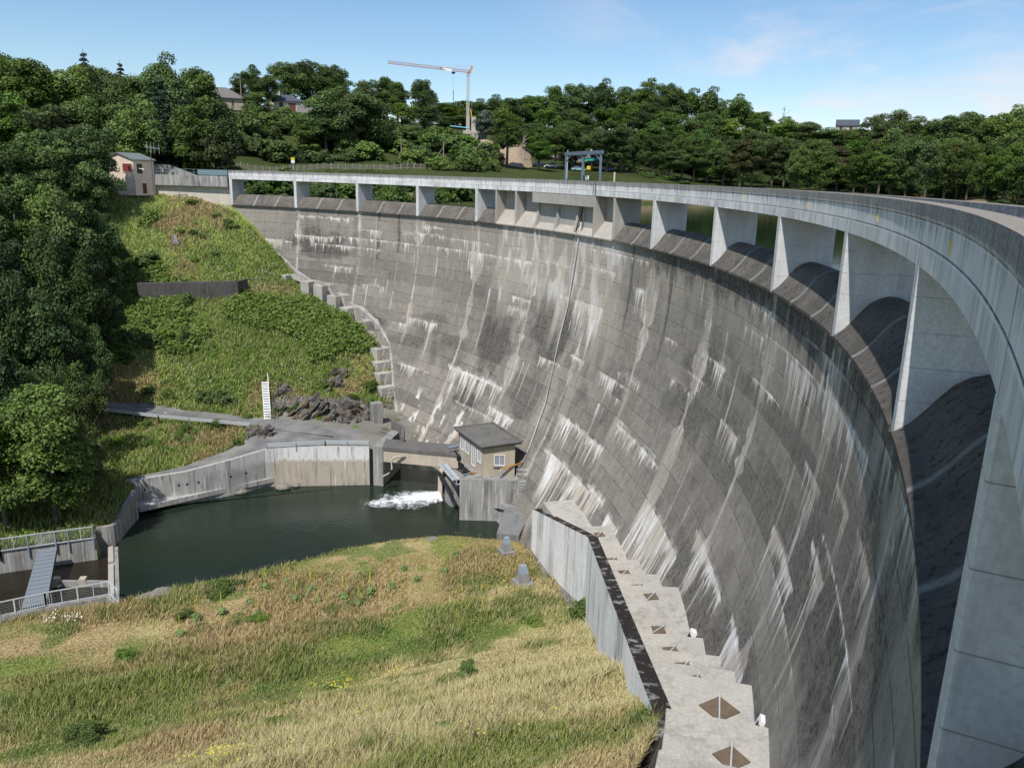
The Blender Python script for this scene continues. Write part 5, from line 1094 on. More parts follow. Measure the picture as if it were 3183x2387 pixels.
def on(x,y,r):
    p=Q(x,y,r); return Vector((p[0],p[1],ground_z(p[0],p[1])))
# sign
q=on(633,352,186); ts=Q(633,345,186)[2]; t=T('road_sign',q,'yellow and white road sign on a post before the picket fence','sign')
b=MB(); b.tube([(q.x,q.y,q.z-.2),(q.x,q.y,ts+.3)],.06,6); b.build('post',M['steel'],t); b=MB(); b.box((q.x,q.y-.1,ts+.15),(.75,.05,.55)); b.build('yellow_plate',M['yellow'],t); b=MB(); b.box((q.x,q.y-.1,ts-.45),(.75,.05,.6)); b.build('white_plate',M['whitepaint'],t)
# utility poles
for x,yt,r,l,k in ((867,304,214,'leftmost bare utility pole behind the picket fence',0),(958,306,216,'braced A-shaped utility pole behind the middle of the picket fence',1),(1028,318,220,'utility pole with crossbar at the right end of the picket fence',2),(900,318,217,'thin reddish pole between the leftmost and the braced utility pole',3),(529,165,270,'tall utility pole in front of the round treetop on the hill',0)):
    q=on(x,352,r); zt_=Q(x,yt,r)[2]; t=T('utility_pole',q,l,'utility pole'); b=MB(); b.tube([(q.x,q.y,q.z-.5),(q.x,q.y,zt_)],[.17,.11] if k!=3 else [.07,.06],7); b.build('pole',M['polewood'] if k!=3 else M['rust'],t)
    if k==1: b=MB(); b.tube([(q.x-2.0,q.y,q.z+2),(q.x,q.y,zt_-1.2)],[.12,.1],6); b.build('brace',M['polewood'],t)
    if k==2: b=MB(); b.bar((q.x-1.0,q.y,zt_-.3),(q.x+.7,q.y,zt_-.1),.1); b.build('crossbar',M['polewood'],t)
# tower crane
R=300; cb=Vector(Q(1010,292,R)); cb.z=ground_z(cb.x,cb.y); mt=Q(1007.5,158,R)[2]
t=T('tower_crane',cb,'red and yellow tower crane with a long tilted jib above the trees','crane')
def P3(x,y,dr=0): return Vector(Q(x,y,R+dr))
def lattice(b,a,c,w,n,h=None,r=.09,tri=True):
    a=Vector(a);c=Vector(c); d=(c-a).normalized(); u=Vector((0,0,1)) if abs(d.z)<.8 else Vector((0,1,0)); x=d.cross(u).normalized()*w/2; y=x.cross(d).normalized()*(h or w)
    if tri: ch=[lambda p:p-x,lambda p:p+x,lambda p:p+y]
    else: y=y/2; ch=[lambda p:p-x-y,lambda p:p+x-y,lambda p:p+x+y,lambda p:p-x+y]
    for f in ch: b.bar(f(a),f(c),r*1.4)
    for k in range(n):
        p=a.lerp(c,k/n);q=a.lerp(c,(k+1)/n)
        for j in range(len(ch)): b.bar(ch[j](p),ch[(j+1)%len(ch)](q),r)
m0=Vector((cb.x,cb.y,cb.z+1)); m1=P3(1007.5,160); m1.x=cb.x; m1.y=cb.y
b=MB(); lattice(b,m0,m1,.95,18,None,.09,False); b.bar(m0,m1,.3); b.build('mast',M['steel'],t)
j1=P3(838,137.5,-8); b=MB(); lattice(b,m1+Vector((1,0,.3)),j1,.65,30,.8,.08); jb=b.build('jib',M['cranered'],t)
b=MB(); q=m1.lerp(j1,.29); b.box((q.x,q.y-.6,q.z+.5),(4.6,.1,.8),0,0,Matrix.Rotation(.16,3,'Y')); b.build('banner',M['whitepaint'],jb)
ap=P3(1021,143); b=MB(); lattice(b,m1,ap,.7,6,.7,.1); b.build('apex_strut',M['craneyellow'],t)
b=MB(); 
for f in (.42,.72): b.bar(ap,m1.lerp(j1,f)+Vector((0,0,.6)),.035)
bs=P3(1018,292); bs.z=cb.z+1.5; b.bar(ap,bs,.06); b.build('stay_cables',M['steel'],t)
hk=m1.lerp(j1,.19); b=MB(); b.bar(hk,hk+Vector((0,0,-9.5)),.04); b.bar(hk+Vector((0,0,-6)),hk+Vector((0,0,-9.5)),.2); b.box(hk+Vector((0,0,-.3)),(1.2,.8,.6)); b.build('hook_cable',M['darkmetal'],t)
b=MB(); lattice(b,bs+Vector((-.6,0,0)),P3(1010,225),.5,7,.5,.12); b.bar(bs+Vector((-.6,0,0)),P3(1010,225),.3); b.bar(bs+Vector((.9,0,0)),P3(1016.5,237),.3); b.bar(P3(1016.5,237),P3(1009,233),.2); b.build('back_ties',M['craneyellow'],t)
b=MB(); b.box(bs+Vector((0.8,0,1.8)),(1.6,2,5.2)); b.box(bs+Vector((-1.2,0,1.8)),(1.2,2,4.8)); b.build('ballast',M['block'],t); b=MB(); b.box(cb+Vector((1.5,0,.6)),(6,3.5,1.2)); b.build('base_frame',M['block'],t)
# half built block wall under the crane, bare earth bank
q=Vector(Q(1030,305,282)); t=T('unfinished_building',q,'unfinished blockwork walls under the crane','building'); b=MB(); g=ground_z(q.x,q.y); zt_=Q(1030,288,282)[2]
b.wallrun([Q(1015,300,284)[:2],Q(1020,300,279)[:2],Q(1048,300,279)[:2],Q(1052,300,290)[:2]],[zt_]*4,[g-4]*4,.4,0,1); b.build('block_wall',M['block'],t); b=MB()
for x in (1026,1035,1042): p=Q(x,300,278.9); b.box((p[0],p[1],zt_-1.6),(.35,.1,3.0))
b.build('shuttering',M['rust'],t)
b=MB(); V=[];nx=16;ny=8
for k in range(nx+1):
    for j in range(ny+1):
        x=1036+ (1150-1036)*k/nx; r=278-48*(1-j/ny) ; yb=362+(1-j/ny)*4; p=Q(x,yb,r)
        zb_=Q(1080,364,232)[2]; zt2=Q(1050,304,278)[2]; f=j/ny; z=zb_-.5+(zt2-zb_+.5)*min(1,f*1.15)+float(fbm(k*.6,j*.6,71)-.5)*3.0
        V.append((p[0],p[1],max(z-(.0 if x<1120 else (x-1120)*.12),ground_z(p[0],p[1])-.3)))
F=[(k*(ny+1)+j,(k+1)*(ny+1)+j,(k+1)*(ny+1)+j+1,k*(ny+1)+j+1) for k in range(nx) for j in range(ny)]
b.add(V,F); o=b.build('earth_bank',M['tanearth'],smooth=True); tag(o,kind='structure')
# pool cover and hedges
q=on(990,278,268); b=MB(); a=Vector(Q(972,273,262));c=Vector(Q(1014,277.5,262)); b.bar(a,c,2.5,.28); o=b.build('pool_cover',M['cyan'],bevel=.1); tag(o,'long pale blue pool cover above the hedge on the hill','pool cover')
# houses
def box_house(x0,x1,yb,yt,r,depth,label,wall,roof,kind='hip',yr=None,rot=0,name='house'):
    a=Vector(Q(x0,yb,r));c=Vector(Q(x1,yb,r)); a.z=c.z=0; d=(c-a).normalized(); n=Vector((-d.y,d.x,0)); 
    if n.y<0:n=-n
    if rot: R_=Matrix.Rotation(rot,3,'Z'); m=(a+c)/2; a=m+R_@(a-m);c=m+R_@(c-m);d=(c-a).normalized();n=Vector((-d.y,d.x,0)); n=n if n.y>0 else -n
    xm=(x0+x1)/2; zb_=Q(xm,yb,r)[2]; zt_=Q(xm,yt,r)[2]; zr_=Q(xm,yr,r)[2]; g=min(zb_,ground_z(a.x,a.y))-1.2
    t=T(name,((a+c)/2).to_3d()+Vector((0,0,zb_)),label,'house'); A=[a,c,c+n*depth,a+n*depth]
    if kind=='gable': gable_house(t,A,g,zt_,zr_,wall,roof,.5)
    elif kind=='side': gable_house(t,[A[1],A[2],A[3],A[0]],g,zt_,zr_,wall,roof,.5)
    else:
        b=MB(); b.prism([p[:2] for p in A],g,zt_); b.build('wall',wall,t)
        o=.6; E=[a-d*o-n*o,c+d*o-n*o,c+d*o+n*(depth+o),a-d*o+n*(depth+o)]; k=min(depth,(c-a).length)*.45; r0=a+d*k+n*depth/2;r1=c-d*k+n*depth/2
        b=MB(); P=[(p.x,p.y,zt_) for p in E]+[(r0.x,r0.y,zr_),(r1.x,r1.y,zr_)]+[(p.x,p.y,zt_-.2) for p in E]; b.add(P,[(0,1,5,4),(1,2,5),(2,3,4,5),(3,0,4),(6,7,1,0),(7,8,2,1),(8,9,3,2),(9,6,0,3),(9,8,7,6)]); b.build('roof',roof,t)
    return t,a,c,d,-n,zb_,zt_,zr_
t,a,c,d,o_,zb_,zt_,zr_=box_house(592,652,240,218.5,290,7.5,'white bungalow with dark slate hip roof on the hilltop','%s'and M['render_cream'],M['slate'],'hip',203.5)
L=(c-a).length; zf=lambda f:zb_+(zt_-zb_)*f
panel(t,a+d*L*.2,a+d*L*.33,zf(.3),zf(.85),M['darkdoor'],o_,'window'); panel(t,a+d*L*.52,a+d*L*.78,zf(.0),zf(.78),M['brownred'],o_,'garage_door'); 
b=MB(); q=a+d*L*.2-o_*4; b.box((q.x,q.y,zr_+.2),(.7,.7,1.6)); b.build('chimney',M['render_cream'],t)
b=MB(); q=a+d*L*.7-o_*2.2; b.tube([(q.x,q.y,zr_-1.6),(q.x,q.y,zr_-.5)],.12,6); b.build('roof_vent',M['render_cream'],t)
t,a,c,d,o_,zb_,zt_,zr_=box_house(436,528,258,211,262,10,'buff two storey house with grey roof and balcony half hidden by trees','%s' and M['render_plant'],M['roofgrey'],'hip',186)
L=(c-a).length; zf=lambda f:zb_+(zt_-zb_)*f
panel(t,a+d*L*.72,a+d*L*.77,zf(.5),zf(.86),M['darkdoor'],o_,'balcony_door'); panel(t,a+d*L*.52,a+d*L*.58,zf(.1),zf(.35),M['darkdoor'],o_,'window'); panel(t,a+d*L*.45,a+d*L*.51,zf(.58),zf(.8),M['darkdoor'],o_,'window')
b=MB(); q0=a+d*L*.64;q1=c; b.hexa([Vector((p.x,p.y,zf(.42))) for p in (q0,q1,q1+o_*1.3,q0+o_*1.3)]+[Vector((p.x,p.y,zf(.46))) for p in (q0,q1,q1+o_*1.3,q0+o_*1.3)])
for k in range(22): p=(q0+o_*1.25).lerp(q1+o_*1.25,k/21); b.bar((p.x,p.y,zf(.46)),(p.x,p.y,zf(.62)),.07)
p=q0+o_*1.25;q=q1+o_*1.25; b.bar((p.x,p.y,zf(.62)),(q.x,q.y,zf(.62)),.1); b.build('balcony',M['wood'],t); b=MB(); q=a+d*L*.33-o_*4.5; b.box((q.x,q.y,zr_-.1),(.8,.6,1.5)); b.build('chimney',M['brownred'],t)
b=MB(); b.hexa([Vector((p.x,p.y,zb_-2)) for p in (a+d*L*.45,a+d*L*.66,a+d*L*.66+o_*.4,a+d*L*.45+o_*.4)]+[Vector((p.x,p.y,zf(.36))) for p in (a+d*L*.45,a+d*L*.66,a+d*L*.66+o_*.4,a+d*L*.45+o_*.4)]); b.build('garden_wall',M['render_cream'],t)
t,a,c,d,o_,zb_,zt_,zr_=box_house(408,452,215,178,252,9,'tall buff gable house with dark roof edge at the top left of the hill','%s' and M['render_plant'],M['slate'],'gable',153.5)
L=(c-a).length; zf=lambda f:zb_+(zt_-zb_)*f; panel(t,a+d*L*.42,a+d*L*.6,zf(.82),zf(1.15),M['darkdoor'],o_,'window')
t,a,c,d,o_,zb_,zt_,zr_=box_house(646,676,268,243,262,7,'white gable house mostly hidden by the big oak below the bungalow','%s' and M['render_cream'],M['roofgrey'],'side',228)
box_house(578,606,225,210,315,6,'small far house with brown tiled roof left behind the bungalow','%s' and M['render_cream'],M['roofgrey'],'side',205)
box_house(1062,1085,285,277,330,6,'small far white house with grey roof left of the crane','%s' and M['render_cream'],M['slate'],'side',272)
t,a,c,d,o_,zb_,zt_,zr_=box_house(1158,1182,366,348,262,6,'white cottage behind the trees left of the gantry','%s' and M['render_cream'],M['slate'],'gable',340); L=(c-a).length; zf=lambda f:zb_+(zt_-zb_)*f; panel(t,a+d*L*.35,a+d*L*.6,zf(.3),zf(.8),M['darkdoor'],o_,'window')
t,a,c,d,o_,zb_,zt_,zr_=box_house(1186,1292,375,349,268,9,'long pinkish grey shed with red brown doors behind the gantry','%s' and plain('pinkish_render',(.38,.31,.3)),M['roofgrey'],'side',336); L=(c-a).length; zf=lambda f:zb_+(zt_-zb_)*f
for f0_,f1_,m_ in ((.02,.1,'brownred'),(.18,.25,'brownred'),(.5,.6,'brownred'),(.66,.74,'brownred'),(.42,.49,'render_cream'),(.75,.82,'render_cream')): panel(t,a+d*L*f0_,a+d*L*f1_,zf(.0),zf(.62),M[m_],o_,'door')
t,a,c,d,o_,zb_,zt_,zr_=box_house(1806,1852,285,271,350,9,'cream house with dark slate roof above the trees on the right','%s' and M['render_cream'],M['slate'],'side',258); L=(c-a).length; zf=lambda f:zb_+(zt_-zb_)*f; panel(t,a+d*L*.15,a+d*L*.28,zf(.3),zf(.8),M['darkdoor'],o_,'window'); panel(t,a+d*L*.6,a+d*L*.75,zf(.3),zf(.8),M['darkdoor'],o_,'window')
t,a,c,d,o_,zb_,zt_,zr_=box_house(1994,2018,393,378,300,6,'small white cottage behind the trunks on the right shore','%s' and M['render_cream'],M['roofgrey'],'gable',362); L=(c-a).length; zf=lambda f:zb_+(zt_-zb_)*f; panel(t,a+d*L*.4,a+d*L*.62,zf(.3),zf(.75),M['darkdoor'],o_,'window')
b=MB(); a=Vector(Q(1930,380,300));c=Vector(Q(1985,398,292)); b.bar(a,c,.4,1.6); o=b.build('driveway_wall',M['render_cream']); tag(o,'pale sloping driveway wall between the trunks on the right shore','wall')
# cars
def car(x,y,r,rot,mat,label):
    q=on(x,y,r); zz_=q.z; t=T('parked_car',(q.x,q.y,zz_),label,'car','cars parked beyond the dam'); R_=Matrix.Rotation(rot,3,'Z'); o=Vector((q.x,q.y,zz_))
    pr=[(-2.05,.35),(-2.1,.75),(-1.95,.92),(-1.2,1.0),(1.15,.95),(1.95,.78),(2.1,.55),(2.05,.3)]; cab=[(-1.75,.96),(-1.35,1.4),(-.3,1.48),(.5,1.36),(1.2,.96)]
    def ext(p,w0,w1,name,m):
        b=MB(); n=len(p); zs_=[z for _,z in p]; V=[]
        for s in (-1,1): V+=[o+R_@Vector((x_,s*(w0+(w1-w0)*((z-min(zs_))/(max(zs_)-min(zs_)))),z)) for x_,z in p]
        b.add(V,[tuple(range(n)),tuple(range(n,2*n))[::-1]]+[(k,(k+1)%n,n+(k+1)%n,n+k) for k in range(n)]); return b.build(name,m,t,bevel=.05)
    ext(pr,.86,.82,'body',mat); ext(cab,.78,.6,'windows',M['glass']); ext([(-1.3,1.41),(-.3,1.49),(.45,1.37),(.4,1.42),(-.3,1.54),(-1.3,1.46)],.62,.6,'roof',mat)
    for x_ in (-1.3,1.3):
        for s in (-1,1): b=MB(); c0_=o+R_@Vector((x_,s*.72,.33)); c1_=o+R_@Vector((x_,s*.9,.33)); b.tube([c0_,c1_],.33,12); b.build('wheel',M['tyre'],t)
car(1190,371,247,2.9,M['carwhite'],'white car parked left of the gantry beyond the dam'); car(1164,368,250,.2,M['cardark'],'dark car parked before the white cottage'); car(1249,374,246,.3,M['carteal'],'pale teal car parked seen through the gantry'); car(1312,378,250,3.0,M['carblue'],'dark blue car parked right of the gantry'); car(1110,366,246,.1,M['cardark'],'dark car parked before the bare earth bank'); car(2120,411,285,.1,M['caryellow'],'small yellow car under the trees at the far right shore')
# ---------------------------------------------------------------- vegetation
def unit(v): return v/np.maximum(1e-9,np.linalg.norm(v,axis=1,keepdims=True))
def leaf_quads(C,Nn,size,rg,asp=.6):
    n=len(C); r=unit(rg.normal(size=(n,3))); u=unit(np.cross(Nn,r)); v=np.cross(Nn,u); s=(size*rg.uniform(.6,1.35,n))[:,None]
    V=np.stack([C-u*s*.5,C+v*s*asp*.5-u*s*.05,C+u*s*.5,C-v*s*asp*.5-u*s*.05],1).reshape(-1,3)
    return V,np.arange(n*4).reshape(n,4)
def cloud_mesh(name,C,R,per,leafsz,mat,seed,squash=.8,val=None,updroop=0,asp=.6):
    """leaf clumps: centres C, radii R"""
    rg=np.random.default_rng(seed); Vs=[];cs=[]
    k=np.maximum(4,(per*(R/R.mean())**2).astype(int)); idx=np.repeat(np.arange(len(C)),k)
    d=unit(rg.normal(size=(len(idx),3))); d[:,2]=np.where(d[:,2]<-.35,-d[:,2],d[:,2])
    rad=R[idx]*rg.uniform(.45,1.05,len(idx))**.7
    P=C[idx]+d*rad[:,None]*np.array([1,1,squash])
    nn=unit(d*.8+rg.normal(size=d.shape)*.55+np.array([0,0,.35]))
    V,F=leaf_quads(P,nn,leafsz,rg,asp)
    cv=(val if val is not None else rg.uniform(.1,.95,len(C)))[idx]; dep=np.clip((rad/R[idx]-.45)/.5,0,1); zz=(P[:,2]-P[:,2].min())/max(.1,np.ptp(P[:,2])); c=np.clip((cv*.5+.24*(d[:,2]*.5+.5)+.12*zz+rg.uniform(-.16,.3,len(idx)))*(.35+.7*dep),0,1); c=np.repeat(c,4)  # gap shade painted into leaf tone: inner leaves darker, upper ones lighter
    return V,F,np.stack([c,c,c],1)
def mk(name,V,F,cols,mat):
    o=big_mesh(name,V,F,mat,cols,smooth=False); return o
PROTO={}
def proto_tree(key,seed,kind='oak',mat='leaf',H=15.,cr=5.2,leafsz=.5,per=210,ncl=64,bare=.16):
    rg=np.random.default_rng(seed); r=bpy.data.objects.new('broadleaf_tree' if kind!='conifer' else 'conifer_tree',None); COL.objects.link(r)
    b=MB(); C=[];R=[]
    if kind=='conifer':
        n=17; 
        for a in range(n):
            f=a/n; z=H*(.10+.88*f); L=cr*(1-f)**.85*rg.uniform(.85,1.1)+.25; m=max(3,int(9*(1-f)+3))
            for q in range(m):
                t=2*math.pi*(q+rg.uniform(0,.8))/m
                for w in np.arange(.3,1.01,.22): C.append((math.cos(t)*L*w,math.sin(t)*L*w,z-L*w*.28+rg.uniform(-.2,.2)));R.append((.38+.42*(1-f))*(1.25-w*.5))
        b.tube([(0,0,-1.),(0,0,H*.5),(0,0,H)],[.35,.2,.03],7)
    else:
        zc=H*(bare+1)/2; rz=H*(1-bare)/2; nl=rg.integers(4,7); lob=[]
        for q in range(nl):
            f=(q+.5)/nl; t=rg.uniform(0,6.28); o=cr*rg.uniform(.15,.5)*(1-.5*abs(f-.4)); sz=rg.uniform(.42,.66)*(1.05-.55*max(0,f-.45)); lob.append((np.array([math.cos(t)*o,math.sin(t)*o,H*bare+ (H*(1-bare))*(.2+.62*f)]),np.array([cr*sz,cr*sz,rz*.42*rg.uniform(.8,1.15)])))
        for a in range(ncl):
            d=unit(rg.normal(size=(1,3)))[0]; q=rg.uniform(.35,1.)**.5
            lc,le=lob[a%nl]; p=lc+d*le*q
            if a%9==0: p=np.array([0,0,zc])+d*np.array([cr,cr,rz])*q*.86
            p[2]=min(p[2],H*.95); rr=cr*rg.uniform(.19,.36)*(1.1-.2*abs(d[2]))
            C.append(p);R.append(rr)
        top=H*.82; b.tube([(0,0,-1.2),(.05,0,H*.12),(.1,.12,H*.4),(.0,.1,top)],[.42,.33,.24,.06],8)
        for a in range(9):
            c=C[rg.integers(len(C))]; z0=min(max(H*bare*.8,c[2]*.55),H*.6); b.tube([(0.05,.05,z0),((c[0])*.5,(c[1])*.5,(z0+c[2])*.52),tuple(c)],[.16,.1,.03],5)
    C=np.array(C);R=np.array(R); V,F,cols=cloud_mesh('crown',C,R,per if kind!='conifer' else 26,leafsz,None,seed,.95 if kind!='conifer' else .45,asp=.6 if kind!='conifer' else .4)
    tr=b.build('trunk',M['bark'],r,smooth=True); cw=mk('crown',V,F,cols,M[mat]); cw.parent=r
    freeze(r); PROTO[key]=dict(o=r,H=H,cr=cr,used=False)
for k in range(7): proto_tree('oak%d'%k,100+k,'oak',['leaf','leaf','leafb','leaf','leaf','leaf','leafb'][k],leafsz=.40,per=215,bare=[.06,.03,.05,.1,.04,.12,.02][k],ncl=70)
for k in range(4): proto_tree('tall%d'%k,140+k,'tall','leaf',H=19,cr=4.8,bare=[.22,.14,.28,.08][k],ncl=64,leafsz=.40,per=210)
proto_tree('bright',150,'oak','leafb',bare=.05,per=210); proto_tree('silver',151,'oak','leafs',bare=.08,per=210); proto_tree('brown',152,'tall','leafbr',H=19,cr=4.4,bare=.22,ncl=52)
proto_tree('fine0',160,'oak','leafb',leafsz=.34,per=520,ncl=64,bare=.02); proto_tree('fine1',161,'oak','leaf',leafsz=.36,per=420,ncl=60,bare=.04); proto_tree('fine2',162,'oak','leaf',leafsz=.38,per=400,ncl=52,bare=.08)
proto_tree('dk0',163,'oak','leafd',leafsz=.36,per=420,ncl=50,bare=.05); proto_tree('dk1',164,'oak','leafd',leafsz=.36,per=420,ncl=54,bare=.02)
proto_tree('con0',170,'conifer','leafc',H=18,cr=4.6,leafsz=.6); proto_tree('con1',171,'conifer','leafc',H=14,cr=2.2,leafsz=.4)
proto_tree('sparse',175,'oak','leafb',leafsz=.36,per=130,ncl=26,bare=.15)
def put(key,p,H,rad,label,group,cat='tree',name=None):
    q=PROTO[key]; 
    if not q['used']: o=q['o']; q['used']=True
    else: o=copy_tree(q['o'])
    if name: o.name=name
    o.location=p; o.scale=(rad/q['cr'],rad/q['cr'],H/q['H']); o.rotation_euler=(0,0,random.uniform(0,6.28))
    for k_ in ('group',):
        if k_ in o: del o[k_]
    tag(o,label,cat,group); return o
def tree(x,yt,r,rad,key,label,group=None):
    p=Q(x,yt,r); g=ground_z(p[0],p[1]); H=max(3.,p[2]-g); return put(key,(p[0],p[1],g-.1),H,rad,label,group)
OK=lambda:random.choice(['oak0','oak1','oak2','oak3','oak4','oak5','oak6'])
DB=[]
# skyline measured from the ground up: (x, top)
SKY=np.array([(0,108),(30,115),(62,126),(100,150),(135,136),(180,126),(222,142),(262,156),(300,152),(338,134),(372,122),(405,136),(430,170),(480,200),(900,230),(955,215),(985,228),(1010,214),(1045,215),(1080,206),(1110,208),(1140,213),(1170,190),(1200,175),(1240,174),(1280,180),(1310,175),(1350,180),(1390,164),(1420,174),(1460,184),(1480,200),(1510,190),(1545,186),(1580,202),(1610,214),(1640,234),(1670,236),(1730,262),(1770,256),(1800,264),(1830,262),(1860,262),(1900,240),(1920,228),(1960,246),(2000,260),(2040,240),(2080,237),(2120,245),(2150,250),(2180,236),(2250,220)])
sky_y=lambda x: float(np.interp(x,SKY[:,0],SKY[:,1]))
LG='trees of the wood on the left hillside'
for x,y in [(-70,98),(-30,104),(4,108),(36,116),(64,126),(100,150),(137,136),(182,128),(224,142),(264,158),(302,153),(340,134),(373,122),(407,138)]:
    tree(x,y,random.uniform(196,212),random.uniform(6.,7.5),OK(),'broadleaf tree along the skyline of the left hillside wood',LG)
for x,y in [(-60,190),(-5,205),(50,195),(105,215),(158,205),(208,200),(250,222),(290,215),(428,205),(462,215)]:
    tree(x,y,random.uniform(174,186),random.uniform(5.5,7),OK(),'broadleaf tree in the second rank of the left hillside wood',LG)
tree(345,158,184,6.4,'con0','large dark cedar like conifer above the beige hut'); tree(395,205,186,5.2,'con0','dark conifer right of the large cedar above the abutment wall')
tree(178,104,214,2.6,'con1','pointed conifer tip rising over the round trees on the left skyline'); tree(258,128,216,2.2,'con1','thin spruce standing alone on the skyline above the beige hut')
tree(300,250,181,5.,'oak1','dark round tree directly behind the beige hut')
for x,y,r,rad in [(-50,285,160,6),(10,295,158,6),(66,272,160,6),(118,290,158,5.6),(166,268,160,5.6),(186,330,158,4.2)]: tree(x,y,r,rad,random.choice(['fine1','oak1','fine2']),'broadleaf tree in the middle of the left hillside wood',LG)
for x,y,r,rad in [(-40,385,140,5.4),(22,405,138,5.6),(80,376,140,5.4),(133,398,138,5.2),(176,425,139,4.6),(205,455,141,3.6)]: tree(x,y,r,rad,random.choice(['fine2','dk0','dk1']),'broadleaf tree in the lower half of the left hillside wood',LG)
for x,y,r,rad in [(-30,490,124,5),(34,505,122,5.2),(92,486,124,5),(148,520,124,4.6),(196,560,126,3.6)]: tree(x,y,r,rad,random.choice(['dk0','dk1','fine2']),'broadleaf tree near the foot of the left hillside wood',LG)
for x,y,r,rad in [(-40,600,112,4.6),(18,606,110,4.8),(76,622,111,4.6),(132,660,113,4),(176,690,116,3.2)]: tree(x,y,r,rad,random.choice(['dk0','dk1']),'broadleaf tree at the foot of the left hillside wood',LG)
for x,y,r,rad in [(208,452,146,3.2),(222,505,146,3.4),(206,570,138,3.4),(215,625,133,2.6),(190,655,127,3.),(186,706,119,2.8),(182,758,112,2.4)]: tree(x,y,r,rad,random.choice(['dk1','fine2','dk0']),'broadleaf tree on the sunny edge of the left hillside wood',LG)
tree(-30,742,100,4.4,'dk1','dark tree cut off by the left edge above the road'); tree(38,786,101,3.6,'dk0','dark tree between the road and the round layered tree')
tree(122,745,104,2.3,'sparse','thin sapling with open crown above the round layered tree at the left'); tree(172,775,104,2.6,'sparse','leaning thin leafed tree beside the upper road')
tree(88,836,92.5,5.5,'fine1','round layered tree filling the lower left below the road'); tree(-25,860,94,4.6,'fine1','leafy tree cut off by the left edge below the road'); tree(150,905,95,3.2,'fine2','small tree right of the round layered tree')
UB_=[(60,1040,3.2,4.),(120,1050,3.,3.4),(20,1055,3.,3.6),(175,1040,2.4,2.6)]
# hill behind the dam, centre left
CG='trees on the hill behind the left half of the dam'
for x,y,r,rad,k,l in [(447,196,232,6.2,'bright','bright leafy tree in front of the buff two storey house'),(520,152,288,4.6,'oak0','left tree of the open group of three on the hilltop'),(548,141,290,4.2,'tall0','tallest tree of the open group of three on the hilltop'),(575,158,288,4.4,'oak3','right tree of the open group of three on the hilltop'),(556,196,262,4.8,'oak1','dark round tree between the buff house and the bungalow'),
  (622,130,318,7.5,'oak3','left part of the large oaks behind the bungalow'),(662,127,322,8.4,'oak0','middle oak of the large oaks behind the bungalow'),(704,134,318,8,'oak3','right oak of the large oaks behind the bungalow'),(738,164,316,6.5,'oak1','lowest of the large oaks behind the bungalow'),
  (700,186,226,7.6,'fine2','left of two big oaks standing by the picket fence'),(764,180,226,8.6,'fine2','right of two big oaks standing by the picket fence'),(806,200,230,6.6,'oak2','oak on the slope right of the two big fence oaks'),(655,245,226,5.4,'oak1','low bushy tree left of the two big fence oaks'),
  (792,172,304,7,'oak0','dark skyline tree left of the tall open oak'),(828,160,306,6.5,'oak1','highest skyline tree left of the tall open oak'),(858,172,304,6.3,'oak3','dark skyline tree next to the tall open oak'),(868,222,268,5,'oak2','bright tree left below the tall open oak'),
  (918,166,280,5.6,'oak3','tall open oak alone against the sky left of the crane'),(915,215,278,5.4,'oak0','dark lower crown of the tall open oak'),
  (1050,240,276,5.,'silver','silvery willow like tree right of the crane'),(1098,222,228,5.6,'tall2','tall dark tree with bare trunk standing before the earth bank'),(1166,290,232,4.4,'tall0','tree with bare trunk left of the white cottage near the crest'),(1204,268,244,5.4,'tall2','tree rising just left of the gantry'),(1240,262,250,5.6,'tall0','tree rising behind the gantry'),(1282,276,248,5.0,'tall2','tree rising just right of the gantry'),(1316,262,246,5.6,'tall1','tree above the dark blue car'),(1346,268,250,5.4,'tall0','first tall tree right of the dark blue car'),(1085,268,262,4.6,'oak3','lower dark tree beside the earth bank')]:
    tree(x,y,r,rad,k,l)
for x in (962,988,1012,1046,1080,1112,1142): tree(x,sky_y(x),random.uniform(336,346),random.uniform(7,8.5),OK(),'skyline tree of the wood behind the crane','trees of the wood behind the crane')
for x in (970,1000,1030,1065): tree(x,sky_y(x)+28,316,6.5,OK(),'lower tree of the wood behind the crane','trees of the wood behind the crane')
for x,y,r,rad,k,l in [(482,276,214,4.8,'oak2','small dark tree before the left end of the picket fence'),(610,262,242,4.6,'bright','yellow green tree on the slope below the bungalow'),(430,262,206,5.2,'oak1','dark tree behind the abutment right of the cedars'),(525,250,246,4.2,'oak1','round dark shrub tree under the buff house balcony'),(572,270,232,3.8,'oak3','small tree in the grass gap below the clipped hedge'),(1005,312,236,4.6,'oak2','round bushy tree at the right end of the shrub bank'),(940,306,238,4.8,'oak0','bushy tree in the middle of the shrub bank'),(880,300,236,4.8,'oak1','bushy tree at the left of the shrub bank')]: tree(x,y,r,rad,k,l)
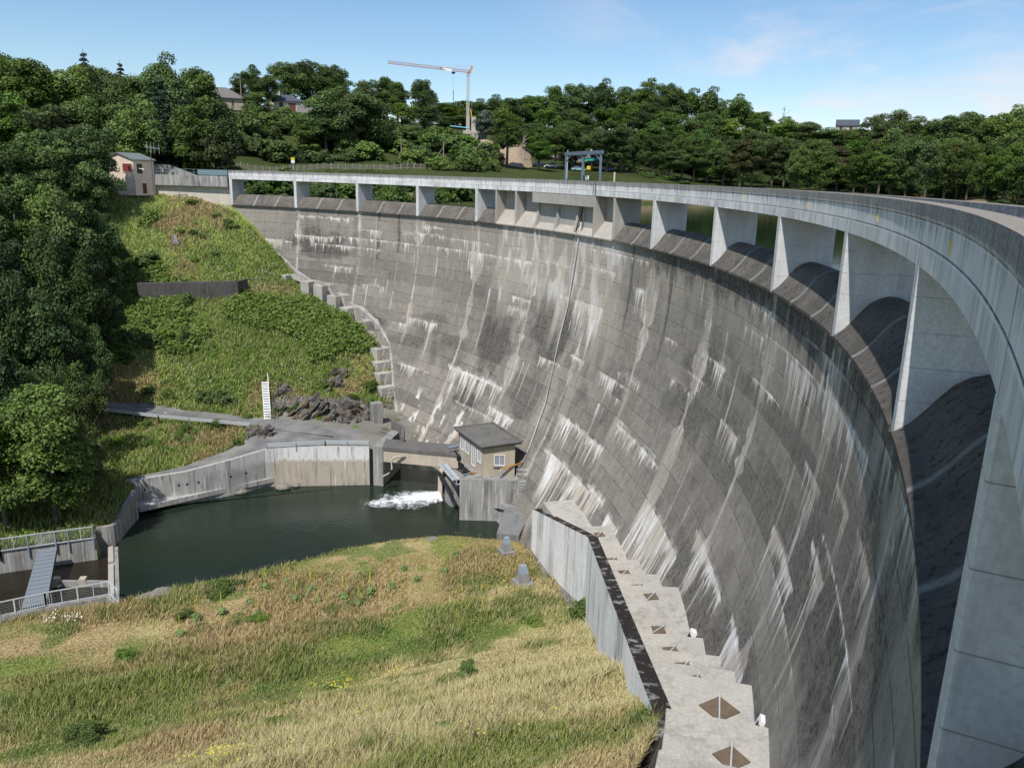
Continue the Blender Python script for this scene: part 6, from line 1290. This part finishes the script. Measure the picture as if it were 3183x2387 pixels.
# dense wood above the far shore
RG='trees of the wood above the far shore'
def row(x0,x1,dx,r,off,rad,keys,label,jit=14,rj=7):
    x=x0
    while x<x1:
        tree(x,max(sky_y(x)+off+random.uniform(-3,jit),100 if not 1782<x<1866 else 277),r+random.uniform(-rj,rj),rad*random.uniform(.82,1.18),random.choice(keys),label,RG); x+=dx*random.uniform(.75,1.25)
row(1160,2290,36,345,0,8.,['oak0','oak1','oak2','oak3','oak4','oak5','oak6'],'skyline tree of the wood above the far shore',6)
row(1150,2290,44,318,42,7.6,['oak0','oak1','oak2','oak3','oak4','oak5','oak6','bright'],'tree in the second rank of the wood above the far shore',20)
row(1140,2290,46,294,86,7.0,['oak0','oak1','oak2','oak3','oak4','oak5','oak6'],'tree in the middle of the wood above the far shore',26)
for x in range(1132,1345,30): tree(x+random.uniform(-8,8),292+random.uniform(-25,14),random.uniform(258,280),5.4,random.choice(['oak0','oak4','tall3','tall1']),'tree standing around the parked cars beyond the dam','trees around the car park')
SHG='tall trees along the far shoreline'
x=1345
while x<2290:
    yb=np.interp(x,[1340,1700,2212],[275,300,300]); tree(x,yb+random.uniform(-22,34),random.uniform(256,270),random.uniform(4.2,5.6),random.choice(['tall0','tall1','tall2','tall3','tall1','oak4','oak5','tall2','tall3','brown']),'tall slender tree with bare lower trunk along the far shoreline',SHG); x+=random.uniform(24,44)
row(1350,2290,50,280,132,5.2,['oak0','oak1','oak4','oak3'],'low tree behind the far shoreline trunks',30)
for k in range(60):
    x=random.uniform(1340,2280); r=random.uniform(270,292); p=Q(x,400,r); g=ground_z(p[0],p[1]); DB.append((x,r,p,g))
# dead trees
def dead(x,yt,r,label):
    p=Q(x,yt,r); g=ground_z(p[0],p[1]); rg=np.random.default_rng(int(x)); b=MB(); H=p[2]-g
    b.tube([(p[0],p[1],g-.5),(p[0]+.3,p[1],g+H*.6),(p[0],p[1],p[2]-1)],[.3,.2,.04],6)
    for k in range(16):
        z=g+H*rg.uniform(.55,.95); d=rg.normal(size=3); L=rg.uniform(1.5,3.4)*(1.1-(z-g)/H*.5); a=Vector((p[0]+.15,p[1],z)); m=a+Vector((d[0]*L*.35,d[1]*L*.35,L*.35)); b.tube([a,m,m+Vector((d[0]*L*.3,0,L*.5))],[.1,.06,.02],4)
    o=b.build('dead_tree',M['deadwood']); tag(o,label,'tree')
dead(1695,230,338,'bare dead tree sticking up above the wood on the skyline'); dead(1131,296,252,'pale bare snag beside the earth bank')
# ---- bushes
def proto_bush(key,seed,mat,leafsz,per,ncl,H=3.,cr=2.2):
    rg=np.random.default_rng(seed); C=[];R=[]
    for a in range(ncl):
        d=unit(rg.normal(size=(1,3)))[0]; d[2]=abs(d[2]); q=rg.uniform(.3,1)**.5; C.append(d*np.array([cr,cr,H])*q*.8+np.array([0,0,.2]));R.append(cr*rg.uniform(.22,.42))
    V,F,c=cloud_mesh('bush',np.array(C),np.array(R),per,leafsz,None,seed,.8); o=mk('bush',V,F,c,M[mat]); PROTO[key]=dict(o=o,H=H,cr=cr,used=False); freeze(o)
proto_bush('b0',201,'leaf',.3,130,22); proto_bush('b1',202,'leafb',.3,130,22); proto_bush('b2',203,'leafb',.2,220,26); proto_bush('b3',204,'fern',.34,110,22); proto_bush('b4',205,'leaf',.42,110,26)
def bushD(x,y,rad,H,key,label,group=None):
    p=hitD(x,y); return put(key,(p[0],p[1],p[2]-.15),H,rad,label,group,'bush')
for x_,y_,ra_,h_ in UB_: bushD(x_,y_,ra_,h_,'b0','bush in the shade under the round layered tree at the lower left','bushes under the lower left trees')
HG='bushes on the far grassy slope'
for x,y,rad,H,k,l in [(325,748,2.3,2.3,'b1','leafy round bush in the far slope left of centre'),(352,738,1.8,2.6,'b1','leafy bush next to the round bush on the far slope'),(395,745,1.1,3.6,'b0','slim young tree like bush casting shade on the far slope'),(400,655,1.7,1.9,'b1','bush growing at the foot of the dark terrace wall'),(533,640,1.5,1.6,'b0','dark bush at the right end of the terrace wall'),(361,857,1.1,1.6,'b1','small round bush above the upper road'),(440,865,1.6,1.7,'b0','low wide bush above the upper road left of the stairs'),(484,868,1.9,2.2,'b0','taller bush above the upper road left of the stairs'),(468,925,1.3,1.7,'b1','bush overhanging the guard rail of the upper road'),(400,935,1.1,1.3,'b1','small bush just below the upper guard rail'),(640,890,1.5,2.2,'b0','dark bush left of the large rock face'),(802,885,1.,2.2,'b1','bush clinging to the rock by the toe steps'),(800,838,1.4,1.4,'b1','bush on the crest of the rock by the toe steps'),(700,832,1.2,1.,'b3','fern tuft above the large rock face'),(535,905,.9,1.0,'b1','small bush on the verge left of the white stairs'),(515,960,1.0,1.,'b0','small bush at the fork of the two roads'),(600,895,.9,1.2,'b0','small dark bush right of the foot of the white stairs'),(668,880,1.1,1.,'b3','grass tuft growing high in the large rock face'),(720,872,1.0,.9,'b3','grass tuft in the middle of the large rock face'),(760,862,1.2,1.,'b1','green tuft on the right part of the large rock face'),(690,905,.8,.7,'b3','grass tuft at the foot of the large rock face')]:
    bushD(x,y,rad,H,k,l)
for k in range(24):
    x=random.uniform(215,500); y=905+ (x-200)*.12+random.uniform(0,62); 
    if y>1005-(x-250)*.24: continue
    bushD(x,y,random.uniform(.7,1.5),random.uniform(.7,1.3),random.choice(['b0','b1','b3','b1']),'low bramble bush on the bank between the two roads','brambles between the two roads')
for k in range(16):
    x=random.uniform(380,640); y=random.uniform(440,590)
    if x>520+ (y-440)*.9 or x<300: continue
    bushD(x,y,random.uniform(.8,1.7),random.uniform(.6,1.1),random.choice(['b1','b3','b3']),'low leafy clump on the upper grassy slope beside the dam','clumps on the upper slope')
for k in range(20):
    x=random.uniform(195,330); y=random.uniform(560,860)
    bushD(x,y,random.uniform(1.2,2.4),random.uniform(1.2,2.2),random.choice(['b0','b4']),'shaded bush at the edge of the left wood','bushes at the edge of the left wood')
MG='bushes in the near meadow'
for x,y,rad,H,k,l in [(1008,1462,.75,1.5,'b2','single leafy green bush in the dry right part of the meadow'),(1236,1245,1.3,1.7,'b2','bush against the white wall near the larger survey pillar'),(1256,1335,1.25,2.2,'b1','larger bush against the white wall above the dry grass'),(1255,1275,.7,1.,'b2','small weed at the foot of the white wall'),(580,1580,1.3,1.0,'b3','fern like clump in the lower middle of the meadow'),(640,1590,.9,.9,'b3','fern clump right of the large one in the lower meadow'),(185,1600,1.7,1.2,'b2','wide dark clump in the lower left of the meadow'),(275,1425,1.1,1.2,'b2','dark nettle clump in the left of the meadow'),(900,1625,1.0,.9,'b3','fern clump at the bottom of the meadow'),(960,1590,.9,.8,'b3','small fern clump at the bottom right of the meadow'),(870,1545,.6,.9,'b2','small green bush in the lower right of the meadow'),(470,1275,2.2,.9,'b0','bramble mat on the near bank above the waterline'),(520,1262,1.4,.8,'b0','bramble tuft overhanging the near waterline'),(720,1490,.8,.7,'b3','fern beside the yellow flowers in the meadow'),(1390,1580,.7,1.3,'b1','tall weeds at the corner of the white wall'),(400,1335,1.0,.9,'b2','green clump left on the near bank'),(330,1310,.8,.7,'b1','small green clump by the weir on the near bank'),(560,1345,1.2,.9,'b2','green clump in the middle of the near bank'),(1155,1345,.9,.6,'b3','flat green weed patch in the dry meadow')]:
    bushD(x,y,rad,H,k,l,MG)
C=[];R=[]
for x,r,p,g in DB:
    for q in range(7): C.append((p[0]+random.uniform(-3,3),p[1]+random.uniform(-2,2),g+random.uniform(.3,2.6)));R.append(random.uniform(1.,1.8))
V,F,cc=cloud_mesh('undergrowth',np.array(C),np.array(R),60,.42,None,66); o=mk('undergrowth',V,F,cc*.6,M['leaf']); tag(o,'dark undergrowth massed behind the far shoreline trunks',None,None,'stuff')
# bank behind the spillway and verges on the far side
BG='bushes on the reservoir bank behind the left bays'
for k in range(84):
    x=random.uniform(505,1060); r=random.uniform(150,184); p=Q(x,400,r); i,rr=to_pol(p[0],p[1]); 
    if rr<4 : continue
    g=ground_z(p[0],p[1]); 
    if g<ZL-.3: continue
    put(random.choice(['b0','b4','b0','b1']),(p[0],p[1],g-.3),max(.8,min(random.uniform(2.6,4.6),-.35-g)),random.uniform(2.,3.6),'bush on the reservoir bank seen through the left spillway bays',BG,'bush')
for k in range(108):
    x=random.uniform(400,1080); r=random.uniform(209,258); p=Q(x,340,r); g=ground_z(p[0],p[1])
    put(random.choice(['b0','b4','b4','b1','b0']),(p[0],p[1],g-.3),random.uniform(2.6,6.2),random.uniform(2.8,5.0),'bush on the overgrown slope behind the picket fence','bushes on the slope behind the picket fence','bush')
for x,r,h in ((505,184,2.4),(618,184,2.6),(655,183,1.8)): p=Q(x,365,r); put('b1',(p[0],p[1],ground_z(p[0],p[1])-.2),h,2.6,{505:'round green bush before the left end of the picket fence',618:'round green bush left of the yellow sign',655:'low bush right of the yellow sign'}[x],None,'bush')
for k in range(16):
    x=random.uniform(1340,2260); r=random.uniform(248,258); p=Q(x,405,r); g=ground_z(p[0],p[1])
    if g<ZL: continue
    put(random.choice(['b0','b1','b4']),(p[0],p[1],g-.3),random.uniform(.8,2.),random.uniform(1.5,3.5),'low bush on the far shoreline bank','bushes on the far shoreline bank','bush')
def hedge(pts,h,w,label,mat='leaf',seed=1):
    rg=np.random.default_rng(seed); C=[];R=[]; P=[Vector(Q(*q)) for q in pts]
    for a,c in zip(P[:-1],P[1:]):
        n=int((c-a).length/.7)
        for k in range(n):
            q=a.lerp(c,k/n); g=ground_z(q.x,q.y)
            for z in np.arange(.3,h,.6): C.append((q.x+rg.uniform(-w,w)*.4,q.y+rg.uniform(-w,w)*.4,g+z));R.append(.55)
    V,F,cc=cloud_mesh('hedge',np.array(C),np.array(R),26,.32,None,seed); o=mk('hedge',V,F,cc,M[mat]); tag(o,label,'hedge')
hedge([(850,270,258),(950,285,258),(1045,302,258)],2.4,1.6,'long clipped hedge running down the hill below the pool cover','leafb',5); hedge([(560,248,268),(660,252,268)],1.8,1.4,'clipped hedge below the white bungalow','leafb',6); hedge([(1330,385,262),(1450,391,264)],1.3,1.2,'low hedge beside the dark blue car','leaf',7); hedge([(1990,412,270),(2260,425,272)],2.2,1.6,'dark hedge along the far shore road on the right','leaf',8)
hedge([(1055,384,222),(830,378,212)],1.0,2.2,'bramble hedge along the verge in front of the picket fence','leaf',9); hedge([(830,376,196),(690,372,190),(520,366,182)],.8,2.4,'low scrub edging the road bank left of the bramble hedge','leaf',10)
# ---- grass and ferns (nobody could count the blades)
def grass(name,n,region,label):
    """region -> x,y arrays; blades coloured from the ground below them"""
    x,y,hs,ws=region(n); z=zD(x,y); ok=(z>-39.75); x,y,hs,ws,z=x[ok],y[ok],hs[ok],ws[ok],z[ok]; n=len(x); rg=np.random.default_rng(len(x))
    stalk=rg.uniform(0,1,n)<.10; hs=np.where(stalk,np.minimum(hs*1.6,.95),hs); ws=np.where(stalk,ws*.75,ws); a=rg.uniform(0,2*math.pi,n); lean=rg.normal(size=(n,2))*.28+np.array([.12,.08]); d=np.stack([np.cos(a),np.sin(a),np.zeros(n)],1)*ws[:,None]
    B=np.stack([x,y,z-.04],1); Tp=B+np.stack([lean[:,0]*hs,lean[:,1]*hs,hs],1); Md=B+np.stack([lean[:,0]*hs*.3,lean[:,1]*hs*.3,hs*.55],1)
    V=np.stack([B-d,B+d,Md+d*.8,Tp,Md-d*.8],1).reshape(-1,3); F=np.arange(n*5).reshape(n,5)
    c=ground_col(x,y); v=rg.uniform(.7,1.5,n)[:,None]; mixs=(rg.uniform(0,1,n)<.22)[:,None]; c=np.where(mixs,c*.45+np.array([.52,.44,.24])*.6,c)*v
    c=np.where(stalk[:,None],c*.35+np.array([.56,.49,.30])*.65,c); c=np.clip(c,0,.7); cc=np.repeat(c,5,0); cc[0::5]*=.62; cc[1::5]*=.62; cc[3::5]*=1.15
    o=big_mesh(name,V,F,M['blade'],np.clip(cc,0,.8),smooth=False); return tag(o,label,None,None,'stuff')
def reg_near(n):
    rg=np.random.default_rng(3); r=24*np.exp(rg.uniform(0,1,n)**.9*math.log(92/24)); az=rg.uniform(-.72,.25,n); x=r*np.sin(az);y=r*np.cos(az); s=x*NV[0]+y*NV[1]
    t=x*TV[0]+y*TV[1]; ok=(s<85)&~inpoly(x,y,CUT2)&~inpoly(x,y,CUT1)
    # keep to the meadow side of the white wall
    x,y,r=x[ok],y[ok],r[ok]; tall=fbm(x*.12+4,y*.12,71,3); hs=(.22+.55*sstep(.4,.62,tall))*rg.uniform(.55,1.35,len(x))*np.interp(r,[24,60,92],[1,.8,.55]); ws=(.0045+.00042*r)*rg.uniform(.7,1.5,len(x)); return x,y,hs,ws
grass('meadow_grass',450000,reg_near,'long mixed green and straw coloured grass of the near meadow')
def reg_far(n):
    rg=np.random.default_rng(5); x=rg.uniform(-82,-14,n*2); y=rg.uniform(72,162,n*2); s=x*NV[0]+y*NV[1]; i,r=to_pol(x,y); t=x*TV[0]+y*TV[1]
    road=inpoly(x,y,[(p[0],p[1]) for p in UA]+[(p[0],p[1]) for p in UB[::-1]])|inpoly(x,y,[(p[0],p[1]) for p in RA]+[(p[0],p[1]) for p in RB[::-1]])
    yard=(s<117)&(x>-33)
    fence=inpoly(x,y,CUT1)
    ok=(s>84)&(r<-.5)&~road&~yard&~fence|((t>12)&(s>78.2)&(s<=84)&(x<-45)&~fence); x,y=x[ok][:n],y[ok][:n]
    hs=rg.uniform(.25,.75,len(x)); ws=rg.uniform(.04,.085,len(x)); return x,y,hs,ws
grass('hillside_grass',150000,reg_far,'rough green and dry grass covering the far hillside')
def ferns():
    rg=np.random.default_rng(8); n=26000; x=rg.uniform(-66,-20,n); y=rg.uniform(112,156,n); s=x*NV[0]+y*NV[1]; i,r=to_pol(x,y)
    m=fbm(x*.1,y*.1,81,3)+.22*np.exp(-((s-133)/6.)**2)+.18*np.exp(-((s-150)/5.)**2)*(x>-52); ok=(r<-5.2)&(m>.60)&(s>124); x,y=x[ok],y[ok]; z=zD(x,y,True); k=5; X=np.repeat(x,k)+rg.normal(size=len(x)*k)*.35;Y=np.repeat(y,k)+rg.normal(size=len(x)*k)*.35;Z=np.repeat(z,k)+rg.uniform(.25,1.0,len(x)*k)
    nn=unit(rg.normal(size=(len(X),3))*.5+np.array([.0,-.35,.8])); V,F=leaf_quads(np.stack([X,Y,Z],1),nn,.55,rg,.5); c=np.repeat(np.clip(rg.uniform(.1,.9,len(X))+.25*(fbm(X*.5,Y*.5,83)-.5),0,1),4)
    o=big_mesh('bracken',V,F,M['fern'],np.stack([c]*3,1),smooth=False); tag(o,'bright green bracken covering the middle of the far hillside',None,None,'stuff')
ferns()
# flowers scattered through the grass
def flowers(name,spots,mat,label,per,sz,hh,seed):
    rg=np.random.default_rng(seed); P=[]
    for px,py,rad,k in spots:
        c=hitD(px,py); 
        for q in range(k): a=rg.normal(size=2)*rad; z=float(zD(c[0]+a[0],c[1]+a[1],True)[0]); P.append((c[0]+a[0],c[1]+a[1],z+rg.uniform(hh*.6,hh)))
    P=np.array(P); P=np.repeat(P,per,0)+rg.normal(size=(len(P)*per,3))*sz*1.3; V,F=leaf_quads(P,unit(rg.normal(size=P.shape)*.6+np.array([0,-.4,.8])),sz,rg,.9); o=big_mesh(name,V,F,M[mat],None,smooth=False); tag(o,label,None,None,'stuff')
flowers('yellow_wildflowers',[(470,1640,1.0,26),(520,1650,1.0,20),(640,1650,.9,16),(720,1488,.55,22),(735,1500,.4,12),(865,1462,.5,10),(840,1470,.5,8),(930,1530,1.6,14),(780,1560,1.6,14),(1075,1275,2.4,40),(1120,1262,1.6,24),(1020,1285,2.,16),(1000,1180,1.6,10),(600,1560,1.2,10),(1010,1350,3,10),(700,1300,5,14),(1040,1600,1.2,8)],'yflower','yellow ragwort flowers scattered through the near meadow',4,.085,.75,91)
flowers('white_wildflowers',[(480,450,1.4,24),(600,475,1.,16),(500,605,2.,24),(560,604,2,18),(620,612,1.5,12),(420,820,1.5,14),(640,815,1.,8),(330,872,2.,16),(160,1345,.5,10),(110,1347,.4,8),(700,700,3,8),(450,1210 if False else 860,1.2,8)],'wflower','white umbel flowers dotted over the far hillside and near bank',4,.12,.7,92)
# mullein plants
def mullein():
    r=bpy.data.objects.new('mullein_plant',None); COL.objects.link(r); rg=np.random.default_rng(77); n=70; a=rg.uniform(0,6.28,n); w=rg.uniform(.1,.42,n); z=rg.uniform(.03,.55,n)**1.; w*=1.15-z
    C=np.stack([np.cos(a)*w,np.sin(a)*w,z],1); nn=unit(np.stack([np.cos(a)*.5,np.sin(a)*.5,np.full(n,1.)],1)); V,F=leaf_quads(C,nn,.34,rg,.45); o=big_mesh('rosette',V,F,M['mullein'],None,False); o.parent=r
    b=MB(); b.tube([(0,0,0),(0,0,1.1)],.025,5); o=b.build('stem',M['mullein'],r)
    n=130; a=rg.uniform(0,6.28,n); z=rg.uniform(.85,1.65,n); C=np.stack([np.cos(a)*.05*(1.9-z),np.sin(a)*.05*(1.9-z),z],1); nn=unit(np.stack([np.cos(a),np.sin(a),np.full(n,.3)],1)); V,F=leaf_quads(C,nn,.065,rg,.9); o=big_mesh('flower_spike',V,F,M['yflower'],None,False); o.parent=r; freeze(r); return r
mu0=mullein(); 
for k,(x,y,h) in enumerate([(575,1275,1.5),(672,1283,1.6),(742,1298,1.7),(800,1285,1.6),(845,1275,1.3),(715,1262,1.2),(640,1300,1.3),(540,1305,1.3),(480,1330,1.4),(425,1340,1.3),(690,1305,1.1),(775,1310,1.2),(900,1255,1.2),(960,1240,1.2),(870,1235,1.1),(985,1200,1.1),(1040,1290,1.0),(620,1262,1.1),(390,1375,1.3),(555,1335,1.2)]):
    o=mu0 if k==0 else copy_tree(mu0); p=hitD(x,y); o.location=p; o.scale=(h*.8,h*.8,h); o.rotation_euler=(0,0,k*1.3); tag(o,'tall mullein with a yellow flower spike on the dry near bank','mullein','mulleins on the dry near bank')
for q in PROTO.values():
    if not q['used']:
        def kill(o):
            for ch in KIDS.get(o.name,[]): kill(ch)
            bpy.data.objects.remove(o)
        kill(q['o'])
# ---------------------------------------------------------------- light, sky, camera
wd=bpy.data.worlds.new("World"); SC.world=wd; wd.use_nodes=True; nt=wd.node_tree; bg=nt.nodes['Background']
sky=nt.nodes.new('ShaderNodeTexSky'); sky.sky_type='NISHITA'; sky.sun_disc=False; el=math.asin(SUN.z); sky.sun_elevation=el; sky.sun_rotation=math.atan2(SUN.x,SUN.y)%(2*math.pi)
sky.altitude=400; sky.air_density=1.0; sky.dust_density=.25; sky.ozone_density=2.2
tc=nt.nodes.new('ShaderNodeTexCoord'); mp=nt.nodes.new('ShaderNodeMapping'); nt.links.new(tc.outputs['Generated'],mp.inputs[0]); mp.inputs['Scale'].default_value=(1.2,1.2,3.2); mp.inputs['Location'].default_value=(.35,.1,.2)
nz=nt.nodes.new('ShaderNodeTexNoise'); nt.links.new(mp.outputs[0],nz.inputs['Vector']); nz.inputs['Scale'].default_value=3.1; nz.inputs['Detail'].default_value=6; nz.inputs['Roughness'].default_value=.58; nz.inputs['Distortion'].default_value=.5
mr=nt.nodes.new('ShaderNodeMapRange'); mr.interpolation_type='SMOOTHSTEP'; nt.links.new(nz.outputs['Fac'],mr.inputs[0]); mr.inputs[1].default_value=.44; mr.inputs[2].default_value=.7
sp=nt.nodes.new('ShaderNodeSeparateXYZ'); nt.links.new(tc.outputs['Generated'],sp.inputs[0])
m2=nt.nodes.new('ShaderNodeMapRange'); m2.interpolation_type='SMOOTHSTEP'; nt.links.new(sp.outputs[0],m2.inputs[0]); m2.inputs[1].default_value=-.05; m2.inputs[2].default_value=.38
mu=nt.nodes.new('ShaderNodeMath'); mu.operation='MULTIPLY'; nt.links.new(mr.outputs[0],mu.inputs[0]); nt.links.new(m2.outputs[0],mu.inputs[1])
mu2=nt.nodes.new('ShaderNodeMath'); mu2.operation='MULTIPLY'; nt.links.new(mu.outputs[0],mu2.inputs[0]); mu2.inputs[1].default_value=.8
mx=nt.nodes.new('ShaderNodeMix'); mx.data_type='RGBA'; nt.links.new(mu2.outputs[0],mx.inputs[0]); hs=nt.nodes.new('ShaderNodeHueSaturation'); hs.inputs['Saturation'].default_value=1.12; nt.links.new(sky.outputs[0],hs.inputs['Color']); nt.links.new(hs.outputs[0],mx.inputs[6]); mx.inputs[7].default_value=(6.6,6.3,6.6,1)
nt.links.new(mx.outputs[2],bg.inputs['Color']); bg.inputs['Strength'].default_value=.135
sl=bpy.data.lights.new('sun','SUN'); sl.energy=5.0; sl.angle=math.radians(.53); sl.color=(1,.955,.89)
so=bpy.data.objects.new('sun',sl); COL.objects.link(so); so.rotation_euler=(-SUN).to_track_quat('-Z','Y').to_euler(); so.location=(0,0,60)
cam=bpy.data.cameras.new('camera'); cam.sensor_width=36; cam.sensor_fit='HORIZONTAL'; cam.lens=36*FX/3183; cam.clip_start=.05; cam.clip_end=8000
co=bpy.data.objects.new('camera',cam); COL.objects.link(co)
c,s=math.cos(PITCH),math.sin(PITCH); Fw=Vector((0,c,-s)); U0=Vector((0,s,c)); X0=Vector((1,0,0))
Rt=X0*math.cos(ROLL)-U0*math.sin(ROLL); Up=X0*math.sin(ROLL)+U0*math.cos(ROLL)
co.matrix_world=Matrix((( Rt.x,Up.x,-Fw.x,0),(Rt.y,Up.y,-Fw.y,0),(Rt.z,Up.z,-Fw.z,0),(0,0,0,1)))
SC.camera=co
SC.view_settings.view_transform='Standard'; SC.view_settings.look='None'; SC.view_settings.exposure=0; SC.view_settings.gamma=1
SC.render.engine='CYCLES'; SC.cycles.max_bounces=6; SC.cycles.transparent_max_bounces=8; SC.cycles.use_denoising=True
